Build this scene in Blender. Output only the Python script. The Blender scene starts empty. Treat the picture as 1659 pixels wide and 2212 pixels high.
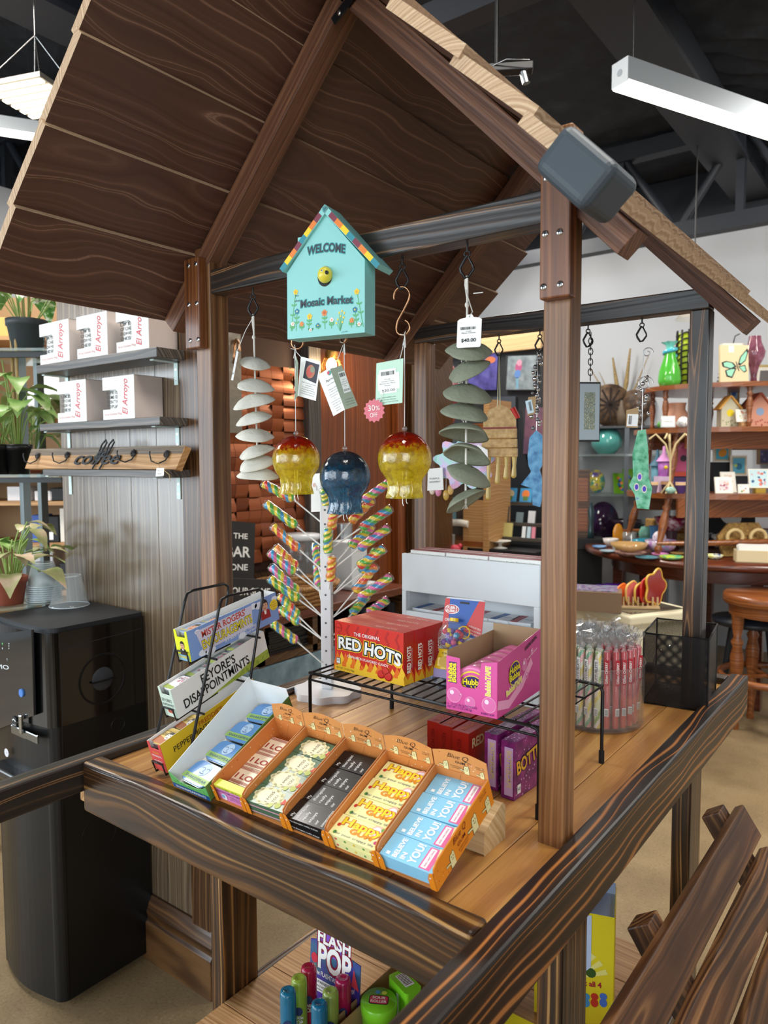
import bpy, math, random
from mathutils import Matrix, Vector
random.seed(7)
S = bpy.context.scene
COL = S.collection
# camera
FPX, YAW, PIT, ROL, HC = 1587.5, math.radians(37.17), math.radians(3.98), math.radians(.21), 1.5
fwd = Vector((-math.sin(YAW)*math.cos(PIT), math.cos(YAW)*math.cos(PIT), -math.sin(PIT)))
rgt0 = Vector((math.cos(YAW), math.sin(YAW), 0)); dwn0 = fwd.cross(rgt0)
rgt = rgt0*math.cos(ROL)+dwn0*math.sin(ROL); dwn = dwn0*math.cos(ROL)-rgt0*math.sin(ROL)
CAM = Vector((0, 0, HC))
cd = bpy.data.cameras.new('camera'); co = bpy.data.objects.new('camera', cd); COL.objects.link(co)
cd.sensor_fit = 'HORIZONTAL'; cd.sensor_width = 36; cd.lens = FPX/1659*36; cd.clip_start = .02
co.matrix_world = Matrix(((rgt.x, -dwn.x, -fwd.x, 0), (rgt.y, -dwn.y, -fwd.y, 0), (rgt.z, -dwn.z, -fwd.z, HC), (0, 0, 0, 1)))
cd.dof.use_dof = True; cd.dof.focus_distance = 1.3; cd.dof.aperture_fstop = 9
S.camera = co
# world, daylight, exposure
S.view_settings.view_transform = 'Standard'; S.view_settings.look = 'None'
S.view_settings.gamma = 1; S.view_settings.exposure = 0.35
W = bpy.data.worlds.new('world'); S.world = W; W.use_nodes = True
W.node_tree.nodes['Background'].inputs[0].default_value = (.86, .93, 1, 1)
W.node_tree.nodes['Background'].inputs[1].default_value = .7
def area(name, loc, target, sx, sy, power, col=(1, 1, 1)):
 l = bpy.data.lights.new(name, 'AREA'); l.shape = 'RECTANGLE'; l.size = sx; l.size_y = sy
 l.energy = power; l.color = col
 o = bpy.data.objects.new(name, l); COL.objects.link(o); o.location = loc
 o.rotation_euler = (Vector(target)-Vector(loc)).to_track_quat('-Z', 'Y').to_euler(); return o
area('window_daylight', (-6.0, -1.7, 1.75), (-1.2, 1.1, 1.2), 3.4, 2.3, 150, (.80, .91, 1))
area('window_daylight', (-2.6, -3.5, 1.9), (-1.0, 1.2, 1.2), 3.6, 2.2, 90, (.84, .93, 1))
area('door_daylight', (2.2, -2.6, 1.9), (-.4, 1.5, .9), 2.0, 2.2, 60, (.9, .96, 1))
area('lamp_light_ceiling', (.3, 1.2, 3.45), (.0, 1.5, 0), 2.4, .25, 62, (1, .95, .87))
area('lamp_light_ceiling', (-2.6, 4.2, 3.4), (-2.6, 4.4, 0), .3, 2.4, 80, (1, .96, .9))
area('lamp_light_ceiling', (.3, 4.2, 3.4), (-.6, 5.4, 0.6), .3, 2.4, 70, (1, .96, .9))
area('lamp_light_ceiling', (-3.3, .9, 3.3), (-2.4, 1.6, 0.6), .6, 1.4, 55, (1, .95, .88))
# pixel -> place
def ray(x, y): return rgt*((x-829.5)/FPX)+dwn*((y-1106)/FPX)+fwd
def onz(x, y, z): d = ray(x, y); return CAM+d*((z-HC)/d.z)
def ony(x, y, Y): d = ray(x, y); return CAM+d*(Y/d.y)
def onx(x, y, X): d = ray(x, y); return CAM+d*(X/d.x)
def atd(x, y, dep): return CAM+ray(x, y)*dep
def onp(x, y, P, n):
 d = ray(x, y); return CAM+d*((Vector(P)-CAM).dot(n)/d.dot(n))
def vert(x, y, P):
 d = ray(x, y); return CAM+d*(math.hypot(P[0], P[1])/math.hypot(d.x, d.y))
# colours and materials
def hexc(h):
 h = h.lstrip('#'); r = []
 for i in (0, 2, 4):
  c = int(h[i:i+2], 16)/255; r.append(c/12.92 if c <= .04045 else ((c+.055)/1.055)**2.4)
 return (*r, 1)
MATS = {}
def new_mat(key):
 m = bpy.data.materials.new(key); m.use_nodes = True; n = m.node_tree.nodes; MATS[key] = m
 return m, n, m.node_tree.links, n['Principled BSDF']
def pm(h, rough=.5, metal=0, coat=0, bump=0, bscale=200, emit=0, trans=0, ior=1.45):
 key = 'paint_%s_%s_%s_%s_%s_%s_%s_%s' % (h, rough, metal, coat, bump, bscale, emit, trans)
 if key in MATS: return MATS[key]
 m, n, L, b = new_mat(key); c = hexc(h)
 b.inputs['Base Color'].default_value = c; b.inputs['Roughness'].default_value = rough
 b.inputs['Metallic'].default_value = metal; b.inputs['Coat Weight'].default_value = coat
 b.inputs['Coat Roughness'].default_value = .08
 b.inputs['IOR'].default_value = ior
 if trans: b.inputs['Transmission Weight'].default_value = trans
 if emit: b.inputs['Emission Color'].default_value = c; b.inputs['Emission Strength'].default_value = emit
 if bump:
  t = n.new('ShaderNodeTexNoise'); t.inputs['Scale'].default_value = bscale; t.inputs['Detail'].default_value = 3
  tc = n.new('ShaderNodeTexCoord'); L.new(tc.outputs['Object'], t.inputs['Vector'])
  k = n.new('ShaderNodeBump'); k.inputs['Strength'].default_value = bump; k.inputs['Distance'].default_value = .004
  L.new(t.outputs[0], k.inputs['Height']); L.new(k.outputs[0], b.inputs['Normal'])
 return m
def rimfac(n, L, k=.5, p=2.5, base=.04):
 lw = n.new('ShaderNodeLayerWeight'); lw.inputs[0].default_value = .5
 a = n.new('ShaderNodeMath'); a.operation = 'POWER'; a.inputs[1].default_value = p; L.new(lw.outputs['Facing'], a.inputs[0])
 b = n.new('ShaderNodeMath'); b.operation = 'MULTIPLY_ADD'; b.inputs[1].default_value = k; b.inputs[2].default_value = base; L.new(a.outputs[0], b.inputs[0]); return b
def clearm(h='ffffff', tint=.08, rough=.05, key=None, fres=1.35):
 key = key or 'clear_%s_%s_%s' % (h, tint, rough)
 if key in MATS: return MATS[key]
 m, n, L, b = new_mat(key); n.remove(b); out = n['Material Output']; c = hexc(h)
 tr = n.new('ShaderNodeBsdfTransparent'); tr.inputs[0].default_value = tuple(1-tint*(1-v) if tint > 1 else (1-tint)+tint*v for v in c[:3])+(1,)
 gl = n.new('ShaderNodeBsdfGlossy'); gl.inputs['Roughness'].default_value = rough
 df = n.new('ShaderNodeBsdfDiffuse'); df.inputs[0].default_value = c
 fr = rimfac(n, L, .55 if fres > 1.4 else .4, 2.2)
 mx0 = n.new('ShaderNodeMixShader'); mx0.inputs[0].default_value = min(.9, tint*.6)
 L.new(tr.outputs[0], mx0.inputs[1]); L.new(df.outputs[0], mx0.inputs[2])
 mx = n.new('ShaderNodeMixShader'); L.new(fr.outputs[0], mx.inputs[0]); L.new(mx0.outputs[0], mx.inputs[1]); L.new(gl.outputs[0], mx.inputs[2])
 L.new(mx.outputs[0], out.inputs[0]); return m
def ramp(n, stops):
 r = n.new('ShaderNodeValToRGB'); e = r.color_ramp.elements
 while len(e) < len(stops): e.new(.5)
 for i, (p, c) in enumerate(stops): e[i].position = p; e[i].color = hexc(c) if isinstance(c, str) else (c, c, c, 1)
 return r
def wood(key, stops, ring=26, xs=.06, dist=2.5, fine=.35, char=0, charcol='0b0807', rough=.45, coat=.0, bump=.25, chars=3.0, knots=0):
 """long grain along local X; every object (and every plank, through 'rnd') gets its own figure"""
 if key in MATS: return MATS[key]
 m, n, L, b = new_mat(key)
 tc = n.new('ShaderNodeTexCoord'); oi = n.new('ShaderNodeObjectInfo'); at = n.new('ShaderNodeAttribute'); at.attribute_name = 'rnd'
 ad = n.new('ShaderNodeMath'); L.new(oi.outputs['Random'], ad.inputs[0]); L.new(at.outputs['Fac'], ad.inputs[1])
 cx = n.new('ShaderNodeCombineXYZ')
 for i, k in enumerate((7.3, .23, .17)):
  mu = n.new('ShaderNodeMath'); mu.operation = 'MULTIPLY'; mu.inputs[1].default_value = k
  L.new(ad.outputs[0], mu.inputs[0]); L.new(mu.outputs[0], cx.inputs[i])
 va = n.new('ShaderNodeVectorMath'); va.operation = 'ADD'; L.new(tc.outputs['Object'], va.inputs[0]); L.new(cx.outputs[0], va.inputs[1])
 mp = n.new('ShaderNodeMapping'); mp.inputs['Scale'].default_value = (40*xs, 7, 7); L.new(va.outputs[0], mp.inputs[0])
 nz = n.new('ShaderNodeTexNoise'); nz.inputs['Scale'].default_value = 1; nz.inputs['Detail'].default_value = 1.5; L.new(mp.outputs[0], nz.inputs['Vector'])
 sc = n.new('ShaderNodeVectorMath'); sc.operation = 'MULTIPLY'; sc.inputs[1].default_value = (0, .022*dist, .022*dist)
 sb = n.new('ShaderNodeVectorMath'); sb.operation = 'SUBTRACT'; sb.inputs[1].default_value = (.5, .5, .5)
 L.new(nz.outputs['Color'], sb.inputs[0]); L.new(sb.outputs[0], sc.inputs[0])
 v1 = n.new('ShaderNodeVectorMath'); v1.operation = 'MULTIPLY_ADD'; v1.inputs[1].default_value = (0, 1, 1); L.new(va.outputs[0], v1.inputs[0]); L.new(sc.outputs[0], v1.inputs[2])
 ln = n.new('ShaderNodeVectorMath'); ln.operation = 'LENGTH'; L.new(v1.outputs[0], ln.inputs[0])
 wm = n.new('ShaderNodeMath'); wm.operation = 'MULTIPLY'; wm.inputs[1].default_value = ring*7; L.new(ln.outputs['Value'], wm.inputs[0])
 w1 = n.new('ShaderNodeTexNoise'); w1.noise_dimensions = '1D'; w1.inputs['Scale'].default_value = 1; w1.inputs['Detail'].default_value = 1; L.new(wm.outputs[0], w1.inputs['W'])
 wv = n.new('ShaderNodeMapRange'); wv.inputs[1].default_value = .3; wv.inputs[2].default_value = .72; L.new(w1.outputs[0], wv.inputs[0])
 mf = n.new('ShaderNodeMapping'); mf.inputs['Scale'].default_value = (14, 420, 420); L.new(va.outputs[0], mf.inputs[0])
 fn = n.new('ShaderNodeTexNoise'); fn.inputs['Scale'].default_value = 1; fn.inputs['Detail'].default_value = 2; L.new(mf.outputs[0], fn.inputs['Vector'])
 mi = n.new('ShaderNodeMix'); mi.data_type = 'FLOAT'; mi.inputs[0].default_value = fine
 L.new(wv.outputs[0], mi.inputs[2]); L.new(fn.outputs[0], mi.inputs[3])
 r = ramp(n, stops); L.new(mi.outputs[0], r.inputs[0]); colr = r.outputs[0]
 if char:
  mc = n.new('ShaderNodeMapping'); mc.inputs['Scale'].default_value = (chars, chars*4, chars*4); L.new(va.outputs[0], mc.inputs[0])
  cn = n.new('ShaderNodeTexNoise'); cn.inputs['Scale'].default_value = 1; cn.inputs['Detail'].default_value = 2; L.new(mc.outputs[0], cn.inputs['Vector'])
  cr = ramp(n, [(.40, 0.0), (.58, 1.0)]); L.new(cn.outputs[0], cr.inputs[0])
  mu = n.new('ShaderNodeMath'); mu.operation = 'MULTIPLY'; mu.inputs[1].default_value = char; L.new(cr.outputs[0], mu.inputs[0])
  mx = n.new('ShaderNodeMix'); mx.data_type = 'RGBA'; L.new(mu.outputs[0], mx.inputs[0]); L.new(colr, mx.inputs[6]); mx.inputs[7].default_value = hexc(charcol); colr = mx.outputs[2]
 L.new(colr, b.inputs['Base Color']); b.inputs['Roughness'].default_value = rough
 b.inputs['Coat Weight'].default_value = coat; b.inputs['Coat Roughness'].default_value = .22
 k = n.new('ShaderNodeBump'); k.inputs['Strength'].default_value = bump; k.inputs['Distance'].default_value = .002
 L.new(mi.outputs[0], k.inputs['Height']); L.new(k.outputs[0], b.inputs['Normal'])
 return m
def speck(key, base, spots, rough=.4, scale=60, trans=0, coat=0, metal=0, bump=0, detail=3, dist=0):
 """noise-driven colour: base list of (pos, hex)"""
 if key in MATS: return MATS[key]
 m, n, L, b = new_mat(key); tc = n.new('ShaderNodeTexCoord')
 t = n.new('ShaderNodeTexNoise'); t.inputs['Scale'].default_value = scale; t.inputs['Detail'].default_value = detail; t.inputs['Distortion'].default_value = dist
 L.new(tc.outputs['Object'], t.inputs['Vector']); r = ramp(n, base); L.new(t.outputs[0], r.inputs[0]); L.new(r.outputs[0], b.inputs['Base Color'])
 b.inputs['Roughness'].default_value = rough; b.inputs['Coat Weight'].default_value = coat; b.inputs['Metallic'].default_value = metal
 if trans: b.inputs['Transmission Weight'].default_value = trans
 if bump:
  k = n.new('ShaderNodeBump'); k.inputs['Strength'].default_value = bump; k.inputs['Distance'].default_value = .01
  L.new(t.outputs[0], k.inputs['Height']); L.new(k.outputs[0], b.inputs['Normal'])
 return m
# mesh builder
FONTC = {}
def glyphs(body, off=0.0, shear=0.0, space=1.0):
 k = (body, off, shear, space)
 if k in FONTC: return FONTC[k]
 c = bpy.data.curves.new('t', 'FONT'); c.body = body; c.offset = off; c.shear = shear; c.space_character = space; c.resolution_u = 3
 o = bpy.data.objects.new('t', c); me = bpy.data.meshes.new_from_object(o)
 vs = [(v.co.x, v.co.y) for v in me.vertices]; fs = [tuple(p.vertices) for p in me.polygons]
 bpy.data.objects.remove(o); bpy.data.curves.remove(c); bpy.data.meshes.remove(me)
 FONTC[k] = (vs, fs); return FONTC[k]
def frame(o, u, v):
 u = Vector(u).normalized(); v = Vector(v); v = (v-u*v.dot(u)).normalized(); n = u.cross(v)
 return Matrix(((u.x, v.x, n.x, o[0]), (u.y, v.y, n.y, o[1]), (u.z, v.z, n.z, o[2]), (0, 0, 0, 1)))
def fpx(F, x, y):                                   # photo pixel -> 2D point on the face F (world frame)
 P = onp(x, y, F.translation, F.col[2].to_3d()); q = F.inverted() @ P; return Vector((q.x, q.y))
def basis(d):
 d = Vector(d).normalized(); a = Vector((0, 0, 1)) if abs(d.z) < .9 else Vector((1, 0, 0))
 u = d.cross(a).normalized(); return u, d.cross(u)
class MB:
 def __init__(s): s.v = []; s.f = []; s.mi = []; s.mats = []; s.sm = []; s.rn = []
 def add(s, vs, fs, mat, M=None, smooth=False, rnd=0.0):
  if mat not in s.mats: s.mats.append(mat)
  k = s.mats.index(mat); o = len(s.v)
  for p in vs: s.v.append(tuple(M @ Vector(p)) if M else tuple(p))
  for q in fs: s.f.append(tuple(i+o for i in q)); s.mi.append(k); s.sm.append(smooth); s.rn.append(rnd)
  return s
 def box(s, x0, x1, y0, y1, z0, z1, mat, M=None, rnd=0.0, mats=None, skip=''):
  vs = [(x, y, z) for z in (z0, z1) for y in (y0, y1) for x in (x0, x1)]
  fs = {'b': (0, 2, 3, 1), 't': (4, 5, 7, 6), 'f': (0, 1, 5, 4), 'k': (2, 6, 7, 3), 'l': (0, 4, 6, 2), 'r': (1, 3, 7, 5)}
  if not mats and not skip: return s.add(vs, list(fs.values()), mat, M, False, rnd)
  for k, q in fs.items():
   if k in skip: continue
   s.add([vs[i] for i in q], [(0, 1, 2, 3)], (mats or {}).get(k, mat), M, False, rnd)
  return s
 def cyl(s, p0, p1, r0, mat, r1=None, n=16, caps=True, M=None, smooth=True):
  p0 = Vector(p0); p1 = Vector(p1); r1 = r0 if r1 is None else r1; u, v = basis(p1-p0)
  vs = [];
  for p, r in ((p0, r0), (p1, r1)):
   for i in range(n):
    a = 2*math.pi*i/n; vs.append(p+u*(r*math.cos(a))+v*(r*math.sin(a)))
  fs = [(i, (i+1) % n, n+(i+1) % n, n+i) for i in range(n)]
  s.add(vs, fs, mat, M, smooth)
  if caps: s.add(vs[:n], [tuple(range(n-1, -1, -1))], mat, M); s.add(vs[n:], [tuple(range(n))], mat, M)
  return s
 def tube(s, pts, r, mat, n=8, closed=False, M=None, radii=None, flat=1.0):
  pts = [Vector(p) for p in pts]; N = len(pts); vs = []; fs = []; pu = None
  for i, p in enumerate(pts):
   d = (pts[(i+1) % N]-pts[i-1]) if closed else (pts[min(i+1, N-1)]-pts[max(i-1, 0)])
   if d.length < 1e-9: d = Vector((0, 0, 1))
   d.normalize()
   if pu is None: u, v = basis(d)
   else:
    u = pu-d*pu.dot(d); u = u.normalized() if u.length > 1e-6 else basis(d)[0]; v = d.cross(u)
   pu = u; rr = radii[i] if radii else r
   for k in range(n):
    a = 2*math.pi*k/n; vs.append(p+u*(rr*math.cos(a))+v*(rr*flat*math.sin(a)))
  for i in range(N if closed else N-1):
   j = (i+1) % N
   for k in range(n): fs.append((i*n+k, i*n+(k+1) % n, j*n+(k+1) % n, j*n+k))
  s.add(vs, fs, mat, M, True)
  if not closed: s.add(vs[:n], [tuple(range(n-1, -1, -1))], mat, M); s.add(vs[-n:], [tuple(range(n))], mat, M)
  return s
 def lathe(s, prof, mat, n=24, M=None, wob=None, caps=False, smooth=True):
  vs = []; fs = []; k = len(prof)
  for i in range(n):
   a = 2*math.pi*i/n
   for j, (r, z) in enumerate(prof):
    rr = r*(1+(wob(a, j/(k-1)) if wob else 0)); vs.append((rr*math.cos(a), rr*math.sin(a), z))
  for i in range(n):
   for j in range(k-1): fs.append((i*k+j, ((i+1) % n)*k+j, ((i+1) % n)*k+j+1, i*k+j+1))
  s.add(vs, fs, mat, M, smooth)
  if caps:
   s.add([vs[i*k] for i in range(n)], [tuple(range(n-1, -1, -1))], mat, M); s.add([vs[i*k+k-1] for i in range(n)], [tuple(range(n))], mat, M)
  return s
 def ball(s, c, r, mat, n=16, m=10, sc=(1, 1, 1), M=None):
  prof = [(r*math.sin(math.pi*j/m), -r*math.cos(math.pi*j/m)) for j in range(m+1)]
  T = Matrix.Translation(c) @ Matrix.Diagonal((*sc, 1)); return s.lathe(prof, mat, n, (M @ T) if M else T)
 def prism(s, poly, z0, z1, mat, M=None, side=None, smooth=False):
  n = len(poly); vs = [(x, y, z0) for x, y in poly]+[(x, y, z1) for x, y in poly]
  s.add(vs, [tuple(range(n-1, -1, -1)), tuple(range(n, 2*n))], mat, M)
  return s.add(vs, [(i, (i+1) % n, n+(i+1) % n, n+i) for i in range(n)], side or mat, M, smooth)
 def poly(s, pts, mat, lift=.0004, M=None):
  return s.add([(p[0], p[1], lift) for p in pts], [tuple(range(len(pts)))], mat, M)
 def ppx(s, F, pts, mat, lift=.0004):             # flat printed shape given by photo pixels on face F
  return s.poly([fpx(F, *p) for p in pts], mat, lift, F)
 def disc(s, c, r, mat, lift=.0004, M=None, n=20, sx=1.0, rot=0.0):
  ca, sa = math.cos(rot), math.sin(rot); P = []
  for i in range(n):
   a = 2*math.pi*i/n; x, y = r*sx*math.cos(a), r*math.sin(a); P.append((c[0]+x*ca-y*sa, c[1]+x*sa+y*ca))
  return s.poly(P, mat, lift, M)
 def line(s, pts, w, mat, lift=.0005, M=None):    # printed stroke
  pts = [Vector(p[:2]) for p in pts]; L = []; R = []
  for i, p in enumerate(pts):
   d = pts[min(i+1, len(pts)-1)]-pts[max(i-1, 0)]; d = d.normalized() if d.length else Vector((1, 0)); q = Vector((-d.y, d.x))*w/2
   L.append(p+q); R.append(p-q)
  vs = [(p.x, p.y, lift) for p in L+R]; n = len(L)
  return s.add(vs, [(i, n+i, n+i+1, i+1) for i in range(n-1)], mat, M)
 def text(s, body, a, b, cap, mat, lift=.0006, M=None, off=0.0, shear=0.0, space=1.0, arc=0.0):
  """lettering whose baseline runs from a to b (local 2D), cap height cap; arc bows it upwards"""
  vs, fs = glyphs(body, 0.0, shear, space)
  if not vs: return s
  x0 = min(v[0] for v in vs); x1 = max(v[0] for v in vs)
  if off: vs, fs = glyphs(body, off, shear, space)
  a = Vector(a[:2]); b = Vector(b[:2]); d = b-a; w = d.length; d.normalize(); q = Vector((-d.y, d.x)); P = []
  for x, y in vs:
   t = (x-x0)/(x1-x0); c = a+d*(t*w)+q*(y/.7*cap+arc*4*t*(1-t)); P.append((c.x, c.y, lift))
  return s.add(P, fs, mat, M)
 def tpx(s, F, body, pa, pb, cap, mat, lift=.0006, **k): return s.text(body, fpx(F, *pa), fpx(F, *pb), cap, mat, lift, F, **k)
 def grid(s, nx, ny, fn, mat, M=None, smooth=True):
  vs = [fn(i/nx, j/ny) for j in range(ny+1) for i in range(nx+1)]
  return s.add(vs, [(j*(nx+1)+i, j*(nx+1)+i+1, (j+1)*(nx+1)+i+1, (j+1)*(nx+1)+i) for j in range(ny) for i in range(nx)], mat, M, smooth)
 def build(s, name, parent=None, M=None, bevel=0, seg=2, solid=0, sub=0, label=None):
  me = bpy.data.meshes.new(name); me.from_pydata(s.v, [], s.f); me.update()
  for m in s.mats: me.materials.append(m)
  me.polygons.foreach_set('material_index', s.mi); me.polygons.foreach_set('use_smooth', s.sm)
  if any(s.rn):
   a = me.attributes.new('rnd', 'FLOAT', 'FACE'); a.data.foreach_set('value', s.rn)
  o = bpy.data.objects.new(name, me); COL.objects.link(o)
  if parent is not None: o.parent = parent
  if M is not None: o.matrix_basis = M
  if solid: k = o.modifiers.new('s', 'SOLIDIFY'); k.thickness = solid; k.offset = 0
  if sub: k = o.modifiers.new('u', 'SUBSURF'); k.levels = sub; k.render_levels = sub
  if bevel:
   k = o.modifiers.new('b', 'BEVEL'); k.width = bevel; k.segments = seg; k.limit_method = 'ANGLE'; k.angle_limit = .6
  if label: o['label'] = label
  return o
I4 = Matrix.Identity(4)
TR = Matrix.Translation
def RZ(d): return Matrix.Rotation(math.radians(d), 4, 'Z')
def RX(d): return Matrix.Rotation(math.radians(d), 4, 'X')
def RY(d): return Matrix.Rotation(math.radians(d), 4, 'Y')
def tag(o, label, cat, group=None, kind=None):
 if label: o['label'] = label
 if cat: o['category'] = cat
 if group: o['group'] = group
 if kind: o['kind'] = kind
 return o
def thing(name, label, cat, M=None, group=None):
 o = bpy.data.objects.new(name, None); COL.objects.link(o); o.empty_display_size = .02
 if M is not None: o.matrix_basis = M if isinstance(M, Matrix) else TR(M)
 return tag(o, label, cat, group)
def solo(mb, name, label, cat, M=None, group=None, **k): return tag(mb.build(name, None, M, **k), label, cat, group)
def struct(name, mb, M=None, **k): return tag(mb.build(name, None, M, **k), None, None, None, 'structure')
def copy_tree(o, M, label=None, group=None):
 c = o.copy(); COL.objects.link(c); c.matrix_basis = M
 if label: c['label'] = label
 if group: c['group'] = group
 for ch in list(o.children):
  d = ch.copy(); COL.objects.link(d); d.parent = c
  for g in list(ch.children): e = g.copy(); COL.objects.link(e); e.parent = d
 return c
def beam(name, p0, p1, w, h, mat, parent=None, up=(0, 0, 1), bevel=.003, base=None, ends=None, label=None, seg=2):
 """squared timber from p0 to p1 (axis), w across, h along up; grain follows its length"""
 p0 = Vector(p0); p1 = Vector(p1); d = (p1-p0); L = d.length; d.normalize(); up = Vector(up); up = (up-d*up.dot(d)).normalized(); y = up.cross(d)
 c = (p0+p1)/2; M = Matrix(((d.x, y.x, up.x, c.x), (d.y, y.y, up.y, c.y), (d.z, y.z, up.z, c.z), (0, 0, 0, 1)))
 m = MB(); m.box(-L/2, L/2, -w/2, w/2, -h/2, h/2, mat, mats={'l': ends, 'r': ends} if ends else None)
 return m.build(name, parent, (base.inverted() @ M) if base else M, bevel=bevel, seg=seg, label=label)
ORD = ['topmost', 'second from the top', 'third from the top', 'fourth from the top', 'fifth from the top', 'sixth from the top', 'seventh from the top', 'eighth from the top', 'ninth from the top', 'tenth from the top', 'eleventh from the top', 'lowest']
W_RAIL = wood('wood_charred_rail', [(.0, '140b07'), (.48, '1f120a'), (.60, '6b3d1d'), (.70, 'b0733a'), (.78, '7a4822'), (.86, '27160c'), (1, '1c110a')], ring=13, xs=.07, dist=1.5, fine=.08, char=.15, rough=.36, coat=.08, bump=.12)
W_BEAM = wood('wood_charred_beam', [(.0, '201c1a'), (.55, '2e2722'), (.68, '473528'), (.76, 'a87c50'), (.82, '6a4a30'), (.9, '2b2420'), (1, '241f1c')], ring=13, xs=.05, dist=2.0, fine=.14, char=.45, charcol='1b1b1c', rough=.34, coat=.2, bump=.4)
W_POST = wood('wood_scorched_post', [(.0, '4f2f18'), (.4, '7a4f2c'), (.75, '9c6f45'), (1, 'b68a5c')], ring=22, xs=.04, dist=1.4, fine=.45, char=.6, charcol='24150b', rough=.4, coat=.1, bump=.3, chars=1.6)
W_LEG = wood('wood_scorched_leg', [(.0, '1d110a'), (.5, '44280f'), (.8, '8a5c2c'), (.95, 'c2965a')], ring=22, xs=.04, dist=1.8, fine=.2, char=.5, rough=.36, coat=.2, bump=.3)
W_RAFT = wood('wood_brown_rafter', [(.0, '40261a'), (.5, '68422c'), (.8, '875d42'), (1, '9e785c')], ring=26, xs=.05, dist=1.0, fine=.6, rough=.55, bump=.5)
W_TRIM = wood('wood_redbrown_trim', [(.0, '3a1c0d'), (.5, '6f3f1e'), (.8, '8c5830'), (1, 'aa7848')], ring=18, xs=.05, dist=1.6, fine=.4, rough=.38, coat=.15, bump=.2)
W_ROOF = wood('wood_brown_roof_board', [(.0, '4a3025'), (.6, '573a2e'), (.78, '6a4a3c'), (.84, '8d6c5a'), (.9, '5c3f32'), (1, '543829')], ring=15, xs=.09, dist=4.2, fine=.14, rough=.45, bump=.12)
W_PALE = wood('wood_pale_end', [(.0, 'a58462'), (.5, 'c2a280'), (1, 'd8bd9a')], ring=40, xs=1, dist=1.0, fine=.3, rough=.65, bump=.2)
W_DECK = wood('wood_honey_deck', [(.0, '7d5226'), (.4, 'a8753c'), (.75, 'bf8f4e'), (1, 'd2a868')], ring=12, xs=.06, dist=2.2, fine=.5, rough=.34, coat=.25, bump=.12)
W_BNCH = wood('wood_brown_bench', [(.0, '2c190d'), (.45, '5a361c'), (.8, '8c6038'), (1, 'b38654')], ring=20, xs=.06, dist=2.4, fine=.3, char=.5, charcol='1a110b', rough=.42, coat=.06, bump=.3)
W_PANL = wood('wood_greybrown_panel', [(.0, '44372a'), (.5, '6a5946'), (.8, '85755f'), (1, 'a39580')], ring=12, xs=.05, dist=3.0, fine=.45, rough=.26, coat=.5, bump=.08)
W_DARK = wood('wood_dark_brown', [(.0, '2a180d'), (.5, '4a3019'), (1, '7a5633')], ring=16, xs=.06, dist=2.2, fine=.4, rough=.38, coat=.2, bump=.15)
W_SHLF = wood('wood_grey_shelf', [(.0, '23201f'), (.5, '45403b'), (1, '74685a')], ring=24, xs=.06, dist=2.0, fine=.4, rough=.42, coat=.1, bump=.2)
W_ORNG = wood('wood_orange_panel', [(.0, '4e2408'), (.5, '71370f'), (1, '8f5020')], ring=9, xs=.06, dist=3.0, fine=.4, rough=.38, coat=.2, bump=.08)
W_TABL = wood('wood_warm_table', [(.0, '5c2f14'), (.5, '84491f'), (1, 'a5683a')], ring=14, xs=.07, dist=2.0, fine=.45, rough=.32, coat=.3, bump=.06)
W_RED = wood('wood_mahogany', [(.0, '3a170c'), (.5, '592714'), (1, '7a4024')], ring=14, xs=.07, dist=2.0, fine=.45, rough=.3, coat=.3, bump=.06)
W_PINE = wood('wood_pale_pine', [(.0, 'b08a58'), (.5, 'c9a878'), (1, 'dcc298')], ring=22, xs=.1, dist=1.6, fine=.4, rough=.6, bump=.15)
W_OAK = wood('wood_light_oak', [(.0, '8a5f34'), (.5, 'ae8250'), (1, 'c8a274')], ring=20, xs=.06, dist=2.0, fine=.4, rough=.5, bump=.1)
BLK = pm('101012', .35); BLKM = pm('0b0b0c', .3, coat=.3); STEEL = pm('c9c9c9', .22, 1); WHT = pm('eceff0', .45); INK = pm('17181a', .6); PAPER = pm('f2f2ee', .6)
COPPER = pm('b08462', .28, 1); ROPE = pm('e6e2d8', .85, bump=.5, bscale=900); CLEAR = clearm('ffffff', .05, .04); CLEARB = clearm('dfe8ee', .14, .06)
# the room shell
def concrete():
 m, n, L, b = new_mat('polished_concrete'); tc = n.new('ShaderNodeTexCoord')
 t = n.new('ShaderNodeTexNoise'); t.inputs['Scale'].default_value = 3.2; t.inputs['Detail'].default_value = 7; t.inputs['Roughness'].default_value = .65; L.new(tc.outputs['Object'], t.inputs['Vector'])
 r = ramp(n, [(.32, '6d5a41'), (.5, '8d7757'), (.68, 'a8936f')]); L.new(t.outputs[0], r.inputs[0])
 s = n.new('ShaderNodeTexNoise'); s.inputs['Scale'].default_value = 120; s.inputs['Detail'].default_value = 2; L.new(tc.outputs['Object'], s.inputs['Vector'])
 r2 = ramp(n, [(.3, '6a5539'), (.42, '8d7757'), (.68, '9b8765'), (.78, 'cdbc98')]); L.new(s.outputs[0], r2.inputs[0])
 mx = n.new('ShaderNodeMix'); mx.data_type = 'RGBA'; mx.inputs[0].default_value = .45; L.new(r.outputs[0], mx.inputs[6]); L.new(r2.outputs[0], mx.inputs[7])
 L.new(mx.outputs[2], b.inputs['Base Color']); b.inputs['Roughness'].default_value = .42; return m
XL, XR, YB, YN, ZT = -6.2, 3.2, 6.3, -3.6, 3.75
FL = MB(); FL.box(XL, XR, YN, YB, -.1, 0, concrete()); struct('floor', FL)
wallg = pm('c3c6ca', .8, bump=.08, bscale=30)
m = MB(); m.box(XL, XR, YB, YB+.1, 0, ZT, wallg); struct('wall_back', m)
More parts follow.
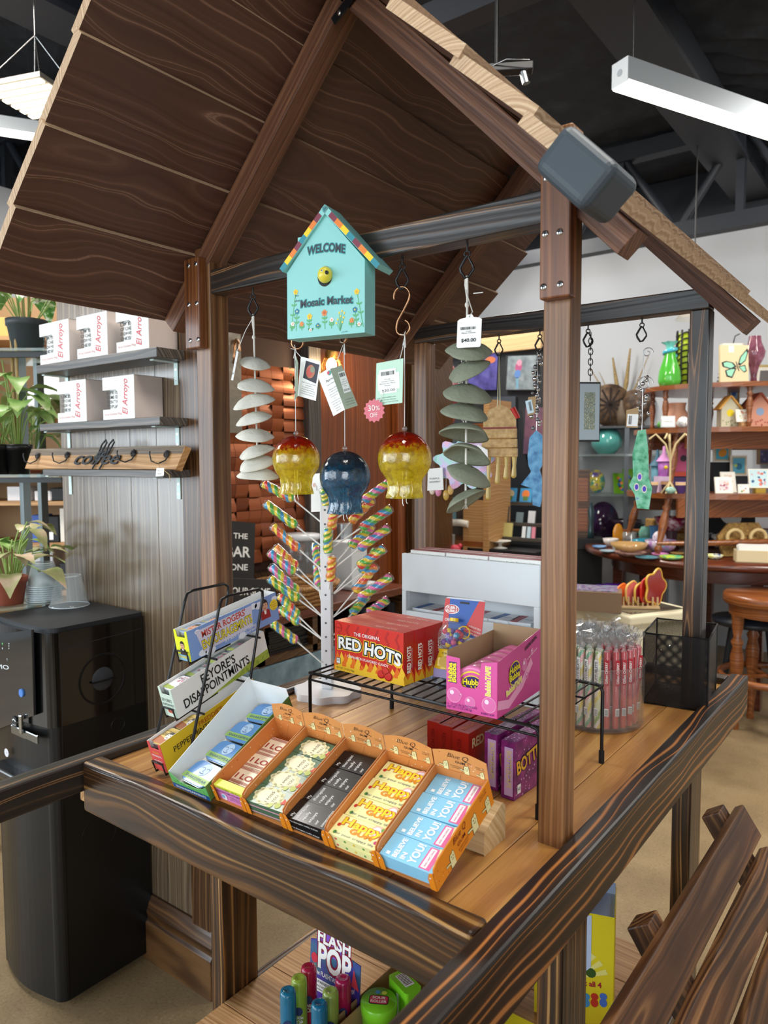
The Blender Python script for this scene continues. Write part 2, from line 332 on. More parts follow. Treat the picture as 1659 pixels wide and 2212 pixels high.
m = MB(); m.box(XL-.1, XL, YN, YB+.1, 0, ZT, pm('b9bcc0', .8, bump=.08, bscale=30)); struct('wall_left', m)
m = MB(); m.box(-4.8, -4.7, .9, YB-.001, 0, 3.2, pm('c3c6ca', .8, bump=.08, bscale=30)); struct('wall_alcove', m)
m = MB(); m.box(XR, XR+.1, YN, YB+.1, 0, ZT, wallg); struct('wall_right', m)
foam = speck('sprayed_black_foam', [(.3, '101318'), (.55, '1a1e24'), (.8, '2b3038')], 0, rough=.8, scale=9, bump=1.0, detail=6)
m = MB()
def ceil(u, v):
 x = XL+(XR-XL)*u; y = YN+(YB-YN)*v
 return (x, y, ZT+.02*math.sin(x*31)*math.cos(y*27)+.015*math.sin(x*57+y*43))
m.grid(90, 90, ceil, foam); struct('ceiling', m, solid=.02)
steel = pm('1b1e24', .55)
k = 0
for x in (-5.2, -3.2, -1.2, .8, 2.4):                       # purlins along the room
 k += 1; m = MB(); m.box(x-.07, x+.07, YN, YB, ZT-.3, ZT-.02, steel); m.box(x-.13, x+.13, YN, YB, ZT-.32, ZT-.29, steel); struct('trim_%d' % k, m)
for y, z0 in ((2.5, 3.15), (5.3, 3.0)):                     # open trusses across the room
 k += 1; m = MB()
 m.box(XL, XR, y-.05, y+.05, z0, z0+.1, steel); m.box(XL, XR, y-.05, y+.05, ZT-.16, ZT-.05, steel)
 n = 12
 for i in range(n):
  xa = XL+(XR-XL)*i/n; xb = XL+(XR-XL)*(i+.5)/n; xc = XL+(XR-XL)*(i+1)/n
  m.tube([(xa, y, z0+.05), (xb, y, ZT-.1)], .028, steel, 6); m.tube([(xb, y, ZT-.1), (xc, y, z0+.05)], .028, steel, 6)
  m.box(xb-.025, xb+.025, y-.03, y+.03, z0+.05, ZT-.1, steel)
 struct('trim_%d' % k, m)
m = MB(); m.box(XL, XR, YB-.12, YB-.004, 3.3, ZT-.03, steel); struct('trim_20', m)
LED = pm('fff6e6', .5, emit=9)
def linear_lamp(A, d, L, label, w=.055, h=.06, wires=True):
 t = thing('linear_lamp', label, 'ceiling lamp', A, 'hanging linear lamps'); d = Vector(d).normalized(); u = Vector((0, 0, 1)); s = d.cross(u)
 M = Matrix(((d.x, s.x, 0, 0), (d.y, s.y, 0, 0), (0, 0, 1, 0), (0, 0, 0, 1)))
 al = pm('aab0b4', .4, .6)
 m = MB(); m.box(0, L, -w/2, w/2, .008, h, al); m.box(-.004, 0, -w/2, w/2, 0, h, pm('c6cbce', .4, .5)); m.disc((0, h*.5), .012, pm('9aa0a4', .5), .001, frame((-.004, 0, 0), (0, -1, 0), (0, 0, 1))); m.build('housing', t, M)
 m = MB(); m.box(0, L, -w/2+.003, w/2-.003, -.004, .008, LED); m.build('diffuser', t, M)
 if wires:
  for x in (.06, L-.1):
   m = MB(); m.tube([(x, 0, h), (x, 0, ZT-A[2])], .0018, STEEL, 5); m.build('hanging_wire', t, M)
 return t
A = atd(1340, 185, 2.6); dd = Vector((math.sin(math.radians(24.7)), math.cos(math.radians(24.7)), 0))
linear_lamp(A-dd*.0, dd, 2.4, 'bright white linear lamp hanging at the right above the roof eave', .075, .085)
A = atd(95, 300, 3.7); d2 = onz(-160, 262, A.z)-A
linear_lamp(A, d2, 1.2, 'white linear lamp far left, low beside the cart roof edge', .07, .07)
C0 = atd(80, 215, 3.1); t = thing('panel_lamp', 'glowing square grow lamp on thin wires beside the roof edge', 'ceiling lamp', C0)
Mp = RZ(20)
m = MB(); m.box(-.15, .15, -.15, .15, .0, .02, pm('77716a', .5)); m.build('housing', t, Mp)
m = MB()
for i in range(6): m.box(-.14, .14, -.138+i*.048, -.138+i*.048+.026, -.006, .0, pm('fff0cc', .5, emit=7))
m.build('led_strips', t, Mp)
m = MB()
for sx in (-1, 1):
 for sy in (-1, 1): m.tube([(sx*.14, sy*.14, .02), (0, 0, .26)], .002, STEEL, 5)
m.tube([(0, 0, .26), (0, 0, ZT-C0.z)], .002, STEEL, 5); m.build('hanging_wire', t, Mp)
P = atd(1085, 150, 2.2); t = thing('track_spot', 'small black spot fitting with loose wires above the roof edge', 'ceiling lamp', P)
m = MB(); m.box(-.06, .09, -.02, .02, -.012, .012, BLK, RZ(30)); m.build('rail', t, bevel=.003)
m = MB(); m.tube([(-.02, 0, 0), (-.02, 0, ZT-P.z)], .006, BLK, 6); m.build('stem', t)
m = MB(); m.cyl((.055, .03, -.012), (.062, .035, -.045), .012, STEEL); m.build('lamp_head', t)
m = MB(); m.tube([(-.09+.03*math.cos(a*.6), -.03, .03+.025*math.sin(a*.6)) for a in range(10)]+[(-.05, -.03, .0), (.03, -.03, .008), (.09, 0, 0)], .002, STEEL, 5); m.build('loose_wire', t)
# the market cart
ZD = .97; RZT = .985; CB = TR((-.775, 1.2, 0))
cart = thing('market_cart', 'dark scorched wooden market cart with gabled board roof and honey deck', 'market cart', CB)
def cbeam(name, p0, p1, w, h, mat, **k): return beam(name, p0, p1, w, h, mat, cart, base=CB, **k)
def cpart(mb, name, **k): return mb.build(name, cart, TR((.775, -1.2, 0)), **k)
cbeam('side_rail', (-.368, -.35, .941), (-.368, 1.9, .941), .038, .088, W_RAIL, bevel=.004)
cbeam('side_rail', (-1.1815, .2, .9575), (-1.1815, 1.9, .9575), .038, .055, W_BEAM, bevel=.004)
cbeam('side_rail', (-1.1815, .735, .9135), (-1.1815, 1.9, .9135), .036, .032, W_BEAM, bevel=.002)
cbeam('corner_block', (-1.183, .684, .9145), (-1.183, .733, .9145), .034, .03, W_OAK, bevel=.002)
cbeam('front_rail', (-1.1615, .686, .941), (-.388, .686, .941), .038, .088, wood('wood_front_rail', [(.0, '22140a'), (.5, '4a2d16'), (.75, '7d5429'), (.95, 'b58a50')], ring=20, xs=.06, dist=2.6, fine=.2, char=.5, rough=.3, coat=.22, bump=.3, chars=1.8), bevel=.006, seg=3)
cbeam('back_rail', (-1.1615, 1.86, .941), (-.388, 1.86, .941), .038, .088, W_BEAM)
m = MB(); x = -1.161; i = 0
while x < -.39:
 w = min(.0885, -.388-x)
 m.box(x+.0006, x+w-.0006, .706, 1.84, .952, ZD, W_DECK, rnd=(i*.173) % 1+.01); x += w; i += 1
md = RZ(90)
m2 = MB()
for q in range(0, len(m.v), 8): pass
m.v = [tuple(md.inverted() @ Vector(p)) for p in m.v]
dk = m.build('deck', cart, TR((.775, -1.2, 0)) @ md, bevel=.0012)
PX = {'FL': (-1.121, .938), 'FR': (-.410, .935), 'BL': (-1.115, 1.653), 'BR': (-.4135, 1.653)}
cbeam('post', (-1.121, .938, .90), (-1.121, .938, 1.9), .044, .044, W_POST, up=(0, 1, 0), bevel=.003)
cbeam('post', (-.410, .935, .90), (-.410, .935, 1.93), .038, .038, W_POST, up=(0, 1, 0), bevel=.003)
cbeam('post', (-1.115, 1.653, .90), (-1.115, 1.653, 1.812), .042, .042, W_POST, up=(0, 1, 0), bevel=.003)
cbeam('post', (-.4135, 1.653, .90), (-.4135, 1.653, 1.812), .040, .040, W_BEAM, up=(0, 1, 0), bevel=.003)
cbeam('cross_beam', (-1.099, .935, 1.8335), (-.429, .935, 1.8335), .038, .044, W_BEAM)
cbeam('cross_beam', (-1.137, 1.653, 1.8335), (-.394, 1.653, 1.8335), .038, .044, W_BEAM)
def screws(o, pts, y):
 for x, z in pts:
  s = MB(); s.ball((x, y, z), .0048, STEEL, 14, 6, (1, .45, 1)); M = frame((x, y-.0022, z), (1, 0, 0), (0, 0, 1))
  s.line([(-.0026, .0006), (.0026, -.0006)], .0011, INK, .0003, M); s.line([(.0006, .0026), (-.0006, -.0026)], .0011, INK, .0003, M)
  s.build('screw', o, o.matrix_basis.inverted() @ TR((.775, -1.2, 0)))
yP = .897
for nm, (xl, xr), zz, sp in (('FR', (1164, 1231), (362, 648), ((1181, 384), (1178, 505), (1209, 501), (1174, 620), (1210, 614))),
        ('FL', (400.5, 432), (560, 755), ((407, 574), (423, 570), (408, 658), (425, 655), (411, 736), (428, 733)))):
 a = ony(xl, zz[1], yP); b = ony(xr, zz[1], yP); zt = ony(xl, zz[0], yP).z
 o = cbeam('trim_plate', ((a.x+b.x)/2, yP+.0095, a.z), ((a.x+b.x)/2, yP+.0095, zt), b.x-a.x, .019, W_TRIM, up=(0, 1, 0), bevel=.0025)
 screws(o, [(ony(x, y, yP).x, ony(x, y, yP).z) for x, y in sp], yP)
AX, AZ, SL = -.771, 2.263, 1.035; ND = Vector((1, 0, SL)).normalized(); SN = math.sqrt(1+SL*SL)
def slope(side, t, h, y):      # t along slope from ridge, h below (-)/above the board plane
 d = Vector((side/SN, 0, -SL/SN)); n = Vector((side*SL/SN, 0, 1/SN)); return Vector((AX, y, AZ))+d*t+n*h
for y in (.935, 1.653):
 for sd in (-1, 1):
  nrm = Vector((sd*SL/SN, 0, 1/SN))
  cbeam('rafter', slope(sd, .022, -.0185, y), slope(sd, .672, -.0185, y), .04, .037, W_RAFT, up=nrm, bevel=.0015)
m = MB(); Mf = TR((AX, .914, AZ-.05))
m.prism([(-.035, -.018), (-.028, -.03), (.03, .004), (.024, .018)], 0, .003, BLK, frame((AX+.015, .9135, AZ-.052), (1, 0, 0), (0, 0, 1)))
for q in (-.018, .012): m.ball((AX+.015+q, .91, AZ-.058+q*.55), .0045, STEEL, 10, 6, (1, .4, 1))
cpart(m, 'ridge_bracket')
TB = .017
def roof(sd, ya, yb, n, hold):
 ex = .672/n
 for i in range(n):
  t0 = i*ex-(.012 if i else -.0); t1 = (i+1)*ex-.0015; up0 = .0005; up1 = .0115 if i < n-1 else .004
  if i == n-1: t1 += .006
  pa = slope(sd, t0, up0+TB/2+.001, 0); pb = slope(sd, t1, up1+TB/2+.001, 0)
  d = pb-pa; w = d.length; d.normalize(); nrm = Vector((-d.z*sd, 0, d.x*sd)); nrm = nrm if nrm.z > 0 else -nrm
  yy0 = ya+random.uniform(-.004, .004); yy1 = yb+random.uniform(-.012, .012); c = (pa+pb)/2; c.y = (yy0+yy1)/2
  X = Vector((0, 1, 0)); Y = nrm.cross(X)
  M = Matrix(((X.x, Y.x, nrm.x, c.x), (X.y, Y.y, nrm.y, c.y), (X.z, Y.z, nrm.z, c.z), (0, 0, 0, 1)))
  b = MB(); L = yy1-yy0; b.box(-L/2, L/2, -w/2, w/2, -TB/2, TB/2, W_ROOF, mats={'l': W_PALE, 'r': W_ROOF, 'f': W_PALE})
  b.build('roof_board', hold, CB.inverted() @ M, bevel=.0015)
for sd, ya in ((-1, .58), (1, .79)): roof(sd, ya, 1.93, 5, cart)
for nm, x, y, w in (('a', -1.144, .985, .095), ('b', -.406, .955, .09), ('c', -1.144, 1.6, .09), ('d', -.406, 1.6, .085)):
 cbeam('leg', (x, y, 0), (x, y, .897), .038, w, W_LEG, up=(0, 1, 0), bevel=.003)
ZS = .40
m = MB()
y = .80; i = 0
while y < 1.62:
 m.box(-1.124, -.426, y, y+.135, ZS-.018, ZS, W_OAK, rnd=.21*i+.05); y += .137; i += 1
cpart(m, 'low_shelf', bevel=.001)
cbeam('shelf_bearer', (-1.144, 1.0325, ZS-.045), (-1.144, 1.555, ZS-.045), .036, .05, W_LEG)
cbeam('shelf_bearer', (-.406, 1.0, ZS-.045), (-.406, 1.5575, ZS-.045), .036, .05, W_LEG)
c = slope(1, .655, .008, .80); nrm = Vector((SL/SN, 0, 1/SN)); d = Vector((1/SN, 0, -SL/SN)); yv = nrm.cross(d)
Mg = Matrix(((d.x, yv.x, nrm.x, c.x), (d.y, yv.y, nrm.y, c.y), (d.z, yv.z, nrm.z, c.z), (0, 0, 0, 1)))
m = MB(); m.box(-.062, .022, -.04, .04, -.028, .028, pm('3d464d', .5, bump=.05, bscale=500))
solo(m, 'corner_guard', 'dark grey foam guard pushed over the front right roof corner', 'corner guard', Mg, bevel=.012, seg=4)
# things hanging from the front beam
YF, ZB = .935, 1.8115
PAPERW = pm('f4f4f0', .6)
def clip(x, y, z0, label, turn=20, sc=1.0):
 """black swivel snap clip screwed to the beam underside; returns z of its lowest inside point"""
 t = thing('snap_clip', label, 'hook', TR((x, y, z0)) @ RZ(turn), 'black snap clips under the cart beams')
 s = sc
 m = MB(); m.tube([(0, 0, 0), (0, 0, -.012*s)], .0016*s, BLK, 8); m.tube([(.0045*s*math.cos(a*.7), 0, -.0145*s+.0045*s*math.sin(a*.7)) for a in range(9)], .0013*s, BLK, 6, True); m.build('swivel', t)
 m = MB(); m.tube([(0, 0, -.017*s), (-.0035*s, 0, -.021*s), (-.0105*s, 0, -.034*s), (-.0085*s, 0, -.040*s), (-.003*s, 0, -.0485*s), (.002*s, 0, -.0475*s), (.0095*s, 0, -.0365*s)], .0022*s, BLK, 8); m.build('hook', t)
 m = MB(); m.tube([(.0095*s, 0, -.0365*s), (.0085*s, 0, -.032*s), (.002*s, 0, -.0195*s)], .0016*s, BLK, 8); m.build('gate', t)
 return z0-.046*s
def shook(x, y, z, label, turn=0, L=.075):
 """large open wire S hook hung from a clip"""
 P = []
 for i in range(11): a = math.radians(200-i*20); P.append((.0135*math.cos(a)-.001, 0, -.0135+.0135*math.sin(a)))
 P += [(.010, 0, -.022), (.002, 0, -.036), (-.008, 0, -.051)]
 for i in range(12): a = math.radians(165+i*24); P.append((.0115*math.cos(a)+.001, 0, -.062+.0115*math.sin(a)))
 m = MB(); m.tube(P, .0018, COPPER, 8)
 solo(m, 's_hook', label, 'hook', TR((x, y, z+.0015)) @ RZ(turn), 'copper S hooks on the front beam'); return z-.0715
def hx(x): return ony(x, 600, YF).x
xs = {'shellw': hx(546), 'oct1': hx(640), 'oct2': hx(741), 'oct3': hx(869), 'shellg': hx(1009)}
zc1 = clip(xs['shellw'], YF, ZB, 'black snap clip carrying the white shell chime')
zc2 = clip(xs['oct1'], YF, ZB, 'black snap clip behind the left edge of the birdhouse sign')
zc3 = clip(xs['oct2'], YF, ZB, 'black snap clip behind the middle of the birdhouse sign')
zc4 = clip(xs['oct3'], YF, ZB, 'black snap clip carrying the bare S hook right of the birdhouse')
zc5 = clip(xs['shellg'], YF, ZB, 'black snap clip carrying the grey green shell chime')
zs1 = shook(xs['oct1'], YF, zc2, 'copper S hook above the left red and yellow glass', 15)
zs2 = shook(xs['oct2'], YF, zc3, 'copper S hook above the blue glass, half hidden by birdhouse', -20)
zs3 = shook(xs['oct3'], YF, zc4, 'fully visible copper S hook right of the birdhouse', 12)
def octglass(key, stops, tint):
 m, n, L, b = new_mat(key); tc = n.new('ShaderNodeTexCoord')
 sp = n.new('ShaderNodeSeparateXYZ'); L.new(tc.outputs['Object'], sp.inputs[0])
 nz = n.new('ShaderNodeTexNoise'); nz.inputs['Scale'].default_value = 130; nz.inputs['Detail'].default_value = 3; nz.inputs['Distortion'].default_value = 1; L.new(tc.outputs['Object'], nz.inputs['Vector'])
 mr = n.new('ShaderNodeMapRange'); mr.inputs[1].default_value = -.068; mr.inputs[2].default_value = 0.0; L.new(sp.outputs[2], mr.inputs[0])
 a = n.new('ShaderNodeMath'); a.operation = 'MULTIPLY_ADD'; a.inputs[1].default_value = .5; L.new(nz.outputs[0], a.inputs[0]); L.new(mr.outputs[0], a.inputs[2])
 r = ramp(n, stops); q = n.new('ShaderNodeMath'); q.operation = 'SUBTRACT'; q.inputs[1].default_value = .25; L.new(a.outputs[0], q.inputs[0]); L.new(q.outputs[0], r.inputs[0])
 L.new(r.outputs[0], b.inputs['Base Color']); b.inputs['Roughness'].default_value = .04; b.inputs['Coat Weight'].default_value = .6; b.inputs['Coat Roughness'].default_value = .03
 out = n['Material Output']; t = n.new('ShaderNodeBsdfTransparent'); L.new(r.outputs[0], t.inputs[0])
 li = n.new('ShaderNodeMix'); li.data_type = 'RGBA'; li.inputs[0].default_value = .25; L.new(r.outputs[0], li.inputs[6]); li.inputs[7].default_value = (1, 1, 1, 1); L.new(li.outputs[2], t.inputs[0])
 tl = n.new('ShaderNodeBsdfTranslucent'); L.new(r.outputs[0], tl.inputs[0])
 m1 = n.new('ShaderNodeMixShader'); m1.inputs[0].default_value = .55; L.new(b.outputs[0], m1.inputs[1]); L.new(tl.outputs[0], m1.inputs[2])
 nz2 = n.new('ShaderNodeTexNoise'); nz2.inputs['Scale'].default_value = 110; nz2.inputs['Detail'].default_value = 2; L.new(tc.outputs['Object'], nz2.inputs['Vector']); r2 = ramp(n, [(.42, tint), (.6, min(1, tint+.35))]); L.new(nz2.outputs[0], r2.inputs[0])
 m2 = n.new('ShaderNodeMixShader'); L.new(r2.outputs[0], m2.inputs[0]); L.new(t.outputs[0], m2.inputs[1]); L.new(m1.outputs[0], m2.inputs[2])
 gl = n.new('ShaderNodeBsdfGlossy'); gl.inputs['Roughness'].default_value = .03; fr = rimfac(n, L, .35, 3, .07)
 m3 = n.new('ShaderNodeMixShader'); L.new(fr.outputs[0], m3.inputs[0]); L.new(m2.outputs[0], m3.inputs[1]); L.new(gl.outputs[0], m3.inputs[2]); L.new(m3.outputs[0], out.inputs[0])
 k = n.new('ShaderNodeBump'); k.inputs['Strength'].default_value = .25; k.inputs['Distance'].default_value = .002; L.new(nz.outputs[0], k.inputs['Height']); L.new(k.outputs[0], b.inputs['Normal']); L.new(k.outputs[0], gl.inputs['Normal'])
 return m
G_OR = octglass('glass_red_yellow', [(.0, 'fbe92a'), (.45, 'f4dc14'), (.62, 'eab412'), (.72, 'c92a10'), (1, 'b01812')], .36)
G_BL = octglass('glass_blue', [(.0, '1e7fa8'), (.35, '1a6a96'), (.6, '1f5674'), (.72, '3a5160'), (1, '566676')], .34)
def octopus(x, y, ztop, zhook, mat, label, R=.0275):
 t = thing('glass_planter', label, 'glass ornament', TR((x, y, ztop)), 'blown glass octopus planters'); s = R/.0275
 prof = [(.004, 0)]+[(R*math.sin(math.radians(a)), -.0275*s+.0275*s*math.cos(math.radians(a))) for a in range(16, 126, 8)]
 prof += [(.0196*s, -.047*s), (.0176*s, -.052*s), (.0174*s, -.058*s), (.0186*s, -.064*s), (.0196*s, -.0675*s)]
 m = MB(); m.lathe(prof, mat, 40, wob=lambda a, f: .055*math.sin(8*a)*max(0, (f-.66)/.34)); m.build('glass_body', t)
 m = MB()
 for i in range(8):
  a = math.pi/4*i+.2; m.tube([(.0185*s*math.cos(a), .0185*s*math.sin(a), -.050*s), (.0178*s*math.cos(a+.1), .0178*s*math.sin(a+.1), -.058*s), (.0197*s*math.cos(a), .0197*s*math.sin(a), -.066*s)], .0013, mat, 6)
 m.build('glass_tentacles', t)
 m = MB(); m.ball((0, 0, .0042), .0042, clearm('ffffff', .1, .02, fres=1.6), 14, 8); m.build('bead', t)
 m = MB(); m.tube([(0, 0, .008), (.0004, 0, (zhook-ztop)*.5), (0, 0, zhook-ztop)], .0006, PAPERW, 5); m.tube([(-.003, 0, zhook-ztop-.016), (.001, 0, zhook-ztop+.001), (.002, 0, zhook-ztop-.02)], .0006, PAPERW, 5); m.tube([(.004, -.003, zhook-ztop+.004), (.0, -.001, zhook-ztop-.001), (-.006, -.004, zhook-ztop+.001)], .0006, PAPERW, 5); m.build('cord', t)
 m = MB()
 m.tube([(-.004, 0, -.04*s), (-.004, 0, -.073*s), (-.002, 0, -.076*s)], .0006, STEEL, 5); m.tube([(.003, 0, -.04*s), (.003, 0, -.071*s), (.005, 0, -.0735*s)], .0006, STEEL, 5); m.build('wire_clip', t)
 return t
def at_cord(x, y): return ony(x, y, YF)
p1 = at_cord(639, 941); p2 = at_cord(745, 974); p3 = at_cord(874, 932)
for P in (p1, p2, p3): pass
def Rpx(P, px): return px/FPX*((P-CAM).dot(fwd))
octopus(p1.x, YF, p1.z, zs1, G_OR, 'red and yellow glass octopus ornament on the left', Rpx(p1, 51.5))
octopus(p2.x, YF, p2.z, zs2, G_BL, 'dark blue glass octopus ornament hanging lowest in the middle', Rpx(p2, 55))
octopus(p3.x, YF, p3.z, zs3, G_OR, 'red and yellow glass octopus ornament on the right', Rpx(p3, 58.5))
SHW = pm('d9d7cb', .65, bump=.25, bscale=180); SHG = pm('878c78', .7, bump=.3, bscale=180)
def shell(m, c, r, tilt, turn, mat):
 def wob(a, f): return .07*math.sin(3*a+turn)+.03*math.sin(5*a)
 M = TR(c) @ RZ(34) @ RX(-tilt[0]) @ RY(tilt[1])
 m.lathe([(.0015, r*.46), (r*.35, r*.42), (r*.7, r*.27), (r*.93, r*.08), (r, 0), (r*.97, -r*.03), (r*.88, r*.02), (r*.6, r*.17), (r*.3, r*.26), (.0015, r*.29)], mat, 28, M, wob)
def chime(name_l, x, zc, pts, R, mat, rope_bottom, tilts, tagf=None):
 t = thing('shell_chime', name_l, 'wind chime', TR((x, YF, zc)), 'clay shell wind chimes')
 for i, ((px, py), rp) in enumerate(pts):
  P = ony(px, py, YF); m = MB(); shell(m, (P.x-x, 0, P.z-zc), Rpx(P, rp), tilts[i % len(tilts)], i*1.3, mat); m.build('clay_shell', t)
 zb = ony(pts[-1][0][0], rope_bottom, YF).z-zc; xb = ony(pts[-1][0][0], rope_bottom, YF).x-x
 m = MB(); m.tube([(0, 0, 0), (.0006, 0, -.02), (xb*.3, 0, zb*.35), (xb*.7, 0, zb*.7), (xb, 0, zb)], .0017, ROPE, 8); m.tube([(-.0022, 0, .0), (-.003, 0, -.012), (0, 0, -.03)], .0014, ROPE, 8)
 m.ball((.0, 0, -.041), .0032, ROPE, 10, 8, (1, 1, 1.4))
 for k in range(6): m.tube([(xb, 0, zb), (xb+random.uniform(-.005, .005), random.uniform(-.003, .003), zb-.008)], .0005, ROPE, 4)
 m.build('rope', t); return t
chime('off white clay shell chime on the left by the post', xs['shellw'], zc1,
   [((549, 788), 34), ((550, 837), 40), ((549, 872), 46), ((550, 908), 40), ((551, 945), 41), ((553, 980), 39), ((555, 1003), 40), ((557, 1029), 45)], .02, SHW, 1024,
   [(-22, 14), (-18, 10), (-16, -10), (-16, -12), (-14, 4), (-14, -14), (-22, -8), (-8, 4)])
chime('grey green clay shell chime with a $40 tag', xs['shellg'], zc5,
   [((1013, 762), 50), ((1012, 803), 47), ((1008, 855), 54), ((1004, 895), 52), ((1005, 940), 54), ((1008, 985), 51), ((1010, 1030), 51), ((1006, 1085), 48)], .03, SHG, 1088,
   [(-26, 2), (-24, -22), (-22, 8), (-18, 8), (14, 8), (22, 14), (-18, 22), (18, -28)])
TEAL = pm('8fd0cc', .5); TEALD = pm('5d9c98', .55); OUTL = pm('3aa5a8', .5)
FB = frame(ony(705, 600, .872), (math.cos(math.radians(10.6)), math.sin(math.radians(10.6)), 0), (0, 0, 1))
bh = thing('birdhouse_sign', 'turquoise wooden birdhouse welcome sign with a yellow bird', 'sign', FB)
def q(x, y): return tuple(fpx(FB, x, y))
DEP = .034
body = [q(621, 733), q(788, 718), q(788, 560), q(703, 462), q(620, 590)]
m = MB(); m.prism(body, -DEP, 0, TEAL, FB)
def line_px(a, b, n): return [(a[0]+(b[0]-a[0])*i/n, a[1]+(b[1]-a[1])*i/n) for i in range(n+1)]
for t_, (x0, y0), (x1, y1), cap, arc in (('WELCOME', (664, 552), (745, 547), .0125, .0042), ('Mosaic Market', (650, 665), (762, 655), .0115, .0015)):
 m.tpx(FB, t_, (x0, y0), (x1, y1), cap, OUTL, .0004, off=.085, arc=arc)
 m.tpx(FB, t_, (x0, y0), (x1, y1), cap, pm('3a3d46', .5), .0007, off=.025, arc=arc)
m.tpx(FB, 'to', (638, 641), (645, 640), .003, INK); m.tpx(FB, 'the', (637, 653), (648, 651), .0035, INK)
m.tpx(FB, 'L Kunder', (738, 719), (752, 716), .0016, INK)
GRN = pm('5fb06c', .5); YEL = pm('f1cf3c', .5); ORA = pm('e58a52', .5); BLU = pm('2f7f9c', .5); PNK = pm('f0e4e4', .5)
def fl(x, y, c, r, ground, ctr='e9a23a', lean=0):
 p = Vector(q(x, y)); g = Vector(q(ground, 716-(ground-620)*.06)); s = .42/1000
 m.line([p, (p+g)/2+Vector((lean*s*10, 0)), g], .0011, GRN, .0004, FB)
 for k in (.35, .6):
  b = p+(g-p)*k
  for sd in (-1, 1): m.disc((b.x+sd*.0028, b.y+.001), .0026, GRN, .0005, FB, 10, .5, sd*-.9)
 for k in range(5):
  a = k*2*math.pi/5+.3; m.disc((p.x+r*.62*math.cos(a), p.y+r*.62*math.sin(a)), r*.5, c, .0006, FB, 10)
 m.disc((p.x, p.y), r*.36, pm(ctr, .5), .0008, FB, 10)
for a in ((639, 631, YEL, .0040, 629), (771, 630, YEL, .0042, 785), (642, 673, BLU, .0040, 640, 'd8e8d0'), (669, 684, YEL, .0044, 667), (701, 676, ORA, .0047, 702, 'c9603a'), (652, 700, ORA, .0036, 652), (687, 703, BLU, .0034, 688, 'f0d060'), (717, 691, PNK, .0034, 716), (767, 669, BLU, .0040, 771, 'f0d060'), (760, 692, ORA, .0038, 759), (776, 700, PNK, .0030, 775), (671, 713, PNK, .0024, 672), (633, 700, PNK, .0032, 631)): fl(*a)
for dx, dy in ((-6, 0), (-3, -14), (0, -7), (3, -18), (7, -4), (8, -14), (4, 6), (-9, 8)):
 p = q(736+dx, 690+dy); m.disc(p, .0016, YEL, .0006, FB, 8); m.line([p, q(735, 715)], .0006, GRN, .0004, FB)
m.disc(q(702, 597), .0155, pm('15161a', .6), .0005, FB, 28, .85)
m.build('body', bh, FB.inverted())
for side in (-1, 1):
 m = MB()
 if side < 0: A, B, wv = q(705, 443), q(608, 582), q(614, 596)
 else: A, B, wv = q(705, 443), q(824, 572), q(800, 573)
 A = Vector(A); B = Vector(B)
 d = (B-A).normalized(); nn = Vector((d.y, -d.x))*(1 if side > 0 else -1); th = .0085
 P = [A, B, B+nn*th, A+nn*th*1.15] if side > 0 else [A, A+nn*th*1.15, B+nn*th, B]
 if side < 0: P = P[::-1]
 m.prism([tuple(p) for p in (P if side > 0 else P)], -DEP-.006, .005, TEAL)
 cols = ['2b8a99', 'f3cf1e', 'e8812f', '7d3346', '2b8a99', 'f3cf1e', 'e8812f', '7d3346']
 L = (B-A).length; n = 8; k0 = .13
 for i in range(n):
  a = 1-(1-k0)*i/n; b = 1-(1-k0)*(i+1)/n
  p0 = A+d*(L*b); p1 = A+d*(L*a); m.poly([p0, p1, p1+nn*th*.97, p0+nn*th*.97][::1 if side < 0 else -1], pm(cols[i], .45), .0056, None)
 if side > 0:
  c = Vector(q(704, 458))
  for a in (-.5, 0, .5): m.line([c, c+Vector((math.sin(a)*.006, .006))], .0007, BLU, .0058)
 m.build('roof_slab', bh)
m = MB(); a = q(636, 545); b = q(652, 507); m.box(a[0], b[0]+.002, a[1]-.005, b[1], -.026, -.010, TEAL)
m.build('chimney', bh)
m = MB(); hd = Vector((*q(705, 595), .004)); YB_ = pm('e3d23f', .35, coat=.3)
m.ball(hd, .0120, YB_, 18, 12, (1, 1.06, .9)); m.build('bird_head', bh)
m = MB(); m.cyl(hd+Vector((.008, .001, .008)), hd+Vector((.013, .0002, .0128)), .0032, BLK, r1=.0006); m.build('beak', bh)
m = MB(); m.ball(hd+Vector((.0005, .0040, .0100)), .0020, WHT, 10, 8); m.ball(hd+Vector((.0006, .0042, .0114)), .0011, INK, 8, 6); m.build('eye', bh)
def barcode(m, F, x0, y0, w, h, lift=.0004, n=17):
 x = x0
 rr = random.Random(n)
 for i in range(n):
  b = w/n*rr.choice((.35, .5, .7)); m.poly([(x, y0), (x+b, y0), (x+b, y0+h), (x, y0+h)], INK, lift, F); x += w/n
def facequad(name, label, cat, corners, depth, mat, fn, group=None, thick=.0006, string=None):
 """a flat card whose visible face is given by photo corners BL,BR,TR,TL at a given depth along Y"""
 bl, br, tr, tl = [ony(x, y, depth+dy) for (x, y), dy in corners]
 F = frame(bl, br-bl, tl-bl); t = thing(name, label, cat, F, group)
 P = [(F.inverted() @ c) for c in (bl, br, tr, tl)]; m = MB(); m.prism([(p.x, p.y) for p in P], -thick, 0, mat); fn(m, None, (br-bl).length, (tl-bl).length, F)
 m.build('card', t)
 if string:
  m = MB(); m.tube([F.inverted() @ Vector(s) for s in string], .0006, PAPERW, 5); m.build('string', t)
 return t
